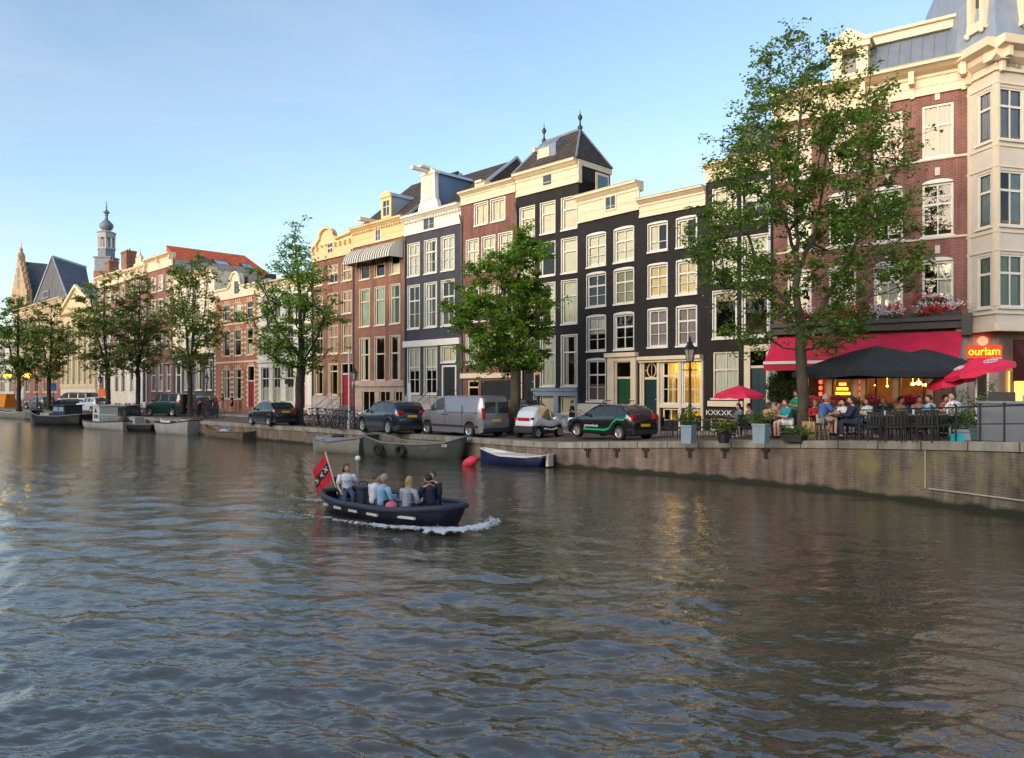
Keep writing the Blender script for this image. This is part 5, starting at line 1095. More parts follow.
# ------------------------------------------------------------ trees
LEAF_L = leafmat("leaf_fresh_green", (.09, .18, .018), (.17, .31, .03), (.29, .43, .05))
LEAF_B = leafmat("leaf_elm_green", (.075, .15, .018), (.13, .235, .028), (.21, .32, .045))
LEAF_D = leafmat("leaf_dark_green", (.11, .165, .03), (.18, .25, .045), (.26, .34, .07))
def tree(label, base, leaders, clumps, leaf_m, bark_m, r0, nleaf, lsize, spread, seed, tip=.012, twigs=5):
    """leaders: lists of local points; clumps: local crown points. Branches grow from the skeleton to each clump."""
    rg = random.Random(seed); t = thing("elm_tree", label, "tree", base); nodes = []; par = []
    for li, L in enumerate(leaders):
        prev = None; pts = [Vector(p) for p in L]
        if li > 0: prev = min(range(len(nodes)), key=lambda i: (nodes[i] - pts[0]).length); pts = pts[1:] if (nodes[prev] - pts[0]).length < .6 else pts
        last = nodes[prev] if prev is not None else None
        for p in pts:
            if last is None: nodes.append(p); par.append(-1); prev = 0; last = p; continue
            n = max(1, int((p - last).length / .45))
            for i in range(1, n + 1):
                q = last.lerp(p, i / n) + Vector((rg.uniform(-.04, .04), rg.uniform(-.04, .04), 0)); nodes.append(q); par.append(prev); prev = len(nodes) - 1
            last = p
    z0 = min(L[0][2] for L in leaders[1:]) if len(leaders) > 1 else leaders[0][-1][2] * .3
    cl = sorted([Vector(c) for c in clumps], key=lambda c: min((c - n).length for n in nodes[::3])); ends = []
    for c in cl:
        best, bd = 0, 1e9
        for i, n in enumerate(nodes):
            if n.z < z0 - .3: continue
            dv = c - n; hd = math.hypot(dv.x, dv.y); dd = dv.length + max(0, n.z - c.z + .45 * hd) * 1.4
            if dd < bd: bd, best = dd, i
        n0 = nodes[best]; dv = c - n0; k = max(1, int(dv.length / .4)); prev = best; sag = Vector((rg.uniform(-.2, .2), rg.uniform(-.2, .2), -.12 * dv.length))
        for i in range(1, k + 1):
            q = i / k; nodes.append(n0.lerp(c, q) + sag * math.sin(math.pi * q) + Vector([rg.uniform(-.04, .04) for _ in range(3)])); par.append(prev); prev = len(nodes) - 1
        ends.append(prev)
    cnt = [0.0] * len(nodes)
    for e in ends: cnt[e] += 1
    for i in range(len(nodes) - 1, 0, -1): cnt[par[i]] += cnt[i]
    mx = cnt[0] or 1; rad = [max(tip, r0 * (max(c, .5) / mx) ** .52) for c in cnt]
    kids = [[] for _ in nodes]
    for i, p in enumerate(par):
        if p >= 0: kids[p].append(i)
    mb = MB(); started = set(); stack = [(0, None)]
    while stack:
        i, frm = stack.pop(); chain = ([frm] if frm is not None else []) + [i]
        while kids[i]:
            ks = sorted(kids[i], key=lambda k: -cnt[k])
            for k in ks[1:]: stack.append((k, i))
            i = ks[0]; chain.append(i)
        if len(chain) > 1:
            rs = [rad[j] for j in chain]
            if frm is not None: rs[0] = min(rad[frm], rs[1] * 1.25)
            big = rs[0] > .06; mb.tube([nodes[j] for j in chain], rs, 9 if big else 4, caps=False)
    # root flare
    mb.lathe([(r0 * 1.75, -.05), (r0 * 1.3, .15), (r0 * 1.05, .5), (r0, .9)], (nodes[0].x, nodes[0].y, 0), 10)
    # leaves
    vs = []; fs = []; per = nleaf // max(1, len(ends))
    for e in ends:
        c = nodes[e]; s_ = spread * rg.uniform(.6, 1.25); m = int(per * rg.uniform(.5, 1.5))
        subs = [c + Vector((rg.gauss(0, s_ * .65), rg.gauss(0, s_ * .65), rg.gauss(0, s_ * .42))) for _ in range(twigs)]
        for sp_ in subs[:max(2, twigs - 2)]: mb.tube([c, c.lerp(sp_, .5) + Vector((0, 0, -.03)), sp_], [tip, tip * .8, tip * .5], 3, caps=False)
        for _ in range(m):
            b = rg.choice(subs) if rg.random() < .85 else c; q = b + Vector((rg.gauss(0, s_ * .26), rg.gauss(0, s_ * .26), rg.gauss(0, s_ * .15)))
            a = Vector((rg.gauss(0, 1), rg.gauss(0, 1), rg.gauss(0, .45))).normalized(); n_ = Vector((rg.gauss(0, .6), rg.gauss(0, .6), 1)).normalized(); b_ = a.cross(n_).normalized()
            L = lsize * rg.uniform(.6, 1.35); wv = L * .34; o = len(vs); dr = Vector((0, 0, -L * .12))
            vs += [tuple(q), tuple(q + a * L * .45 + b_ * wv), tuple(q + a * L + dr), tuple(q + a * L * .45 - b_ * wv)]; fs.append((o, o + 1, o + 2, o + 3))
    tr = mb.build("trunk", bark_m, t, 180)
    lb = MB(); lb.v = vs; lb.f = fs; lb.m = [0] * len(fs); lb.build("crown", leaf_m, t)
    return t
def crown_pts(env, n, rg, gap=.7, thin=0.0):
    """env: (z, cx, cy, r) table; random clump centres in it, biased to the shell and kept apart."""
    out = []; tries = 0; z0, z1 = env[0][0], env[-1][0]
    while len(out) < n and tries < n * 60:
        tries += 1; z = rg.uniform(z0, z1)
        for a, b in zip(env, env[1:]):
            if a[0] <= z <= b[0]: q = (z - a[0]) / (b[0] - a[0]); cx, cy, r = [a[i] + (b[i] - a[i]) * q for i in (1, 2, 3)]; break
        if rg.random() > (r / max(e[3] for e in env)) ** 1.2 + .08: continue
        an = rg.uniform(0, 6.283); rr = r * math.sqrt(rg.random()) ** (.8); r2 = rr * (1 + .16 * math.sin(3 * an + z * 1.7))
        p = Vector((cx + r2 * math.cos(an), cy + r2 * math.sin(an), z))
        if mnoise.noise(p * .55 + Vector((n, 0, 0))) < -.12 - thin * 0 + thin: continue
        if all((p - o).length > gap for o in out): out.append(p)
    return out
# pixel to local helper for trees: dx from a reference column, height from the row
def tl(base, px, py, dy=0): 
    Y = base.y + dy; return Vector(((px - 512) / FOC * Y - base.x, dy, CAM_H + (HOR - py) * Y / FOC - base.z))
# big tree by the cafe
b = gnd(803, 440); T_ = lambda px, py, dy=0: tl(b, px, py, dy)
rg = random.Random(21)
env = []
for py, xa, xb in ((385, 760, 800), (350, 750, 850), (320, 712, 880), (285, 700, 905), (240, 698, 910), (200, 700, 912), (160, 712, 912), (125, 725, 908), (90, 742, 880), (60, 752, 850), (38, 775, 842), (22, 805, 828)):
    c = T_((xa + xb) / 2, py); env.append((c.z, c.x, 0, (xb - xa) / 2 * b.y / FOC))
env = sorted(env)[1:]
big = crown_pts(env, 270, rg, .55, thin=.02)
leads = [[(0, 0, 0), T_(803, 400), T_(801, 350), T_(797, 300), T_(797, 240), T_(796, 180, -.3), T_(800, 110), T_(812, 50)], [T_(800, 345), T_(826, 300, -.3), T_(848, 262, -.5), T_(865, 220, -.8), T_(872, 160, -.6)], [T_(799, 320), T_(778, 293, .3), T_(758, 265, .3), T_(745, 225, .5), T_(742, 170, .4)], [T_(798, 275), T_(815, 235, .9), T_(824, 180, 1.5), T_(830, 110, 1.2)], [T_(797, 250), T_(780, 205, -1), T_(768, 150, -1.3), T_(765, 100, -.8)]]
tree("tall spreading elm by the red cafe awning, trunk on the quay", b, leads, big, LEAF_B, BARK, .18, 44000, .12, .48, 1, twigs=8)
b = gnd(514, 434); T_ = lambda px, py, dy=0: tl(b, px, py, dy); rg = random.Random(5); env = []
for py, xa, xb in ((398, 480, 520), (370, 475, 540), (345, 462, 556), (320, 452, 556), (295, 455, 556), (270, 462, 553), (250, 490, 545), (235, 512, 532), (226, 520, 528)):
    c = T_((xa + xb) / 2, py); env.append((c.z, c.x, 0, (xb - xa) / 2 * b.y / FOC))
env.sort(); env = [e for e in env if e[0] > 2.2]
tree("bushy light green elm in front of the garage house beside the silver van", b, [[(0, 0, 0), T_(515, 400), T_(516, 350), T_(517, 300), T_(521, 250)], [T_(515, 352), T_(535, 330), T_(545, 300, -.5)], [T_(515, 345), T_(495, 325, .2), T_(480, 300, .3)], [T_(516, 330), T_(505, 300, -.8), T_(500, 270, -1)]], crown_pts(env, 150, rg, .42), LEAF_L, BARK, .26, 36000, .155, .46, 2, twigs=6)
b = gnd(299, 425); T_ = lambda px, py, dy=0: tl(b, px, py, dy); rg = random.Random(6); env = []
for py, xa, xb in ((372, 285, 315), (355, 262, 325), (335, 256, 335), (315, 248, 342), (295, 250, 338), (275, 256, 336), (262, 262, 325), (250, 280, 312), (236, 282, 306), (225, 285, 300)):
    c = T_((xa + xb) / 2, py); env.append((c.z, c.x, 0, (xb - xa) / 2 * b.y / FOC))
env.sort()
tree("light green elm with a loose pointed crown in front of the white house", b, [[(0, 0, 0), T_(300, 390), T_(301, 350), T_(300, 300), T_(294, 235)], [T_(300, 362), T_(318, 335), T_(326, 300)], [T_(300, 355), T_(280, 330), T_(268, 300)], [T_(300, 330), T_(308, 290, 1), T_(318, 270, 1)]], crown_pts(env, 120, rg, .6), LEAF_L, BARKD, .27, 14000, .17, .62, 3, twigs=6)
FT = [(190, 416.5, ((368, 175, 205), (345, 166, 220), (320, 164, 228), (295, 166, 222), (275, 172, 212), (258, 180, 202)), "elm with upright dark crown in front of the cream house"),
      (138, 414, ((372, 128, 150), (345, 120, 163), (320, 117, 165), (300, 121, 158), (285, 128, 152), (272, 134, 146)), "narrow elm in front of the white portico house"),
      (108, 415, ((372, 88, 122), (345, 76, 133), (320, 74, 134), (300, 78, 130), (285, 84, 125), (272, 94, 118)), "broad dark elm between the pediment building and the portico house"),
      (49, 411, ((378, 40, 60), (355, 32, 70), (335, 30, 72), (318, 36, 66), (303, 42, 60)), "elm in front of the slate roofed gabled building"),
      (19, 411, ((380, 8, 32), (360, 0, 40), (335, -4, 40), (315, 2, 34), (298, 10, 26)), "yellowish elm at the foot of the stepped gable")]
for k, (px, py, tab, lab) in enumerate(FT):
    b = gnd(px, py); T_ = lambda a, c, dy=0: tl(b, a, c, dy); rg = random.Random(30 + k); env = []
    for y_, xa, xb in tab: c = T_((xa + xb) / 2, y_); env.append((c.z, c.x, 0, (xb - xa) / 2 * .9 * b.y / FOC))
    env.sort(); top = env[-1]; mid = env[len(env) // 2]; r = mid[3] * .5
    leads = [[(0, 0, 0), (0, 0, env[0][0]), (mid[1], 0, mid[0]), (top[1], 0, top[0] - .5)]]
    for q in range(4): an = q * 1.57 + .5; leads.append([(0, 0, env[0][0] * .95), (mid[1] + r * .55 * math.cos(an), r * .55 * math.sin(an), (mid[0] + env[0][0]) / 2), (mid[1] + r * 1.1 * math.cos(an), r * 1.1 * math.sin(an), mid[0] + (top[0] - mid[0]) * .5)])
    tree(lab, b, leads, crown_pts(env, 85, rg, .75, thin=.04), LEAF_D if k != 4 else LEAF_B, BARKD, .20, 8000, .23, .60, 40 + k, tip=.02, twigs=5)
# ------------------------------------------------------------ vehicles
GLS = mat("car_glass", (.03, .04, .045), .08, spec=.5, var=.05)
PLATE = mat("yellow_plate", (.85, .48, .02), .5, var=.03); TAIL = mat("tail_light_red", (.45, .01, .015), .25, var=.05); HEADL = mat("head_light_clear", (.75, .78, .8), .12, var=.05)
def interp(tab, x):
    if x <= tab[0][0]: return tab[0][1]
    for a, b in zip(tab, tab[1:]):
        if x <= b[0]: return a[1] + (b[1] - a[1]) * (x - a[0]) / (b[0] - a[0])
    return tab[-1][1]
def car(name, label, cat, pos, head, L, Wd, roof, belt, wheels, wr, paint, glass_x, pillars, ws, rw, lower=None, tumble=.80, clear=.2, solid=(), lamp_z=.9, plate_z=.75, tail_h=.3, wheelm=None, group=None, stripe=None, tailw=.16, rear_dark=None):
    """local x runs from the nose (0) to the tail (L), y is the width, z up; roof and belt are (x, z) tables."""
    t = thing(name, label, cat, pos, head, group)
    xs = {0, L}; n = int(L / .07)
    for i in range(n + 1): xs.add(round(L * i / n, 4))
    for wx in wheels:
        for k in range(-8, 9): xs.add(round(wx + k / 8 * (wr + .07), 4))
    for a, b in pillars: xs.update((a, b))
    xs.update(glass_x); xs.update(ws); xs.update(rw); xs = sorted(x for x in xs if 0 <= x <= L)
    def zb(x):
        z = clear + .12 * max(0, 1 - x / .35) ** 2 + .1 * max(0, 1 - (L - x) / .3) ** 2
        for wx in wheels:
            d = abs(x - wx); r = wr + .06
            if d < r: z = max(z, wr + math.sqrt(r * r - d * d))
        return z
    def hwid(x):
        e = min(x, L - x); return Wd / 2 * (1 - .20 * max(0, 1 - e / .45) ** 2.2 - .03 * max(0, 1 - e / 1.2))
    def section(x):
        zt = interp(roof, x); zbelt = min(interp(belt, x), zt - .03); b0 = min(zb(x), zbelt - .02); w_ = hwid(x)
        zg = max(zbelt + .01, zt - .09); rows = [(w_ * .95, b0), (w_ * .99, b0 + (zbelt - b0) * .25), (w_, b0 + (zbelt - b0) * .55), (w_ * .985, b0 + (zbelt - b0) * .85), (w_ * .955, zbelt)]
        k = (zt - zbelt) / max(.01, max(r[1] for r in roof) - zbelt); wt = w_ * (.955 - (.955 - tumble) * k)
        rows += [(w_ * .955 + (wt - w_ * .955) * (zg - zbelt) / max(.02, zt - zbelt), zg), (wt * .96, zt - .015), (wt * .80, zt), (wt * .38, zt + .022), (0, zt + .028)]
        return rows
    body = MB(); glass = MB(); sec = [section(x) for x in xs]
    for i in range(len(xs) - 1):
        xm = (xs[i] + xs[i + 1]) / 2; A, B = sec[i], sec[i + 1]
        for j in range(9):
            g = False
            if j == 4 and glass_x[0] < xm < glass_x[1] and not any(a < xm < b for a, b in pillars): g = True
            if j in (7, 8) and (ws[0] < xm < ws[1] or rw[0] < xm < rw[1]): g = True
            if j == 4 and A[5][1] - A[4][1] < .04 and B[5][1] - B[4][1] < .04: g = False
            for s_ in (1, -1):
                tgt = glass if g else body
                vs = [(xs[i], s_ * A[j][0], A[j][1]), (xs[i + 1], s_ * B[j][0], B[j][1]), (xs[i + 1], s_ * B[j + 1][0], B[j + 1][1]), (xs[i], s_ * A[j + 1][0], A[j + 1][1])]
                tgt.cm = 0
                if not g and lower and (A[j][1] + A[j + 1][1]) / 2 < lower[0]: tgt.cm = 1
                if not g and rear_dark and xm > rear_dark: tgt.cm = 1
                tgt.add(vs if s_ > 0 else vs[::-1], [(0, 1, 2, 3)])
    for S, x in ((sec[0], 0), (sec[-1], L)):
        vs = [(x, r_[0], r_[1]) for r_ in S] + [(x, -r_[0], r_[1]) for r_ in S[::-1]]; body.cm = 1 if (lower and x == 0) or rear_dark else 0; body.add(vs, [tuple(range(len(vs)))])
    # weld
    def weld(mb_, nm, ms, sm):
        o = mb_.build(nm, ms, t); bm = bmesh.new(); bm.from_mesh(o.data); bmesh.ops.remove_doubles(bm, verts=bm.verts, dist=.001); bmesh.ops.recalc_face_normals(bm, faces=bm.faces); bm.to_mesh(o.data); bm.free()
        o.data.polygons.foreach_set('use_smooth', [True] * len(o.data.polygons)); o.data.set_sharp_from_angle(angle=R(sm)); return o
    weld(body, "body", [paint, lower[1] if lower else (rear_dark and MATS['car_dark_trim'] or BLACK)], 38); weld(glass, "windows", GLS, 40)
    fl = MB(); fl.box(.3, L - .3, -Wd / 2 + .12, Wd / 2 - .12, clear - .02, clear + .03)
    for wx in wheels: fl.box(wx - wr - .04, wx + wr + .04, -Wd / 2 + .24, Wd / 2 - .24, clear + .031, wr * 2 + .03)
    fl.build("underbody", BLACK, t)
    for k, wx in enumerate(wheels):
        for s_ in (1, -1):
            w_ = MB(); prof = [(wr * .6, -.05), (wr * .66, -.1), (wr * .93, -.1), (wr, -.06), (wr, .06), (wr * .93, .1), (wr * .66, .1), (wr * .6, .05)]
            w_.lathe(prof, (0, 0, 0), 22); wo_ = w_.build("wheel", RUBBER, t, 40); wo_.rotation_euler = (R(90), 0, 0); wo_.location = (wx, s_ * (hwid(wx) - .11), wr)
            rm = MB(); rm.lathe([(wr * .64, .052), (wr * .64, .1), (wr * .55, .085), (wr * .52, .056)], n=20); rm.lathe([(wr * .16, .056), (wr * .14, .095)], n=10)
            for q in range(5):
                a = q * 1.2566; rm.prism([(math.cos(a - .16) * wr * .1, math.sin(a - .16) * wr * .1), (math.cos(a - .13) * wr * .6, math.sin(a - .13) * wr * .6), (math.cos(a + .13) * wr * .6, math.sin(a + .13) * wr * .6), (math.cos(a + .16) * wr * .1, math.sin(a + .16) * wr * .1)], .056, .092, axis='z')
            ro_ = rm.build("rim", wheelm or CHROME, wo_, 30)
            if s_ > 0: ro_.rotation_euler = (R(180), 0, 0)
    for s_ in (1, -1):
        zt = interp(roof, L - .02)
        h = MB(); h.box(-.006, .30, s_ * (hwid(.12) * .62) - .17, s_ * (hwid(.12) * .62) + .17, lamp_z - .2, lamp_z - .02); 
        hl = h.build("headlight", HEADL, t)
        yb = hwid(L - .05) - tailw * .55; tlm = MB(); tlm.box(L - .26, L + .012, s_ * yb - tailw / 2 + s_ * .02, s_ * yb + tailw / 2 + s_ * .02, lamp_z, lamp_z + tail_h); tlm.build("tail_light", TAIL, t)
        m_ = MB(); xm = glass_x[0] + .28; m_.ball((xm, s_ * (Wd / 2 + .08), interp(belt, xm) + .08), .12, 8, 6, (.6, 1, .65)); m_.build("wing_mirror", paint, t)
    pl = MB(); pl.box(L + .002, L + .02, -.26, .26, plate_z - .055, plate_z + .055); pl.build("licence_plate", PLATE, t)
    bp = MB(); bp.box(L - .1, L + .015, -Wd * .4, Wd * .4, clear + .06, clear + .24); bp.build("rear_bumper", mat('car_dark_trim', (.03, .03, .033), .5), t)
    if stripe: stripe(t, sec, xs, hwid)
    return t
def park(px_r, py_r, px_f, wheels, Wd, side=-1, flip=False):
    """near side rear wheel stands at (px_r, py_r); turn the car so that its front wheel falls on column px_f."""
    p = gnd(px_r, py_r); wb = wheels[1] - wheels[0]; best = None
    for k in range(0, 3600):
        a = k * math.pi / 1800; f = p + Vector((math.cos(a), math.sin(a), 0)) * wb
        if f.y < 5: continue
        e = abs(512 + f.x / f.y * FOC - px_f)
        if flip: ok = math.cos(a) > 0 and math.sin(a) > .1
        else: ok = math.cos(a) < 0 and math.sin(a) > .2
        if ok and (best is None or e < best[0]): best = (e, a)
    a = best[1]; d_ = Vector((math.cos(a), math.sin(a), 0)); n_ = Vector((-d_.y, d_.x, 0)) * (Wd / 2 - .1)
    if flip: n_ = n_
    else: n_ = -n_
    c = p + n_; org = c + d_ * wheels[1]; org.z = zst(c.x, c.y)
    return org, a + math.pi          # local +x points to the tail
mat('car_dark_trim', (.03, .03, .033), .5)
P_NAVY = mat("car_navy_paint", (.010, .013, .030), .22, coat=1, var=.03); P_BLACK = mat("car_black_paint", (.010, .010, .013), .2, coat=1, var=.03)
P_SILV = mat("car_silver_paint", (.23, .235, .26), .3, metal=.35, coat=.6, var=.03); P_GREEN = mat("car_green_paint", (.006, .028, .026), .25, coat=1, var=.05)
P_WHITE = mat("car_white_paint", (.62, .66, .70), .25, coat=1, var=.03); P_BLUE = mat("car_blue_paint", (.014, .028, .05), .25, coat=1, var=.05)
HATCH = dict(L=4.05, Wd=1.74, roof=[(0, .62), (.12, .74), (.9, .93), (1.15, .99), (1.75, 1.36), (2.1, 1.45), (2.9, 1.46), (3.4, 1.40), (3.72, 1.22), (3.92, .98), (4.05, .72)], belt=[(0, .7), (1.1, .93), (3.7, 1.02), (4.05, .9)], wheels=(.80, 3.36), wr=.31, glass_x=(1.25, 3.55), pillars=[(1.78, 1.86), (2.42, 2.52), (3.12, 3.24)], ws=(1.2, 1.85), rw=(3.42, 3.86))
def hatch_stripe(t, sec, xs, hwid):
    G = mat("bright_green_vinyl", (.01, .42, .12), .4)
    for s_ in (1, -1):
        mb = MB(); path = [(1.25, .40), (2.55, .40), (2.8, .47), (3.05, .75), (3.25, .86), (3.6, .84), (3.85, .9)]
        for a, b in zip(path, path[1:]):
            def P(x, z, dz): 
                w_ = hwid(x) * (.998 if z < .9 else .985) + .008; return (x, s_ * w_, z + dz)
            mb.add([P(*a, -.035), P(*b, -.035), P(*b, .035), P(*a, .035)], [(0, 1, 2, 3)])
        mb.build("green_stripe", G, t)
    text("greenwheels", .17, mat("white_vinyl", (.8, .8, .8), .5), t, (1.75, -Wd_ / 2 - .012, .56), (R(90), 0, 0), sx=1)
Wd_ = 1.74
o, a = park(620, 440.5, 578, HATCH['wheels'], 1.74)
car("parked_car", "black hatchback with bright green side stripe parked before the green door", "car", o, a, paint=P_BLACK, lamp_z=.86, plate_z=.62, stripe=hatch_stripe, tail_h=.2, **HATCH)
SUV = dict(L=4.45, Wd=1.84, roof=[(0, .72), (.12, .88), (1.0, 1.04), (1.3, 1.1), (1.95, 1.52), (2.3, 1.62), (3.4, 1.62), (3.95, 1.56), (4.2, 1.36), (4.38, 1.08), (4.45, .8)], belt=[(0, .8), (1.2, 1.02), (4.0, 1.12), (4.45, 1.0)], wheels=(.88, 3.62), wr=.36, glass_x=(1.4, 4.0), pillars=[(2.0, 2.1), (2.75, 2.86), (3.55, 3.66)], ws=(1.35, 2.05), rw=(3.98, 4.3))
o, a = park(389, 434.5, 363.5, SUV['wheels'], 1.84)
car("parked_car", "dark blue sport utility car parked behind the grey steel boat", "car", o, a, paint=P_NAVY, lower=(.34, mat('car_dark_trim')), lamp_z=1.0, plate_z=.9, tail_h=.18, tailw=.3, **SUV)
VAN = dict(L=4.95, Wd=1.92, roof=[(0, .7), (.1, .95), (.75, 1.18), (.95, 1.26), (1.65, 1.78), (2.0, 1.89), (4.7, 1.88), (4.88, 1.80), (4.95, 1.5)], belt=[(0, .85), (1.0, 1.18), (2.4, 1.24), (4.95, 1.24)], wheels=(.92, 4.1), wr=.34, glass_x=(1.15, 2.25), pillars=[(1.52, 1.58)], ws=(.98, 1.72), rw=(4.99, 5.0), tumble=.86)
def van_detail(t, sec, xs, hwid):
    mb = MB(); 
    for s_ in (1, -1):
        for x in (1.22, 2.36, 3.62): mb.box(x - .008, x + .008, s_ * (hwid(x) * .995) - .006, s_ * (hwid(x) * .995) + .012 * 1, .42, 1.5)
        mb.box(2.36, 4.7, s_ * hwid(3) * .975 - .01, s_ * hwid(3) * .975 + .02, 1.12, 1.145); mb.box(.6, 4.7, s_ * hwid(3) - .02, s_ * hwid(3) + .02, .46, .56)
        for x in (2.2, 2.52): mb.box(x - .09, x + .09, s_ * (hwid(x)) - .01, s_ * hwid(x) + .025, 1.0, 1.04)
    mb.build("side_trim", MATS['car_dark_trim'], t)
    rd = MB()
    for s_ in (1, -1): rd.box(4.952, 4.975, s_ * .08 - .0 if s_ > 0 else -.72, .72 if s_ > 0 else -.08, 1.12, 1.62)
    rd.build("rear_door_window", MATS['car_glass'], t)
    rd = MB()
    for s_ in (1, -1): rd.box(4.951, 4.962, min(s_ * .03, s_ * .78), max(s_ * .03, s_ * .78), .5, 1.1)
    rd.build("rear_door", P_SILV, t)
o, a = park(470, 437.5, 428, VAN['wheels'], 1.92)
car("parked_van", "silver grey panel van parked left of the bushy tree", "van", o, a, paint=P_SILV, lamp_z=.85, plate_z=.78, tail_h=.5, tailw=.1, stripe=van_detail, **VAN)
MINI = dict(L=3.6, Wd=1.66, roof=[(0, .6), (.1, .72), (.7, .92), (.95, 1.0), (1.5, 1.38), (1.85, 1.48), (2.5, 1.48), (3.0, 1.40), (3.35, 1.12), (3.52, .95), (3.6, .7)], belt=[(0, .68), (1.0, .92), (3.1, 1.0), (3.6, .9)], wheels=(.66, 2.96), wr=.29, glass_x=(1.05, 2.95), pillars=[(1.5, 1.56), (2.2, 2.32)], ws=(1.0, 1.6), rw=(3.02, 3.38))
o, a = park(269.5, 426, 252, MINI['wheels'], 1.66)
car("parked_car", "small black three door car parked left of the white house tree", "car", o, a, paint=P_BLACK, lamp_z=.82, plate_z=.85, tail_h=.2, **MINI)
VG = dict(VAN); VG.update(glass_x=(1.15, 4.6), pillars=[(1.52, 1.58), (2.3, 2.42), (3.5, 3.62)])
o, a = park(173, 416.5, 150.5, VAN['wheels'], 1.92)
car("parked_van", "dark green van parked among bicycles by the far trees", "van", o, a, paint=P_GREEN, lamp_z=.85, plate_z=.78, tail_h=.5, tailw=.14, **VG)
o, a = park(197, 415, 187, SUV['wheels'], 1.84)
car("parked_car", "black car half hidden behind the dark green van", "car", o, a, paint=P_BLACK, lamp_z=1.0, plate_z=.9, tail_h=.18, tailw=.3, **SUV)
o, a = park(82, 409, 58, VAN['wheels'], 1.92)
car("parked_van", "dark blue van standing behind the dark barge", "van", o, a, paint=P_BLUE, lamp_z=.85, plate_z=.78, tail_h=.5, tailw=.14, **VG)
o, a = park(92, 412.5, 79, HATCH['wheels'], 1.74)
car("parked_car", "white car parked in front of the dark blue van", "car", o, a, paint=P_WHITE, lamp_z=.86, plate_z=.62, tail_h=.2, tailw=.24, **HATCH)
o, a = park(40, 409, 27, HATCH['wheels'], 1.74)
car("parked_car", "small pale car parked at the far left by the elm", "car", o, a, paint=P_SILV, lamp_z=.86, plate_z=.62, tail_h=.2, **HATCH)
# tiny two seater
TW_ = dict(L=2.34, Wd=1.22, roof=[(0, .5), (.1, .72), (.45, .98), (.62, 1.08), (1.05, 1.40), (1.35, 1.46), (1.8, 1.40), (2.1, 1.2), (2.28, .9), (2.34, .55)], belt=[(0, .6), (.5, .80), (1.2, .78), (2.0, .98), (2.34, .8)], wheels=(.32, 2.0), wr=.26, glass_x=(.62, 1.85), pillars=[(.95, 1.0)], ws=(.5, 1.0), rw=(2.6, 2.7), tumble=.72)
o, a = park(537, 438.5, 558.5, TW_['wheels'], 1.22, flip=True)
def tw_detail(t, sec, xs, hwid):
    mb = MB(); mb.box(2.1, 2.37, -.52, .52, .3, .56); mb.build("bumper", MATS['car_dark_trim'], t)
    mb = MB()
    for s_ in (1, -1): mb.tube([(.55, s_ * .60, .42), (1.0, s_ * .64, .36), (1.55, s_ * .63, .42)], .045, 6)
    mb.build("door_sill", P_WHITE, t)
    mb = MB(); mb.box(2.335, 2.36, -.32, .32, .80, .93); mb.build("rear_lamp_bar", TAIL, t)
car("parked_microcar", "tiny black and white two seat car between the van and the hatchback", "car", o, a, paint=P_WHITE, lower=(.58, mat('car_dark_trim')), lamp_z=.84, plate_z=.44, tail_h=.1, tailw=.1, stripe=tw_detail, wheelm=CHROME, **TW_)

# ------------------------------------------------------------ bicycles
def bicycle(label, pos, rz, m, group=None):
    t = thing("bicycle", label, "bicycle", pos, rz, group); f = MB(); A, B_ = (-.52, .34), (.54, .34); c = [(-.05, .28), (-.18, .88), (.36, .86), (.40, .74)]
    def T(*pts, r=.016): f.tube([(p[0], 0, p[1]) for p in pts], r, 6)
    T(c[0], c[1]); T(c[0], c[3]); T(c[1], c[2]); T(A, c[0], r=.012); T(A, c[1], r=.01); T(B_, (.36, .98), r=.016); T((-.19, .9), (-.21, 1.0), r=.013)
    f.tube([(.30, -.28, 1.04), (.38, -.16, 1.08), (.36, 0, 1.03), (.38, .16, 1.08), (.30, .28, 1.04)], .013, 6); f.tube([(-.5, -.0, .72), (-.72, 0, .72)], .03, 5); f.tube([(-.6, 0, .72), (-.52, 0, .34)], .01, 5)
    f.build("frame", m, t)
    for p in (A, B_):
        w_ = MB(); n = 20; w_.tube([(p[0] + .335 * math.cos(6.2832 * i / n), 0, p[1] + .335 * math.sin(6.2832 * i / n)) for i in range(n + 1)], .019, 6, caps=False); wo_ = w_.build("wheel", RUBBER, t)
        s_ = MB()
        for i in range(8): an = i * .7854; s_.tube([(p[0], 0, p[1]), (p[0] + .32 * math.cos(an), 0, p[1] + .32 * math.sin(an))], .004, 3)
        s_.build("spokes", CHROME, wo_)
    s_ = MB(); s_.ball((-.22, 0, 1.02), .11, 8, 5, (1.1, .8, .35)); s_.build("saddle", RUBBER, t)
    return t
FR = [mat("bike_black", (.02, .02, .022), .4), mat("bike_grey", (.25, .27, .3), .4, metal=.3), mat("bike_red", (.3, .03, .03), .4), mat("bike_blue", (.05, .1, .22), .4)]
protos = [bicycle("bicycle parked in the row beside the red stair rail house", gnd(312, 425.5), R(60), FR[0], "bicycles parked left of the grey pole")]
rb = random.Random(4); row = []
for i in range(1, 14):
    px = 312 + i * 3.2; p = gnd(px, 425.5 + .35 * i + rb.uniform(-.7, .7)); o_ = dup(protos[0], p, R(rb.uniform(35, 95))); o_.rotation_euler = (R(rb.uniform(-6, 6)), 0, R(rb.uniform(30, 100)))
    for ch in o_.children:
        if ch.name.startswith('frame') and i % 3: ch.data = ch.data.copy(); ch.data.materials[0] = FR[rb.choice((0, 0, 1, 3, 2))]
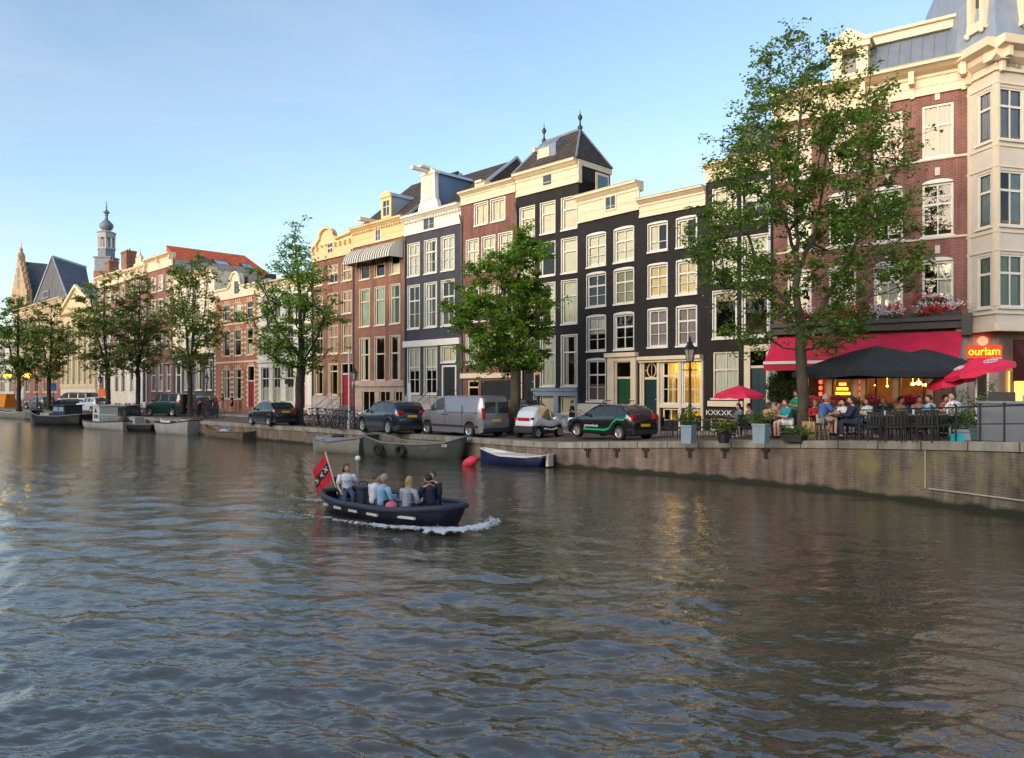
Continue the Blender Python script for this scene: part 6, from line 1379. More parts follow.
for k, (a_, b_, n_, y0_, grp, lab) in enumerate(((112, 147, 8, 416, "bicycles parked left of the green van", "bicycle parked in the far row left of the green van"), (199, 214, 6, 418, "bicycles parked right of the green van", "bicycle parked in the far row by the cream house tree"), (40, 66, 6, 409.5, "bicycles parked by the dark barge", "bicycle parked in the far row behind the dark barge"))):
    for i in range(n_): dup(protos[0], gnd(a_ + (b_ - a_) * i / (n_ - 1), y0_ + rb.uniform(-.4, .8)), R(rb.uniform(20, 110)), lab, grp)
b1 = bicycle("bicycle with upright handlebar leaning at the blue grey basement front", gnd(583, 427), R(-35), FR[0]); b1.rotation_euler = (R(8), 0, R(-40))
b2 = bicycle("pale grey bicycle leaning before the blue grey basement window", gnd(573, 429), R(-35), FR[1]); b2.rotation_euler = (R(-8), 0, R(-30))
# ------------------------------------------------------------ people
def skin_mesh(name, verts, edges, radii, m, parent, levels=2, root=0):
    me = bpy.data.meshes.new(name); me.from_pydata([tuple(v) for v in verts], edges, []); o = bpy.data.objects.new(name, me); COL.objects.link(o)
    o.modifiers.new("s", 'SKIN'); sub = o.modifiers.new("d", 'SUBSURF'); sub.levels = levels; sub.render_levels = levels
    sv = me.skin_vertices[0].data
    for i, r in enumerate(radii): sv[i].radius = (r, r) if not hasattr(r, '__len__') else r; sv[i].use_root = (i == root)
    dg = bpy.context.evaluated_depsgraph_get(); dg.update(); me2 = bpy.data.meshes.new_from_object(o.evaluated_get(dg)); me2.name = name
    bpy.data.objects.remove(o); me2.materials.clear(); me2.materials.append(m); me2.polygons.foreach_set('use_smooth', [True] * len(me2.polygons))
    o = bpy.data.objects.new(name, me2); COL.objects.link(o); o.parent = parent; return o
HAIRS = dict(brown=mat("brown_hair", (.09, .045, .02), .6), dark=mat("dark_hair", (.02, .014, .01), .6), blond=mat("blond_hair", (.42, .28, .12), .6), grey=mat("grey_hair", (.35, .30, .25), .6))
def cloth(name, c): return mat("cloth_" + name, c, .85, var=.12, scale=6)
def person(label, pos, face, pose, top, bottom, hair='brown', long=False, sleeve='short', legs='long', lean=.0, arm='lap', scale=.94, skirt=False, stripes=None, group=None, logo=None, headturn=0):
    """local +x is where the person faces. pose: sit / stand / walk. seat height is z=0 for sit (the pelvis rests on the seat)."""
    t = thing("person", label, "person", pos, face, group); t.scale = (scale,) * 3
    if pose == 'sit': pz = .11; hip = [(.02, s * .09, pz) for s in (1, -1)]; knee = [(.42, s * .11, pz + .03) for s in (1, -1)]; ank = [(.40, s * .11, pz - .42) for s in (1, -1)]; toe = [(.54, s * .12, pz - .47) for s in (1, -1)]
    elif pose == 'stand': pz = .92; hip = [(0, s * .09, pz - .03) for s in (1, -1)]; knee = [(.03, s * .10, .49) for s in (1, -1)]; ank = [(-.01, s * .11, .08) for s in (1, -1)]; toe = [(.14, s * .13, .03) for s in (1, -1)]
    else: pz = .91; hip = [(0, s * .09, pz - .03) for s in (1, -1)]; knee = [(.16, .10, .50), (-.03, -.10, .48)]; ank = [(.20, .10, .09), (-.30, -.10, .16)]; toe = [(.34, .11, .05), (-.20, -.11, .04)]
    lx = lean; P = Vector((0, 0, pz)); S1 = Vector((lx * .35, 0, pz + .18)); S2 = Vector((lx * .8, 0, pz + .36)); N0 = Vector((lx, 0, pz + .49)); N1 = Vector((lx + .02, 0, pz + .57)); Hd = Vector((lx + .04, 0, pz + .68))
    sh = [Vector((lx, s * .185, pz + .46)) for s in (1, -1)]
    if arm == 'lap': el = [Vector((lx + .06, s * .24, pz + .20)) for s in (1, -1)]; wr_ = [Vector((lx + .30, s * .14, pz + .12)) for s in (1, -1)]
    elif arm == 'table': el = [Vector((lx + .14, s * .25, pz + .20)) for s in (1, -1)]; wr_ = [Vector((lx + .38, s * .15, pz + .26)) for s in (1, -1)]
    elif arm == 'down': el = [Vector((lx - .02 + s * .03, s * .24, pz + .18)) for s in (1, -1)]; wr_ = [Vector((lx + .06 + s * .08, s * .25, pz - .07)) for s in (1, -1)]
    elif arm == 'side': el = [Vector((lx - .06, .27, pz + .20)), Vector((lx + .08, -.25, pz + .19))]; wr_ = [Vector((lx + .05, .36, pz + .10)), Vector((lx + .32, -.20, pz + .08))]
    V = [P, S1, S2, N0, N1]; Rr = [(.10, .12), (.08, .10), (.085, .105), (.052, .056), (.052, .052)]; E = [(0, 1), (1, 2), (2, 3), (3, 4)]
    for k in (0, 1):
        b = len(V); hd = (wr_[k] - el[k]).normalized(); V += [sh[k], el[k], wr_[k], wr_[k] + hd * .07]; Rr += [.044, .040, .028, .036]; E += [(3, b), (b, b + 1), (b + 1, b + 2), (b + 2, b + 3)]
        b = len(V); V += [Vector(hip[k]), Vector(knee[k]), Vector(ank[k]), Vector(toe[k])]; Rr += [.085, .058, .040, .035]; E += [(0, b), (b, b + 1), (b + 1, b + 2), (b + 2, b + 3)]
    body = skin_mesh("body", V, E, Rr, SKIN, t)
    # head with face, ears, fingers joined to the same mesh
    q = MB(); ca, sa = math.cos(headturn), math.sin(headturn)
    def hp(x, y, z): return (Hd.x + ca * x - sa * y, Hd.y + sa * x + ca * y, Hd.z + z)
    nu, nv = 14, 10; o0 = []
    for j in range(nv + 1):
        th = math.pi * j / nv
        for i in range(nu):
            ph = 6.2832 * i / nu; x = .098 * math.sin(th) * math.cos(ph); y = .076 * math.sin(th) * math.sin(ph); z = .118 * math.cos(th)
            if z < -.03: x = x * (1 - .25 * (-z - .03) / .09) + .012; y *= 1 - .35 * (-z - .03) / .09
            o0.append(hp(x, y, z))
    q.add(o0, [(j * nu + i, (j + 1) * nu + i, (j + 1) * nu + (i + 1) % nu, j * nu + (i + 1) % nu) for j in range(nv) for i in range(nu)])
    q.add([hp(.095, 0, .015), hp(.092, .016, -.028), hp(.092, -.016, -.028), hp(.122, 0, -.024)], [(0, 1, 3), (0, 3, 2), (1, 2, 3)])
    for s in (1, -1): q.ball(hp(-.005, s * .077, -.005), .022, 6, 5, (.8, .4, 1.1))
    for k in (0, 1):
        hd = (wr_[k] - el[k]).normalized(); side = hd.cross(Vector((0, 0, 1))).normalized(); palm = wr_[k] + hd * .085
        for f_ in range(4):
            L = (.055, .065, .06, .048)[f_]; st = palm + side * (.024 - .016 * f_); q.tube([st, st + hd * L * .5 + Vector((0, 0, -.006)), st + hd * L + Vector((0, 0, -.022))], [.009, .008, .006], 5)
        st = wr_[k] + hd * .04 + side * .03 * (1 if k else -1); q.tube([st, st + hd * .03 + side * .022 * (1 if k else -1), st + hd * .06 + side * .022 * (1 if k else -1)], [.011, .01, .007], 5)
    ho = q.build("tmp", SKIN, None, 180); bm = bmesh.new(); bm.from_mesh(body.data); bm.from_mesh(ho.data); bm.to_mesh(body.data); bm.free(); bpy.data.objects.remove(ho)
    body.data.polygons.foreach_set('use_smooth', [True] * len(body.data.polygons))
    fm = MB(); 
    for s in (1, -1): fm.ball(hp(.088, s * .030, .012), .011, 6, 5, (.6, 1, .7))
    fm.build("eyes", mat("eye_dark", (.03, .02, .015), .3), t)
    fm = MB(); fm.ball(hp(.088, 0, -.055), .018, 8, 5, (.4, 1.1, .3)); fm.build("mouth", mat("lips", (.40, .12, .10), .5), t)
    # shirt
    V = [P + Vector((0, 0, -.02)), S1, S2, S2.lerp(N0, .72), N0 + Vector((0, 0, .055))]; Rr = [(.135, .172), (.118, .155), (.135, .185), (.13, .20), (.075, .095)]; E = [(0, 1), (1, 2), (2, 3), (3, 4)]
    for k in (0, 1):
        pass
    so_ = skin_mesh("shirt", V, E, Rr, top, t, 2); q = MB()
    for k in (0, 1):
        a0, e0, w0 = sh[k] + Vector((0, 0, -.015)), el[k], wr_[k]; i0 = a0 + (N0 - a0) * .5 + Vector((0, 0, -.03))
        if sleeve == 'long': q.tube([i0, a0, a0.lerp(e0, .5), e0.lerp(a0, .08), e0.lerp(w0, .12), e0.lerp(w0, .55), w0], [.065, .074, .062, .060, .056, .048, .040], 12)
        else: q.tube([i0, a0, a0.lerp(e0, .4), a0.lerp(e0, .75)], [.068, .076, .068, .066], 12)
    qo = q.build("tmp", top, None, 180); bm = bmesh.new(); bm.from_mesh(so_.data); bm.from_mesh(qo.data); bm.to_mesh(so_.data); bm.free(); bpy.data.objects.remove(qo); so_.data.polygons.foreach_set('use_smooth', [True] * len(so_.data.polygons))
    # trousers or skirt
    V = [P]; Rr = [(.128, .165)]; E = []
    for k in (0, 1):
        b = len(V); h_, k_, a_ = Vector(hip[k]), Vector(knee[k]), Vector(ank[k]); V += [h_]; Rr += [.105]; E.append((0, b))
        if skirt: V += [h_.lerp(k_, .8)]; Rr += [.12]; E.append((b, b + 1))
        elif legs == 'long': V += [k_, a_]; Rr += [.075, .055]; E += [(b, b + 1), (b + 1, b + 2)]
        else: V += [h_.lerp(k_, .85)]; Rr += [.092]; E.append((b, b + 1))
    skin_mesh("skirt" if skirt else ("trousers" if legs == 'long' else "shorts"), V, E, Rr, bottom, t, 1)
    for k in (0, 1):
        s_ = MB(); a_, tt = Vector(ank[k]), Vector(toe[k]); s_.tube([a_ + Vector((-.03, 0, -.03)), a_.lerp(tt, .5), tt + Vector((.03, 0, 0))], [.046, .046, .032], 8); s_.build("shoe", RUBBER, t, 180)
    # hair
    hm = MB(); vs = []; nu, nv = 16, 8
    for j in range(nv + 1):
        for i in range(nu):
            ph = 6.2832 * i / nu; front = max(0, math.cos(ph)); lim = math.pi * (.62 - .30 * front ** .6); th = lim * j / nv
            w_ = 1 + .03 * math.sin(5 * ph + j); vs.append(hp((-.008 + .112 * math.sin(th) * math.cos(ph)) * w_, .090 * math.sin(th) * math.sin(ph) * w_, .008 + .128 * math.cos(th)))
    hm.add(vs, [(j * nu + i, (j + 1) * nu + i, (j + 1) * nu + (i + 1) % nu, j * nu + (i + 1) % nu) for j in range(nv) for i in range(nu)])
    if long:
        vs = []; 
        for j in range(6):
            for i in range(7): a = -1 + i / 3; z = .03 - j * (.055 if long == True else .03); vs.append(hp(-.045 - .045 * math.cos(a * 1.4) + .012 * math.sin(i * 2 + j), .088 * math.sin(a * 1.45) * (1 + .05 * j), z))
        hm.add(vs, [(j * 7 + i, j * 7 + i + 1, (j + 1) * 7 + i + 1, (j + 1) * 7 + i) for j in range(5) for i in range(6)])
    hm.build("hair", HAIRS[hair], t, 180)
    if logo:
        lo = text(logo, .085, mat("blue_print", (.05, .12, .4), .7), t, (S2.x + .185, 0, S2.z - .03), (R(90), 0, R(90)), sx=1.1)
    return t

# ------------------------------------------------------------ boats
def boat(name, label, cat, ctr, head, L, B, sheer, hullm, inner, gunm, plan=None, floor=.12, rub=.05, group=None, rake=.25, drop=.15):
    """local +x is the bow; plan gives half breadth over t (0 stern .. 1 bow); sheer gives height."""
    plan = plan or [(0, .62), (.12, .82), (.35, 1), (.6, .98), (.8, .78), (.92, .45), (1, .05)]
    t = thing(name, label, cat, ctr, head, group); N = 26; secs = []; ins = []
    def sm(tab, x): 
        return .25 * interp(tab, max(0, x - .05)) + .5 * interp(tab, x) + .25 * interp(tab, min(1, x + .05))
    for i in range(N + 1):
        q = i / N; b = B / 2 * sm(plan, q); z = interp(sheer, q); x = (q - .5) * L; s_ = []
        for f, k in ((1.0, 1.0), (.97, .62), (.90, .3), (.78, .0), (.5, -drop), (0, -drop * 1.3)): s_.append((x - rake * max(0, q - .75) * 4 * (1 - k) * (1 if q > .7 else 0), b * f, z * k if k > 0 else k))
        secs.append([(a, -c, d) for a, c, d in s_] + [(a, c, d) for a, c, d in s_[-2::-1]])
        bi = max(.01, b - .05); xr_ = x - rake * max(0, q - .7) * 4.2; xm_ = (x + xr_) / 2; ins.append([(x, -bi, z - .01), (xm_, -bi * .88, (z + floor) / 2), (xr_, -bi * .66, floor), (xr_, bi * .66, floor), (xm_, bi * .88, (z + floor) / 2), (x, bi, z - .01)])
    mb = MB(); n = len(secs[0]); mb.add([p for s_ in secs for p in s_], [(i * n + j, i * n + j + 1, (i + 1) * n + j + 1, (i + 1) * n + j) for i in range(N) for j in range(n - 1)] + [tuple(range(n)), tuple(N * n + j for j in range(n))])
    h = mb.build("hull", hullm, t, 60)
    mb = MB(); mb.add([p for s_ in ins for p in s_], [(i * 6 + j, i * 6 + j + 1, (i + 1) * 6 + j + 1, (i + 1) * 6 + j) for i in range(N) for j in range(5)] + [tuple(range(6))]); mb.build("lining", inner, t, 60)
    g = MB(); path = [(s_[0][0], s_[0][1], s_[0][2]) for s_ in secs] + [(s_[-1][0], s_[-1][1], s_[-1][2]) for s_ in secs[::-1]]; path.append(path[0]); g.tube(path, rub, 8, caps=False); g.build("gunwale", gunm, t, 180)
    t['L'] = L; t['B'] = B; return t
def bpart(name, t, m, f, smooth=None):
    mb = MB(); f(mb); return mb.build(name, m, t, smooth)
# the open sloop with passengers
HN = mat("sloop_navy_hull", (.016, .019, .030), .35, var=.1); HI = mat("sloop_grey_lining", (.05, .06, .085), .6); HG = mat("sloop_gunwale", (.035, .042, .06), .55, var=.15)
hd = math.atan2(BOAT_D[1], BOAT_D[0]); sloop = boat("open_sloop", "navy open motor sloop with six people and a red and black flag", "boat", (BOAT_C[0], BOAT_C[1], 0), hd, 4.6, 2.1, [(0, .47), (.3, .37), (.7, .38), (1, .50)], HN, HI, HG,
    plan=[(0, .50), (.06, .74), (.18, .92), (.4, 1), (.62, .98), (.8, .84), (.92, .58), (1, .22)], floor=.06, rub=.07)
bpart("bow_deck", sloop, HG, lambda m: m.prism([(1.75, -.66), (2.1, -.42), (2.26, 0), (2.1, .42), (1.75, .66)], .38, .42, axis='z'))
def _seats(m):
    for s_ in (1, -1): m.box(-1.4, 1.4, min(s_ * .42, s_ * .74), max(s_ * .42, s_ * .74), .10, .24)
    m.box(-2.0, -1.5, -.5, .5, .10, .28); m.box(1.3, 1.7, -.5, .5, .10, .25)
bpart("bench", sloop, HI, _seats)
CUSH = mat("grey_cushion", (.16, .19, .24), .9)
def _cush(m):
    for s_ in (1, -1): m.box(-1.4, 1.4, min(s_ * .43, s_ * .73), max(s_ * .43, s_ * .73), .243, .29)
bpart("cushion", sloop, CUSH, _cush)
bpart("console", sloop, HG, lambda m: (m.box(-1.25, -.95, -.25, .25, .08, .62), m.box(-1.2, -.9, -.3, .3, .622, .67)))
bpart("steering_wheel", sloop, BLACK, lambda m: m.tube([(-1.32, .17 * math.cos(a * .4488), .60 + .17 * math.sin(a * .4488)) for a in range(15)], .015, 6))
bpart("engine_box", sloop, BLACK, lambda m: m.box(-2.42, -2.2, -.16, .16, .1, .80))
for i in range(5): 
    x = (-1.6, -.95, -.25, .5, 1.5)[i]
    tq = x / 4.6 + .5; bb = 2.1 / 2 * interp([(0, .50), (.06, .74), (.18, .92), (.4, 1), (.62, .98), (.8, .84), (.92, .58), (1, .22)], tq)
    a_ = math.atan2(-(.98 - .84) * 1.07, .18 * 5.35) if x > 1 else 0
    T = Matrix.Translation((x, -bb * .965 - .0, .24 + (.02 if x > 1 else 0))) @ Matrix.Rotation(.16 if x > 1 else (-.12 if x < -1.2 else 0), 4, 'Z')
    w2 = (.13, .16, .17, .2, .26)[i]
    mb = MB(); mb.box(-w2, w2, -.03, .02, -.028, .028, T); mb.build("hull_mark", mat("chrome_mark", (.72, .72, .70), .3), sloop)
bpart("stern_light_pole", sloop, CHROME, lambda m: m.tube([(-2.05, .35, .3), (-2.05, .35, 1.2)], .018, 6)); bpart("stern_light", sloop, mat("lamp_globe", (.85, .8, .65), .4), lambda m: m.ball((-2.05, .35, 1.28), .075, 10, 8))
# flag on a raked staff
bpart("flag_staff", sloop, CREAM, lambda m: m.tube([(-2.22, -.15, .35), (-2.72, -.22, 1.45)], .02, 6))
def flag():
    RED = mat("flag_red", (.55, .012, .035), .8, var=.15); BLK = mat("flag_black", (.012, .012, .014), .8)
    A = Vector((-2.70, -.22, 1.41)); dn = Vector((.42, .06, -1.0)).normalized() * .70; out = Vector((-.38, -.14, -.46)); N, M_ = 12, 9
    f = MB(); vs = [A + dn * (j / M_) + out * (i / N) * 1.15 + Vector((.05, -.07, 0)) * math.sin(i * .9 + j * .25) * (i / N) for i in range(N + 1) for j in range(M_ + 1)]
    fs = []; 
    for i in range(N):
        for j in range(M_): fs.append((i * (M_ + 1) + j, (i + 1) * (M_ + 1) + j, (i + 1) * (M_ + 1) + j + 1, i * (M_ + 1) + j + 1)); f.m.append(1 if 3 <= j < 6 else 0)
    f.v = [tuple(v) for v in vs]; f.f = fs; o = f.build("flag", [RED, BLK], sloop, 180)
    n_ = dn.cross(out).normalized()
    for q in (.2, .5, .8):
        c = A + dn * .5 + out * q * 1.15 + Vector((.05, -.07, 0)) * math.sin(q * 12 * .9 + 1.1) * q
        x = MB(); u = dn.normalized(); v = out.normalized()
        for s_ in (1, -1):
            d1 = (u + v * s_).normalized() * .085
            for sg in (1, -1): off = n_ * .012 * sg; x.tube([c - d1 + off, c + d1 + off], .017, 4)
        x.build("white_cross", WHITE, o)
flag()
hd_v = Vector((math.cos(hd), math.sin(hd), 0)); sd_v = Vector((-hd_v.y, hd_v.x, 0))
def onboat(x, y, z): return Vector((BOAT_C[0], BOAT_C[1], 0)) + hd_v * x + sd_v * y + Vector((0, 0, z))
TEE = cloth("white_tee", (.74, .75, .80)); JEAN = cloth("jeans", (.06, .09, .16)); LBL = cloth("light_blue", (.28, .50, .72)); NAV = cloth("navy", (.015, .02, .05)); BLKC = cloth("black", (.015, .015, .018)); PINK = cloth("pink", (.75, .16, .22))
STRP = bpy.data.materials.new("cloth_grey_stripe"); STRP.use_nodes = True; _n = STRP.node_tree.nodes; _l = STRP.node_tree.links; _t = _n.new("ShaderNodeTexCoord"); _w = _n.new("ShaderNodeTexWave"); _w.bands_direction = 'Z'; _w.inputs['Scale'].default_value = 9; _r = _n.new("ShaderNodeValToRGB"); _r.color_ramp.elements[0].color = (.10, .14, .2, 1); _r.color_ramp.elements[0].position = .25; _r.color_ramp.elements[1].position = .4; _r.color_ramp.elements[1].color = (.55, .57, .6, 1); _l.new(_t.outputs['Object'], _w.inputs[0]); _l.new(_w.outputs[0], _r.inputs[0]); _l.new(_r.outputs[0], _n['Principled BSDF'].inputs[0])
person("person in white printed T-shirt and jeans steering at the stern of the sloop", onboat(-1.67, -.25, .36), hd + R(-25), 'sit', TEE, JEAN, 'brown', long='mid', arm='side', logo="OLDEN", headturn=R(15))
person("person in white top sitting with back to the near side of the sloop", onboat(0.00, -.60, .27), hd + R(100), 'sit', TEE, BLKC, 'brown', sleeve='long', lean=.08, headturn=R(-60))
person("person in light blue jumper with short fair hair in the sloop", onboat(0.38, -.62, .27), hd + R(92), 'sit', LBL, JEAN, 'grey', sleeve='long', lean=.02, headturn=R(10))
person("person in grey striped top with long blond hair in the sloop", onboat(1.22, -.55, .27), hd + R(105), 'sit', STRP, JEAN, 'blond', long=True, sleeve='long', lean=.05)
person("person in dark shirt facing the viewer across the sloop", onboat(0.85, .55, .30), hd + R(-70), 'sit', BLKC, BLKC, 'brown', sleeve='long', lean=.04)
person("person in navy jumper with dark hair seated nearest the sloop's bow", onboat(1.53, -.12, .32), hd + R(170), 'sit', NAV, NAV, 'dark', sleeve='long', lean=.10, headturn=R(20))
def _bag(m): m.ball((0, 0, .13), .15, 12, 8, (1.0, .7, .85)); m.tube([(-.06, 0, .23), (0, 0, .31), (.06, 0, .23)], .012, 5)
bg_ = MB(); _bag(bg_); bo = bg_.build("bag", PINK, None, 180); bo.location = onboat(0.83, -.70, .29); tag(bo, "bright pink bag on the sloop bench between two passengers", "bag")
tb = MB(); tb.box(-.45, .45, -.22, .22, .30, .33); tb.box(-.05, .05, -.05, .05, 0, .30); to = tb.build("boat_table", WOOD, None); to.location = onboat(-0.32, .12, .08); to.rotation_euler = (0, 0, hd); tag(to, "small wooden table with snacks inside the sloop", "table")
for k, (dx, m_, lb) in enumerate(((-.22, mat("orange_snack", (.8, .35, .08), .6), "orange snack box on the sloop's table"), (.12, mat("cyan_pack", (.2, .55, .7), .6), "light blue packet on the sloop's table"))):
    x = MB(); x.box(-.09, .09, -.07, .07, 0, .09); x.box(-.095, .095, -.075, .075, .09, .10); x_ = x.build("snack_box", m_, None); x_.location = onboat(-.35 + dx, .12, .412); x_.rotation_euler = (0, 0, hd + k); tag(x_, lb, "box")

# foam: bow wave and the line of wash along the near side and behind
rf = random.Random(9)
m, n, l, bb_, out = _new("foam_lace"); MATSF = m
bb_.inputs['Base Color'].default_value = (.70, .72, .72, 1); bb_.inputs['Roughness'].default_value = .6
tc = n.new("ShaderNodeTexCoord"); nz = n.new("ShaderNodeTexNoise"); nz.inputs['Scale'].default_value = 7; nz.inputs['Detail'].default_value = 6; nz.inputs['Roughness'].default_value = .7; l.new(tc.outputs['Object'], nz.inputs['Vector'])
at_ = n.new("ShaderNodeAttribute"); at_.attribute_name = 'foam_cover'
ad = n.new("ShaderNodeMath"); ad.operation = 'ADD'; l.new(nz.outputs[0], ad.inputs[0]); l.new(at_.outputs['Fac'], ad.inputs[1])
mr = n.new("ShaderNodeMapRange"); mr.inputs[1].default_value = .88; mr.inputs[2].default_value = 1.06; l.new(ad.outputs[0], mr.inputs[0]); l.new(mr.outputs[0], bb_.inputs['Alpha'])
def foam_strip(pts, widths, dens, z, nm):
    """a sheet of foam lying on the water; density says how closed the lace is along and across it"""
    N, K = len(pts), 12; vs = []; de = []
    for i, p in enumerate(pts):
        t_ = (pts[min(i + 1, N - 1)] - pts[max(i - 1, 0)]).normalized(); s_ = Vector((-t_.y, t_.x, 0))
        for k in range(K + 1): q = k / K * 2 - 1; vs.append(p + s_ * q * widths[i] + Vector((0, 0, z * (1 - q * q) * (1 + .6 * math.sin(i * 1.9 + k * 1.3)) + .045))); de.append(dens[i] * (1 - abs(q) ** 2) )
    mb = MB(); mb.add(vs, [(i * (K + 1) + k, i * (K + 1) + k + 1, (i + 1) * (K + 1) + k + 1, (i + 1) * (K + 1) + k) for i in range(N - 1) for k in range(K)])
    o = mb.build("foam", MATSF, None, 180); at2 = o.data.attributes.new('foam_cover', 'FLOAT', 'POINT'); at2.data.foreach_set('value', de)
    o['kind'] = 'stuff'; o['label'] = nm; return o
n1 = 46; P1 = []; W1 = []; D1_ = []
for i in range(n1):
    q = i / (n1 - 1); x = 2.75 - q * 10.5; y = -(.15 + 1.10 * min(1, q * 6) ** .7 + .16 * max(0, (q - .15)) * 10.5 * .9)
    P1.append(onboat(x, y, 0) + sd_v * .03 * math.sin(i)); W1.append(.20 + .22 * max(0, 1 - q * 4) + .12 * q); D1_.append(.58 if q < .18 else max(.22, .46 - .35 * (q - .18)))
foam_strip(P1, W1, D1_, .05, "white bow wave and wash along the near side of the sloop")
P1 = [onboat(2.35 + .55 * math.cos(a), .95 * math.sin(a), 0) for a in [(-1.5 + 3.0 * i / 20) for i in range(21)]]; foam_strip(P1, [.36] * 21, [.64 if i < 13 else .5 for i in range(21)], .09, "white splash round the sloop's bow")
P1 = [onboat(-2.3 - i * .35, .12 * math.sin(i * .8), 0) for i in range(24)]; foam_strip(P1, [.45 + .035 * i for i in range(24)], [.46 - .012 * i for i in range(24)], .02, "churned white wake behind the sloop's stern")
fo = MB()
for i in range(260):
    q = rf.random() ** 1.5; x = 2.75 - q * 3.4; y = -(.15 + 1.0 * min(1, q * 2) ** .7) + rf.gauss(0, .16)
    p = onboat(x, y, .03 + abs(rf.gauss(0, .05)) * (1 - q)); fo.ball(p, rf.uniform(.004, .011), 5, 3)
f_ = fo.build("spray", mat("foam_white", (.68, .70, .70), .5), None, 180); f_['kind'] = 'stuff'; f_['label'] = "fine white spray drops at the sloop's bow"

# ---- moored boats
STEEL = mat("grey_steel_hull", (.075, .085, .078), .55, var=.25, bump=.2, bscale=4); STEELI = mat("rusty_boat_inside", (.16, .13, .09), .8, var=.4, scale=4)
def moor(pxs, pys, pxb, pyb, add=0): 
    a, b = wat(pxs, pys), wat(pxb, pyb); d_ = (b - a); n_ = Vector((-d_.y, d_.x, 0)).normalized(); n_ = n_ if n_.dot(Vector((0, 1, 0))) > 0 else -n_
    return (a + b) / 2 + n_ * add, math.atan2(d_.y, d_.x), d_.length
c, h, L = moor(361, 456.5, 457, 461.5, .75)
bt = boat("steel_boat", "long open grey steel boat with two tyre fenders moored under the silver van", "boat", c, h, L, 1.9, [(0, .98), (.25, .70), (.6, .66), (.85, .76), (1, 1.05)], STEEL, STEELI, mat("steel_gunwale", (.17, .18, .17), .6), floor=.15, rub=.04)
for x in (-1.45, -.2):
    bpart("tyre_fender", bt, RUBBER, lambda m, x=x: m.tube([(x + .21 * math.cos(k * .4488), -.95 - .05, .38 + .21 * math.sin(k * .4488)) for k in range(15)], .075, 7, caps=False), 180)
text("238", .17, WHITE, bt, (2.0, -.80, .66), (R(84), 0, R(10)))
bpart("thwart", bt, WOOD, lambda m: (m.box(-1.2, -.9, -.85, .85, .5, .55), m.box(.9, 1.2, -.85, .85, .5, .55)))
c, h, L = moor(304, 451, 360, 455, .7)
bt = boat("covered_boat", "pale grey boat with grey canvas cover moored beneath the parked bicycles", "boat", c, h, L, 1.7, [(0, .62), (.5, .56), (1, .82)], mat("pale_hull", (.27, .265, .235), .5, var=.15), STEELI, mat("grey_gunwale", (.18, .19, .2), .6), plan=[(0, .12), (.15, .6), (.4, 1), (.75, 1), (1, .8)], floor=.2)
def _cover(m):
    N = 14; vs = []
    for i in range(N + 1):
        q = i / N; x = (q - .5) * L * .95; b = .82 * interp([(0, .08), (.15, .55), (.4, .95), (.75, .95), (1, .78)], q)
        for j in range(7): y = -b + 2 * b * j / 6; vs.append((x, y, .62 + .13 * (1 - (y / max(b, .01)) ** 2) + .03 * math.sin(i * 1.7 + j)))
    m.add(vs, [(i * 7 + j, (i + 1) * 7 + j, (i + 1) * 7 + j + 1, i * 7 + j + 1) for i in range(N) for j in range(6)])
bpart("canvas_cover", bt, mat("grey_canvas", (.26, .27, .28), .9), _cover, 180)
bpart("folded_tarp", bt, BLACK, lambda m: m.ball((-.2, -.1, .80), .3, 8, 6, (1.4, .8, .35)))
c, h, L = moor(474, 463.5, 541, 468.5, .55)
bt = boat("rowing_boat", "navy rowing boat with white inside and white stern moored at the brick quay", "boat", c, h, L, 1.25, [(0, .62), (.4, .40), (.8, .40), (1, .50)], mat("navy_row_hull", (.012, .018, .07), .35), WHITE, WHITE, plan=[(0, .15), (.15, .6), (.4, 1), (.75, 1), (.93, .85), (1, .72)], floor=.10, rub=.035)
bpart("white_cover", bt, WHITE, lambda m: m.prism([(-L * .46, -.12), (-L * .3, -.40), (L * .28, -.52), (L * .28, .52), (-L * .3, .40), (-L * .46, .12)], .41, .44, axis='z'))
bpart("outboard_bracket", bt, WHITE, lambda m: (m.box(L / 2 - .02, L / 2 + .10, -.18, .18, .05, .50), m.box(L / 2 - .35, L / 2 - .03, -.50, .50, .43, .46)))
p = wat(470, 466.5); fb = MB(); T = Matrix.Translation(p + Vector((0, .15, .16))) @ Matrix.Rotation(R(-28), 4, 'Z') @ Matrix.Rotation(R(62), 4, 'Y')
vs = MB(); vs.lathe([(.03, -.38), (.13, -.33), (.21, -.15), (.215, .12), (.15, .28), (.05, .36), (.03, .42)], n=16); vs.v = [tuple(T @ Vector(v)) for v in vs.v]
tag(vs.build("fender_buoy", mat("red_buoy", (.75, .04, .07), .45, var=.1), None, 180), "big red fender buoy floating at the rowing boat's end", "buoy")
c, h, L = moor(197, 436, 241, 440.5, .6)
bt = boat("wooden_boat", "open wooden boat with blue cover inside moored left of the small black car", "boat", c, h, L, 1.5, [(0, .72), (.5, .42), (1, .5)], mat("varnished_hull", (.16, .13, .09), .5, var=.3), STEELI, WOOD, plan=[(0, .1), (.2, .7), (.5, 1), (.85, .9), (1, .6)], floor=.1)
bpart("blue_tarp", bt, mat("blue_tarp", (.35, .50, .68), .6), lambda m: m.ball((-.3, 0, .38), .42, 9, 6, (1.2, .9, .45)), 180); bpart("thwart", bt, WOOD, lambda m: (m.box(.5, .75, -.65, .65, .36, .40), m.box(-1.2, -1, -.5, .5, .36, .40)))
c, h, L = moor(153, 434, 184, 435.5, .9)
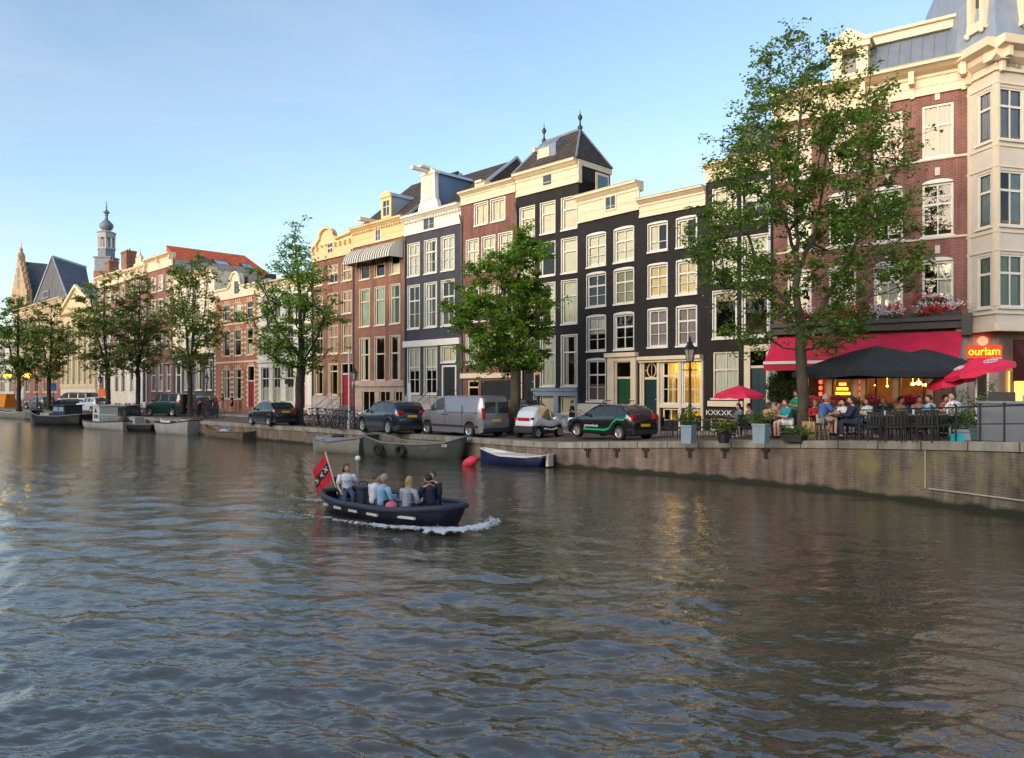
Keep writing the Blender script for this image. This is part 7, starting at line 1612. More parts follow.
bt = boat("cabin_boat", "short white motor boat with dark window moored below the green van", "boat", c, h, max(L, 2.6), 1.9, [(0, .85), (.5, .78), (1, 1.0)], mat("white_hull", (.42, .42, .40), .45, var=.15), STEELI, BLACK, plan=[(0, .85), (.3, 1), (.7, .95), (1, .6)], floor=.2)
bpart("coaming", bt, WHITE, lambda m: (m.box(-1.0, 1.0, -.8, -.7, .78, .98), m.box(-1.0, 1.0, .7, .8, .78, .98), m.box(-1.05, -.95, -.8, .8, .78, 1.1))); bpart("windscreen", bt, mat("dark_glass"), lambda m: m.box(.1, .75, -.825, -.80, .82, .97))
c, h, L = moor(118, 430, 151, 431.5, .6)
bt = boat("flat_boat", "low flat boat with pale deck moored left of the short white boat", "boat", c, h, L, 1.6, [(0, .42), (1, .5)], BLACK, STEELI, STEEL, plan=[(0, .9), (.8, 1), (1, .7)], floor=.1); bpart("deck", bt, mat("pale_deck", (.5, .5, .46), .7), lambda m: m.box(-L * .45, L * .4, -.7, .7, .44, .49)); bpart("locker", bt, GREYST, lambda m: (m.box(-.9, -.2, -.4, .3, .491, .95), m.box(-.95, -.15, -.45, .35, .951, 1.0)))
c, h, L = moor(80, 428, 117, 431, .9)
bt = boat("work_boat", "white work boat with boxy white wheelhouse and railings", "boat", c, h, L, 1.9, [(0, .62), (.5, .58), (1, .72)], mat("white_hull"), STEELI, BLACK, plan=[(0, .75), (.2, 1), (.8, .95), (1, .45)], floor=.3)
bpart("wheelhouse", bt, mat("offwhite_cabin", (.60, .60, .52), .6), lambda m: (m.box(-1.5, -.2, -.7, .7, .5, 1.8), m.box(-1.6, -.1, -.8, .8, 1.8, 1.87))); bpart("cabin_window", bt, BLACK, lambda m: (m.box(-1.2, -.9, -.715, -.705, .85, 1.15), m.box(-.8, -.5, -.715, -.705, .85, 1.15), m.prism([(-1.15, 1.3), (-.65, 1.3), (-.9, 1.7)], -.715, -.705)))
bpart("rail", bt, WHITE, lambda m: (m.tube([(0, -.85, 1.15), (L * .42, -.7, 1.2)], .02, 5), *[m.tube([(x, -.83 + x * .05, .55), (x, -.83 + x * .05, 1.16)], .02, 5) for x in (0, .6, 1.2)]))
c, h, L = moor(24, 424, 76, 426, 1.1)
bt = boat("barge", "long black barge with dark wheelhouse moored at the far left", "boat", c, h, L, 2.6, [(0, 1.25), (.3, .8), (.7, .8), (1, 1.0)], BLACK, STEELI, mat("grey_gunwale"), plan=[(0, .4), (.15, .9), (.8, 1), (1, .6)], floor=.5)
bpart("wheelhouse", bt, mat("barge_house", (.03, .035, .045), .5), lambda m: (m.box(.0, 1.8, -.8, .8, .6, 1.7), m.box(-.1, 1.9, -.9, .9, 1.7, 1.78))); bpart("cabin_window", bt, mat("sky_glass"), lambda m: (m.box(.15, .8, -.82, -.805, 1.2, 1.6), m.box(.95, 1.65, -.82, -.805, 1.2, 1.6)))
bpart("hatch", bt, GREYST, lambda m: m.box(-1.8, -.4, -.9, .9, .8, 1.05))
c, h, L = moor(-8, 417.5, 22, 419.5, 1)
bt = boat("moored_boat", "small pale boat with orange container behind it at the left border", "boat", c, h, L, 1.9, [(0, .9), (.5, .6), (1, .9)], mat("pale_hull"), STEELI, CREAM)
p = gnd(4, 407); mb = MB(); mb.prism([(-1.1, 0), (1.1, 0), (1.5, 1.6), (-1.5, 1.6)], -.8, .8); mb.box(-1.6, 1.6, -.86, .86, 1.55, 1.68)
o = mb.build("orange_skip", mat("orange_metal", (.75, .26, .02), .5), None); o.location = p; o.rotation_euler = (0, 0, R(-20)); tag(o, "bright orange metal skip on the quay at the left border", "skip")
ROPE = mat("mooring_rope", (.30, .25, .17), .9)
def rope(a, b, sag, lab):
    a, b = Vector(a), Vector(b); mb = MB(); mb.tube([a.lerp(b, i / 8) - Vector((0, 0, sag * math.sin(math.pi * i / 8))) for i in range(9)], .018, 5); tag(mb.build("mooring_rope", ROPE), lab, "rope")
for (pxa, pya, za, pxq, lab) in ((456, 461, 1.0, 466, "mooring rope from the grey steel boat's bow to the quay"), (364, 457, .95, 368, "mooring rope from the grey steel boat's stern to the quay"), (538, 468, .5, 549, "mooring rope from the rowing boat to the quay"), (306, 451, .6, 300, "mooring rope from the canvas covered boat to the quay")):
    w_ = wat(pxa, pya); q_ = on_poly(pxq, QD); rope((w_.x, w_.y + .4, za), (q_[0] + .1, q_[1] + .1, zst(*q_) + .05), .12, lab)
# dark deck box on the quay beside the barge, with faded graffiti patches
p = gnd(111, 414.5); t = thing("quay_shed", "low dark box shed with red patch at the water behind the white work boat", "shed", wat(111, 427.5) + Vector((0, 2.2, 0)), R(-42))
mb = MB(); mb.box(-1.8, 1.8, -.6, .6, -.1, 1.75); mb.build("wall", mat("shed_brown", (.06, .05, .045), .8, var=.4), t); mb = MB(); mb.box(-1.9, 1.9, -.7, .7, 1.75, 1.85); mb.build("roof", GREYST, t); mb = MB(); mb.box(-.9, .2, -.62, -.605, .5, 1.4); mb.build("painted_patch", mat("faded_red", (.22, .05, .05), .8), t)
# ------------------------------------------------------------ street furniture and the cafe terrace
def canal_lamp(label, p, h=3.7, lit=False):
    t = thing("street_lamp", label, "street lamp", p); s = h / 3.7
    mb = MB(); mb.lathe([(.15, 0), (.17, .12), (.11, .2), (.12, .55), (.075, .7), (.055, 1.2), (.075, 1.25), (.05, 1.35), (.042, 2.5), (.07, 2.55), (.04, 2.65), (.035, 2.85)], n=12); mb.tube([(-.28, 0, 2.55), (.28, 0, 2.55)], .018, 6); mb.build("post", mat("lamp_post_iron", (.05, .025, .025), .5), t, 60)
    z = 2.85; mb = MB()
    for k in range(6):
        a = k * 1.0472; mb.tube([(.11 * math.cos(a), .11 * math.sin(a), z), (.20 * math.cos(a), .20 * math.sin(a), z + .42)], .012, 5)
    mb.lathe([(.12, z - .03), (.12, z)], n=6); mb.lathe([(.22, z + .42), (.22, z + .45), (.10, z + .62), (.11, z + .66), (.04, z + .74), (.05, z + .8), (.01, z + .9)], n=6)
    for k in range(6):
        a = k * 1.0472; mb.ball((.21 * math.cos(a), .21 * math.sin(a), z + .48), .025, 6, 4)
    hd_ = mb.build("lantern", BLACK, t); g = MB(); g.lathe([(.105, z + .005), (.19, z + .415)], n=6); g.build("lantern_glass", mat("milky_glass", (.32, .30, .29), .2), hd_)
    g = MB(); g.ball((0, 0, z + .18), .05); g.build("lamp_bulb", mat("bulb_off", (.6, .55, .45), .3), hd_); return t
canal_lamp("black crowned canal lamp in front of the yellow lit shop", gnd(690, 442), 3.7)
l2 = canal_lamp("canal lamp beside the thin grey pole", gnd(354, 429), 3.7); l2.scale = (.95,) * 3
canal_lamp("distant canal lamp between the dark painted ground floor and banded house", gnd(206.5, 417)).scale = (.95,) * 3
canal_lamp("distant canal lamp beside the orange sign", gnd(100, 413))
canal_lamp("distant canal lamp left of the pediment building", gnd(37, 410.5))
def simple(name, label, cat, p, rz, parts, group=None):
    t = thing(name, label, cat, p, rz, group)
    for nm, m, f in parts: mb = MB(); f(mb); mb.build(nm, m, t)
    return t
POLE = mat("grey_pole", (.48, .47, .45), .5)
simple("flag_pole", "tall thin pale grey pole rising beside the red door", "pole", gnd(349, 430.5), 0, [("pole", POLE, lambda m: m.tube([(0, 0, 0), (.0, 0, 4.3)], .055, 8)), ("base", POLE, lambda m: m.lathe([(.09, 0), (.09, .5), (.06, .6)], n=10))])
simple("parking_sign", "leaning parking sign on a grey post before the blue grey house", "sign", gnd(412.5, 434), R(-50), [("post", POLE, lambda m: m.tube([(0, 0, 0), (-.22, 0, 2.4)], .035, 8)), ("sign_panel", mat("sign_pale_blue", (.35, .42, .48), .5), lambda m: m.prism([(-.32, 1.55), (-.05, 1.5), (-.12, 2.5), (-.38, 2.52)], -.04, -.02))])
simple("road_sign", "small orange road sign at the far quay beside a lamp", "sign", gnd(102.5, 413), R(0), [("post", BLACK, lambda m: m.tube([(0, 0, 0), (0, 0, 2.2)], .04, 6)), ("sign_panel", mat("orange_sign", (.8, .16, .02), .5), lambda m: m.box(-.38, .38, -.06, -.03, 1.55, 2.3))])
simple("road_sign", "small blue square road sign before the far elm", "sign", gnd(53.5, 410), R(0), [("post", BLACK, lambda m: m.tube([(0, 0, 0), (0, 0, 2.8)], .04, 6)), ("sign_panel", mat("blue_sign", (.02, .10, .42), .5), lambda m: m.box(-.35, .35, -.06, -.03, 2.1, 2.9))])
for k, px in enumerate((18, 23.5)): simple("folded_parasol", ["left one of two folded white parasols at the far left", "right one of two folded white parasols at the far left"][k], "parasol", gnd(px, 408), 0, [("pole", WOOD, lambda m: m.tube([(0, 0, 0), (0, 0, 2.7)], .03, 6)), ("folded_cover", NET, lambda m: m.lathe([(.14, .9), (.26, 1.2), (.2, 2.0), (.05, 2.6)], n=8))])
# amsterdam bollards along the kerb at the far pavement
bol = simple("bollard", "small dark iron bollard at the foot of the banded house", "bollard", gnd(221, 411), 0, [("post", mat("bollard_brown", (.07, .035, .03), .5), lambda m: m.lathe([(.10, 0), (.08, .1), (.075, .7), (.09, .74), (.05, .9), (.01, .95)], n=8))], "bollards before the houses")
for px, py in ((243, 411.5), (258, 412), (321, 416), (446, 421), (607, 428), (641, 430)): dup(bol, gnd(px, py), label="small dark iron bollard on the pavement before the houses")
bol['label'] = "small dark iron bollard on the pavement before the houses"
rl = simple("railing", "black iron railing on the pavement of the banded house", "railing", gnd(240, 411), R(-45), [("rail", BLACK, lambda m: ([m.tube([(-2.0 + i, 0, 0), (-2.0 + i, 0, 1.05)], .03, 6) for i in range(5)], m.tube([(-2, 0, 1.05), (2, 0, 1.05)], .025, 6), m.tube([(-2, 0, .6), (2, 0, .6)], .018, 6)))])

# red parasols and the big black one
def parasol(label, p, r, h, m, pole_m, tilt=0, tdir=0, n=8, drop=.38, square=False, logo=False, rz=0, valance=.12):
    t = thing("parasol", label, "parasol", p, rz); Tt = Matrix.Translation((0, 0, h)) @ Matrix.Rotation(tdir, 4, 'Z') @ Matrix.Rotation(tilt, 4, 'Y') @ Matrix.Translation((0, 0, -h))
    po = MB(); po.tube([(0, 0, 0), Vector((0, 0, h - .7))] if tilt else [(0, 0, 0), (0, 0, h)], .028, 8); 
    if tilt: po.tube([(0, 0, h - .7), tuple(Tt @ Vector((0, 0, h + .02)))], .024, 8)
    po.build("pole", pole_m, t)
    mb = MB(); vs = [(0, 0, h + .02)]; rings = 4
    def rim(k, q):
        a = 6.2832 * k / n + (math.pi / 4 if square else 0); rr = r * q * (1.0 if not square else 1.0); return rr * math.cos(a), rr * math.sin(a)
    N2 = n * 4; vv = [(0, 0, h + .02)]; fs = []
    for j in range(1, rings + 1):
        q = j / rings
        for k in range(N2):
            a, b = k // 4, (k % 4) / 4; x0, y0 = rim(a, q); x1, y1 = rim(a + 1, q); x, y = x0 + (x1 - x0) * b, y0 + (y1 - y0) * b; sag = -.10 * r / 1.2 * math.sin(math.pi * b) * q * q * (.4 if square else .8)
            vv.append((x * (1 - .0), y, h - drop * (q ** 1.35) - (sag * -.35)))
    for j in range(rings):
        for k in range(N2):
            k2 = (k + 1) % N2
            if j == 0: fs.append((0, 1 + k, 1 + k2))
            else: fs.append((1 + (j - 1) * N2 + k, 1 + j * N2 + k, 1 + j * N2 + k2, 1 + (j - 1) * N2 + k2))
    o_ = len(vv); last = 1 + (rings - 1) * N2
    for k in range(N2): x, y, z = vv[last + k]; sc_ = .03 * (1 - abs((k % 4) - 2) / 2); vv.append((x * 1.0, y * 1.0, z - valance - sc_))
    for k in range(N2): fs.append((last + k, o_ + k, o_ + (k + 1) % N2, last + (k + 1) % N2))
    mb.add([tuple(Tt @ Vector(v)) for v in vv], fs); cn = mb.build("canopy", m, t)
    rb_ = MB()
    for k in range(n): x, y = rim(k, .96); rb_.tube([tuple(Tt @ Vector((0, 0, h - .04))), tuple(Tt @ Vector((x, y, h - drop * .95 - .03)))], .012, 4)
    rb_.build("ribs", pole_m, cn)
    mb = MB(); mb.lathe([(.28, 0), (.28, .06), (.05, .10)], n=12); mb.build("base", GREYST, t)
    if logo:
        for k in range(0, n, 2):
            a = 6.2832 * (k + .5) / n; rr = r * .62; zc_ = h - drop * (.62 ** 1.35) + .035; ln = MB(); pts = []
            el = [(.20 * math.cos(6.2832 * i / 18), .11 * math.sin(6.2832 * i / 18)) for i in range(19)]
            for u, v in el:
                rad = rr - v; x = rad * math.cos(a) - u * math.sin(a); y = rad * math.sin(a) + u * math.cos(a); pts.append(tuple(Tt @ Vector((x, y, h - drop * ((math.hypot(x, y) / r) ** 1.35) + .03))))
            ln.tube(pts, .014, 4)
            for u in (-.1, -.04, .03, .1): 
                q_ = [tuple(Tt @ Vector(((rr - v) * math.cos(a) - (u + v * .3) * math.sin(a), (rr - v) * math.sin(a) + (u + v * .3) * math.cos(a), h - drop * (((rr - v) / r) ** 1.35) + .035))) for v in (-.045, .045)]
                ln.tube(q_, .014, 4)
            ln.build("logo", mat("logo_pale", (.75, .68, .78), .6), cn)
    return t
RP = mat("pink_red_canvas", (.78, .02, .085), .7, var=.14, scale=2.5, bump=.6, bscale=5); BP = mat("black_canvas", (.018, .022, .028), .8, var=.25, bump=.7, bscale=4)
parasol("small pink red parasol by the basement sign board", gnd(739, 437), .98, 2.02, RP, WHITE, n=8, drop=.34)
pb = gnd(880, 438); pb2 = at(876, 25.3)
parasol("very large black parasol before the cafe awning", pb2, 2.75, 3.02, BP, BLACK, n=4, square=True, drop=.85, rz=R(8), valance=.16)
parasol("second black parasol half behind the very large one", at(924, 26.6), 1.7, 2.95, BP, BLACK, n=4, square=True, drop=.6, rz=R(8), valance=.14)
pr = at(976, 23.2); parasol("large pink red parasol with pale oval logo, tilted, in front of the corner", pr, .98, 2.38, RP, WHITE, tilt=R(-14), tdir=R(-20), n=8, drop=.36, logo=True)
pr2 = at(950, 24.0); parasol("pink red parasol partly hidden behind the tilted one", pr2, .80, 2.12, RP, WHITE, tilt=R(16), tdir=R(170), n=8, drop=.34, logo=True)

# planters and pots
LEAFP = leafmat("planter_green", (.04, .09, .015), (.09, .17, .03), (.22, .26, .05), 3); FLR = mat("flower_red", (.55, .015, .04), .7); FLW = mat("flower_white", (.75, .68, .70), .7); FLP = mat("flower_yellow_red", (.55, .25, .06), .7)
def bush(t, name, m, c, rx, ry, rz_, n, ls, seed, up=.5):
    rg = random.Random(seed); vs = []; fs = []
    cl = [Vector((rg.gauss(0, .5), rg.gauss(0, .5), rg.gauss(0, .5))) for _ in range(9)]
    for _ in range(n):
        q = rg.choice(cl) + Vector((rg.gauss(0, .28), rg.gauss(0, .28), rg.gauss(0, .28))); q = Vector((c[0] + q.x * rx, c[1] + q.y * ry, max(c[2] - rz_ * .7, c[2] + q.z * rz_)))
        a = Vector((rg.gauss(0, 1), rg.gauss(0, 1), rg.gauss(up, .6))).normalized(); b = a.orthogonal().normalized(); L = ls * rg.uniform(.6, 1.3); o = len(vs)
        vs += [tuple(q), tuple(q + a * L * .5 + b * L * .3), tuple(q + a * L), tuple(q + a * L * .5 - b * L * .3)]; fs.append((o, o + 1, o + 2, o + 3))
    mb = MB(); mb.v = vs; mb.f = fs; mb.m = [0] * n; return mb.build(name, m, t)
PLB = mat("planter_blue_grey", (.26, .34, .40), .6, var=.08)
def planter(label, p, w_, h, m, seed, plant_h=.35, fl=None, rz=R(-40), round_=False, cat="planter"):
    t = thing("planter", label, cat, p, rz); mb = MB()
    if round_: mb.lathe([(w_ * .36, 0), (w_ * .5, h * .9), (w_ * .54, h), (w_ * .45, h), (w_ * .42, h * .9)], n=16)
    else: mb.prism([(-w_ * .44, 0), (w_ * .44, 0), (w_ * .5, h), (-w_ * .5, h)], -w_ * .47, w_ * .47); mb.box(-w_ * .53, w_ * .53, -w_ * .53, w_ * .53, h - .07, h + .002)
    mb.build("pot", m, t); so_ = MB(); so_.box(-w_ * .3, w_ * .3, -w_ * .3, w_ * .3, h + .003, h + .03); so_.build("soil", mat("soil", (.04, .03, .02), .9), t)
    bush(t, "plant", LEAFP, (0, 0, h + plant_h * .5), w_ * .75, w_ * .75, plant_h * .6, 420, .09, seed)
    if fl: bush(t, "flowers", fl, (0, 0, h + plant_h * .7), w_ * .75, w_ * .75, plant_h * .5, 120, .05, seed + 1)
    return t
planter("tall blue grey square planter under the crowned lamp", gnd(688.5, 443.2), .40, .62, PLB, 1, .42)
planter("tall blue grey square planter left of the person in teal", gnd(761, 443.2), .42, .62, PLB, 2, .36)
planter("dark round pot with yellow and red flowers by the small red parasol", gnd(724, 443), .46, .34, mat("dark_pot", (.02, .022, .035), .4), 3, .5, FLP, round_=True)
planter("low dark box of green plants beside the tree trunk", gnd(795, 441.5), .62, .22, BLACK, 4, .26)
planter("blue pot with a bushy plant near the right terrace railing", gnd(968, 440), .6, .30, PLB, 5, .75)
planter("teal planter with dense shrubs beside the grey service cabinet", gnd(984, 440), .6, .34, mat("teal_pot", (.05, .12, .12), .5), 6, .8)
planter("small potted topiary in front of the corner door", gnd(990, 432), .35, .5, BLACK, 8, .75)
simple("wooden_crate", "upright wooden slatted crate beside the big tree trunk", "crate", gnd(810, 440), R(-35), [("side_panel", mat("crate_wood", (.42, .26, .12), .7, var=.3, stretch=(8, 8, .5)), lambda m: [m.box(-.2 + i * .1, -.11 + i * .1, -.2, -.18, .02, .62) for i in range(4)] + [m.box(-.2, .2, -.18, .2, .0, .58)])])
# ivy on the wall between the black house and the cafe
iv = tag(bush(None, "ivy", leafmat("ivy_green", (.02, .045, .012), (.045, .085, .02), (.20, .20, .06), 2.5), (0, 0, 0), .42, .16, .95, 3800, .12, 12, up=-.3), "dense ivy climbing between the black house door and the cafe windows", "climbing plant")
iv.location = HR.o.matrix_world @ Vector((0, 0, 0)) if False else (0, 0, 0)
_c, _s = math.cos(HR.ang), math.sin(HR.ang)
def rw(u, y, z): return Vector((HR.P[0] + _c * u - _s * y, HR.P[1] + _s * u + _c * y, HR.zg + z))
iv.location = rw(.35, -.28, 1.95); iv.rotation_euler = (0, 0, HR.ang)
# flower boxes on the ledge and under the cafe windows
def fbox(label, u0, u1, y, z, seed, mixc, big=1.0):
    t = thing("flower_box", label, "flower box", rw((u0 + u1) / 2, y, z), HR.ang); h = (u1 - u0) / 2
    mb = MB(); mb.box(-h, h, -.12, .12, 0, .18); mb.build("trough", mat("trough_dark", (.05, .045, .04), .8), t); n = int((u1 - u0) * 620)
    bush(t, "leaves", LEAFP, (0, 0, .22), h * .75, .14, .2 * big, n, .10, seed); 
    for k, m in enumerate(mixc): bush(t, "flowers", m, (0, -.08, .30), h * .75, .15, .2 * big, n // 2, .11, seed + 10 + k)
UR = HR.U; zl_ = HR.Z(321.5, 940) + .16
for k, (a, b, mx, lab) in enumerate(((784, 812, (FLR, FLW), "red and white geranium box on the ledge nearest the big trunk"), (828, 856, (FLR, FLR), "red geranium box on the ledge below the second cafe building window"), (858, 902, (FLW, FLR), "white and red geranium box on the ledge left of the corner window"), (912, 962, (FLW, FLR), "long red and white geranium box on the ledge at the corner end"))):
    fbox(lab, UR(a), UR(b), -.36, zl_, 50 + k, mx, 1.2)
fbox("geranium box on the sill of the rightmost window above the ledge", UR(918), UR(948), -.2, HR.Z(307.5, 938), 70, (FLR, FLW), .9)
for k, (a, b, lab) in enumerate(((806, 826, "red geranium box under the first cafe window"), (832, 856, "red geranium box under the second cafe window"), (864, 892, "red geranium box under the third cafe window"), (899, 928, "red geranium box under the rightmost cafe window"))):
    fbox(lab, UR(a), UR(b), -.3, HR.Z(407, 880), 80 + k, (FLR, mat("flower_pink", (.7, .12, .2), .7)), .8)

t = thing("hedge_box", "low green box hedge under the cafe windows behind the tables", "hedge", rw(UR(905), -1.1, 0), HR.ang); mb = MB(); mb.box(-1.7, 1.7, -.2, .2, 0, .35); mb.build("trough", MATS['trough_dark'], t)
for k in range(5): bush(t, "hedge_plant", LEAFP, (-1.35 + .68 * k, 0, .62), .34, .22, .30, 500, .08, 90 + k)
# tables and chairs
CH = mat("terrace_dark_wicker", (.035, .028, .025), .8); TG = mat("terrace_green_top", (.07, .12, .11), .5); TDK = mat("terrace_dark_top", (.07, .05, .04), .6)
def table(label, p, rz, m, w_=.7, d_=.7, h=.74, group=None):
    t = thing("terrace_table", label, "table", p, rz, group); mb = MB(); mb.box(-w_ / 2, w_ / 2, -d_ / 2, d_ / 2, h - .035, h); mb.build("table_top", m, t)
    for sx in (1, -1):
        for sy in (1, -1): l_ = MB(); l_.tube([(sx * (w_ / 2 - .05), sy * (d_ / 2 - .05), 0), (sx * (w_ / 2 - .05), sy * (d_ / 2 - .05), h - .035)], .018, 6); l_.build("leg", BLACK, t)
    return t
def chair(label, p, rz, group=None):
    t = thing("terrace_chair", label, "chair", p, rz, group); mb = MB(); mb.box(-.21, .21, -.21, .21, .42, .46); mb.build("seat", CH, t)
    mb = MB()
    for i in range(5): mb.box(-.20 + i * .09, -.16 + i * .09, .19, .215, .5, .84)
    mb.box(-.21, .21, .185, .22, .80, .88); mb.build("backrest", CH, t)
    for sx in (1, -1):
        for sy in (1, -1): l_ = MB(); l_.tube([(sx * .19, sy * .19, 0), (sx * .19, sy * .19, .42 if sy < 0 else .86)], .016, 6); l_.build("leg", CH, t)
    return t
g1 = "dark chairs at the small terrace by the lamp"; lab1 = "dark chair at the small terrace between lamp and planter"
c0 = chair(lab1, gnd(667, 438), R(60), g1)
tA = table("dark table beside the green door steps", gnd(675, 437), R(-40), TDK, .6, .6)
c1 = dup(c0, gnd(680, 438.5), R(-60), "dark chair standing right of the table by the shop steps"); c1.pop if False else None
for px, py, a in ((702, 438.5, 40), (712, 437, -60), (733, 438.5, 100), (746, 438.5, 20), (741, 436, -120), (776, 438.5, 200)): dup(c0, gnd(px, py), R(a), lab1, g1)
c0['label'] = "dark chair standing left of the table by the shop steps"; del c0['group']; del c1['group']
dup(tA, gnd(706, 438), R(-40), "dark table between the lamp and the flower pot"); dup(tA, gnd(738, 438), R(-40), "dark table under the small red parasol"); t3 = dup(tA, gnd(775, 438.5), R(-50), "dark table of the person in teal"); dup(tA, gnd(836, 439), R(-40), "dark table between the person in blue shirt and the group in navy", scale=1.05)
gt = table("green topped terrace table", gnd(868, 440), R(-50), TG, .62, .62, .76); labg = ["green topped table furthest left of the green row", "second green topped table of the row behind the railing", "third green topped table of the row behind the railing", "fourth green topped table of the row behind the railing", "fifth green topped table of the row behind the railing", "green topped table furthest right, near the shrubs"]
gt['label'] = labg[0]
for i, (px, py) in enumerate(((884, 440.5), (898, 441), (914, 440), (928, 441), (944, 440.5))): dup(gt, gnd(px, py), R(-50 + 6 * i), labg[i + 1])
g2 = "dark chairs along the railing terrace"; lab2 = "dark chair among the green topped tables behind the railing"
for i, (px, py, a) in enumerate(((860, 438, 100), (876, 437, -60), (878, 442, 120), (891, 438, 30), (893, 442.3, 160), (906, 437, -80), (907, 442, 100), (921, 437.5, 20), (922, 442.5, 170), (936, 438, -60), (937, 442, 110), (951, 438, 60))): dup(c0, gnd(px, py), R(a), lab2, g2)
st = simple("bar_stool", "dark stool under the person in the blue shirt", "stool", gnd(822, 441), 0, [("seat", CH, lambda m: m.lathe([(.17, .50), (.18, .54), (.16, .56)], n=14)), ("frame", mat("stool_wood", (.25, .14, .07), .6), lambda m: [m.tube([(x * .16, y * .16, 0), (x * .12, y * .12, .5)], .016, 5) for x in (1, -1) for y in (1, -1)])])
# people on the terrace
def seat(px, py, h=.46): p = gnd(px, py); p.z += h; return p
BLU = cloth("blue_shirt", (.06, .14, .36)); BEI = cloth("beige_shorts", (.45, .36, .26)); TEA = cloth("teal_shirt", (.02, .30, .34)); WHT = cloth("white_skirt", (.72, .70, .66)); TAN = cloth("tan_top", (.48, .30, .16)); GRN = cloth("green_shirt", (.02, .28, .12)); GRY = cloth("grey_jacket", (.16, .18, .21)); RDC = cloth("red_coat", (.5, .02, .03)); DNV = cloth("dark_navy_jacket", (.02, .03, .06)); MAU = cloth("mauve_top", (.40, .25, .27))
person("person in blue shirt and beige shorts on a stool leaning to the table", seat(822, 441, .56), R(12), 'sit', BLU, BEI, 'grey', legs='short', lean=.10, arm='table', scale=1.0)
person("person in dark navy jacket seated facing away, right of the blue shirt", seat(856, 441), R(165), 'sit', DNV, DNV, 'dark', sleeve='long', lean=.10, arm='table', scale=1.0)
person("person in white top between the blue shirt and the navy jacket", seat(845, 438.5), R(200), 'sit', TEE, BLKC, 'dark', arm='table', lean=.06)
person("person in grey top seated behind the dark table, facing the canal", seat(838, 437), R(-80), 'sit', GRY, BLKC, 'brown', arm='table', lean=.05)
person("person in teal shirt and white skirt at the terrace facing left", seat(788, 440.5, .47), R(190), 'sit', TEA, WHT, 'dark', skirt=True, arm='table', lean=.05, scale=1.0)
person("person in tan top with red brown hair seated at the terrace's dark table", seat(766, 438), R(20), 'sit', TAN, BLKC, 'brown', long=True, arm='table', lean=.08)
person("person in orange brown top opposite the person in teal", seat(776, 436.5), R(-60), 'sit', cloth("orange_brown", (.45, .2, .09)), BLKC, 'dark', arm='table', lean=.06)
person("person in green shirt standing behind the person in teal", gnd(797, 436), R(200), 'stand', GRN, BLKC, 'brown', arm='table', scale=1.0)
person("person in grey jacket seated under the small red parasol", seat(742, 438), R(190), 'sit', GRY, BLKC, 'dark', sleeve='long', arm='table', lean=.12)
person("person in mauve top seated between parasol and planter", seat(751, 436.5), R(170), 'sit', MAU, BLKC, 'brown', arm='table', lean=.05)
person("person in red coat beside the wooden crate", seat(815, 436), R(-100), 'sit', RDC, BLKC, 'blond', long=True, sleeve='long', arm='table')
person("person in mauve shirt seated behind the green topped tables", seat(918, 436), R(-100), 'sit', MAU, BLKC, 'brown', arm='table', lean=.08)
person("person in white shirt and dark skirt seated near the shrubs", seat(957, 438.5), R(185), 'sit', TEE, BLKC, 'dark', arm='table', lean=.10, scale=1.0)
person("person in tan shirt seated behind the second green table", seat(900, 436), R(-60), 'sit', TAN, BLKC, 'dark', arm='table')
person("person in dark shirt seated behind the third green table", seat(883, 436.5), R(-120), 'sit', NAV, BLKC, 'blond', long=True, arm='table', lean=.05)
person("person in pale blue shirt seated behind the fourth green table", seat(932, 437), R(170), 'sit', LBL, BLKC, 'dark', arm='table', lean=.06)
person("person in pale top seated under the big black parasol beside the navy jacket", seat(869, 437.5), R(190), 'sit', TEE, JEAN, 'brown', long=True, arm='table', lean=.05)
person("person in rust top seated at the right end under the tilted parasol", seat(943, 436), R(-60), 'sit', cloth("rust", (.40, .10, .05)), BLKC, 'dark', arm='table', lean=.04)
person("person in black standing at the blue grey basement window", gnd(572, 431), R(-20), 'stand', BLKC, BLKC, 'dark', arm='lap')
person("walker in black and white carrying a bag before the banded house", gnd(222.5, 413), R(-160), 'walk', BLKC, cloth("pale_trousers", (.5, .45, .4)), 'dark', long=True, arm='down', scale=1.05)
person("walker in black shirt and shorts on the right before the banded house", gnd(232, 413), R(200), 'walk', BLKC, BLKC, 'brown', legs='short', arm='down', scale=1.05)
person("dark clothed person on the steps before the white portico", gnd(146, 408), R(-90), 'stand', DNV, DNV, 'dark', arm='lap', scale=1.05)
person("dark clothed person standing at the black bollards by the far lamp", gnd(210, 417), R(-90), 'stand', BLKC, DNV, 'dark', arm='down', scale=1.0)
tbg = MB(); tbg.box(-.13, .13, -.06, .06, 0, .24); tbg.tube([(-.07, 0, .24), (0, 0, .36), (.07, 0, .24)], .01, 5); o = tbg.build("shoulder_bag", TEE, None); o.location = gnd(219.5, 413) + Vector((0, -.25, .75)); tag(o, "white shoulder bag at the walker's side before the banded house", "bag")
tbg = MB(); tbg.box(-.14, .14, -.08, .08, 0, .22); tbg.tube([(-.07, 0, .22), (0, 0, .34), (.07, 0, .22)], .01, 5); o = tbg.build("bag", mat("turquoise_bag", (.02, .45, .5), .6), None); o.location = gnd(957.5, 442); tag(o, "turquoise bag on the ground below the seated person near the shrubs", "bag")
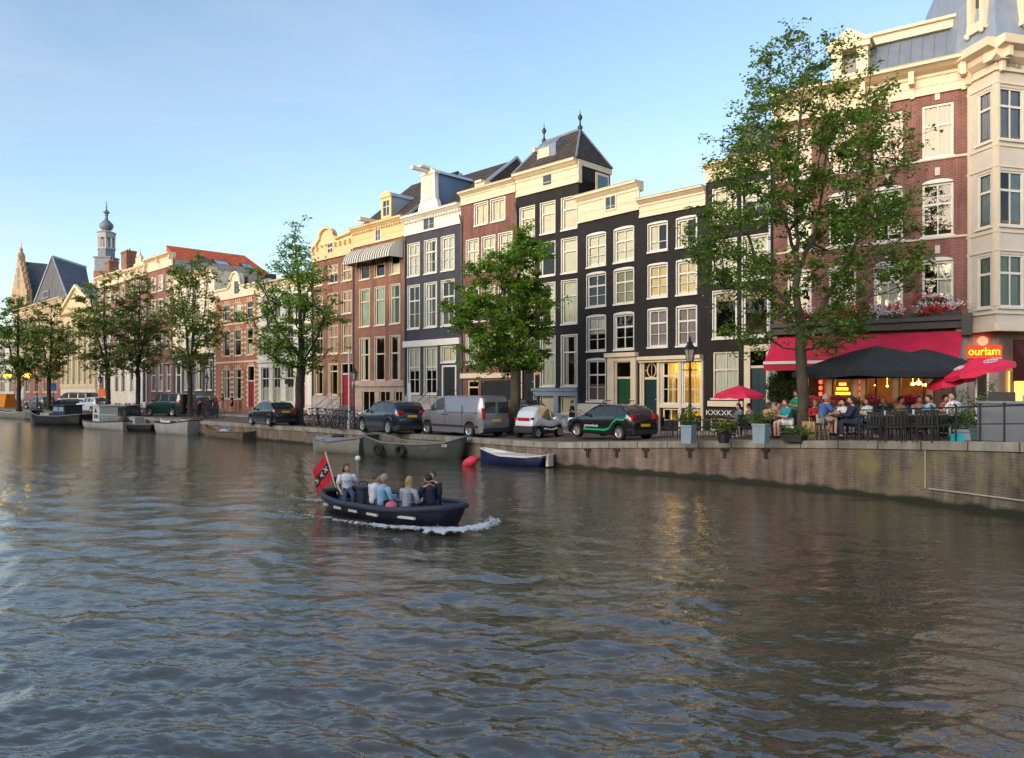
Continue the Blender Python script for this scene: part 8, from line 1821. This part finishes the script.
# glasses on tables
gg = MB(); gg.lathe([(.028, 0), (.035, .13)], n=10); g_ = gg.build("drinking_glass", mat("pale_glass", (.6, .62, .6), .1), None); tag(g_, "drinking glass on a green topped table behind the railing", "glass", "glasses on the green tables")
for k, (px, py) in enumerate(((868, 440), (884, 440.5), (898, 441), (914, 440), (928, 441), (944, 440.5))):
    p = gnd(px, py); o = g_ if k == 0 else g_.copy()
    if k: COL.objects.link(o)
    o.location = p + Vector((.08 * math.sin(k * 3), .1 * math.cos(k * 2), .761))
gg = MB(); gg.lathe([(.028, 0), (.035, .15)], n=10); g_ = gg.build("drinking_glass", mat("amber_drink", (.6, .3, .05), .1), None); g_.location = gnd(836, 439) + Vector((.1, 0, .778)); tag(g_, "amber drink on the dark table beside the blue shirt", "glass")
# cabinet at the right end
simple("service_cabinet", "large grey rounded cabinet with black box on top behind the railing", "cabinet", gnd(1011, 440.5), R(-35), [("body", mat("cabinet_grey", (.17, .18, .20), .6), lambda m: m.prism([(-.75, -.3), (-.62, -.42), (.62, -.42), (.75, -.3), (.75, .4), (-.75, .4)], 0, .98, axis='z')), ("lid", mat("cabinet_lid", (.22, .23, .25), .5), lambda m: m.prism([(-.8, -.35), (-.65, -.48), (.65, -.48), (.8, -.35), (.8, .45), (-.8, .45)], .981, 1.04, axis='z')), ("speaker_box", BLACK, lambda m: m.box(-.5, .1, -.2, .2, 1.041, 1.28)), ("tray", GREYST, lambda m: m.box(.25, .65, -.25, .25, 1.041, 1.2))])
# railing along the raised quay
def rail_run():
    t = thing("quay_railing", "dark green iron railing along the quay edge of the cafe terrace", "railing", (0, 0, 0)); pts = []
    for px in range(856, 1100, 8):
        p, tt = qpt(px, -.16, 0); 
        if p.y > 6: pts.append(Vector((p.x, p.y, zst(p.x, p.y) + .03)))
    for h_, r_ in ((.90, .020), (.45, .015)):
        mb = MB(); mb.tube([p + Vector((0, 0, h_)) for p in pts], r_, 6); mb.build("rail", mat("railing_green", (.02, .035, .03), .5), t)
    for i in range(0, len(pts), 3): mb = MB(); mb.tube([pts[i] - Vector((0, 0, .05)), pts[i] + Vector((0, 0, .92))], .025, 6); mb.ball(pts[i] + Vector((0, 0, .95)), .04, 8, 5); mb.build("post", MATS["railing_green"], t)
rail_run()
# ------------------------------------------------------------ lettering becomes plain mesh
dg = bpy.context.evaluated_depsgraph_get()
for o in [o for o in sc.objects if o.type == 'FONT']:
    me = bpy.data.meshes.new_from_object(o.evaluated_get(dg)); me.name = "lettering"; m_ = o.data.materials[0]; me.materials.clear(); me.materials.append(m_)
    n_ = bpy.data.objects.new("lettering", me); COL.objects.link(n_); n_.parent = o.parent; n_.location = o.location; n_.rotation_euler = o.rotation_euler; n_.scale = o.scale
    bpy.data.objects.remove(o)
for o in sc.objects:
    for k_ in ('L', 'B'):
        if k_ in o.keys(): del o[k_]
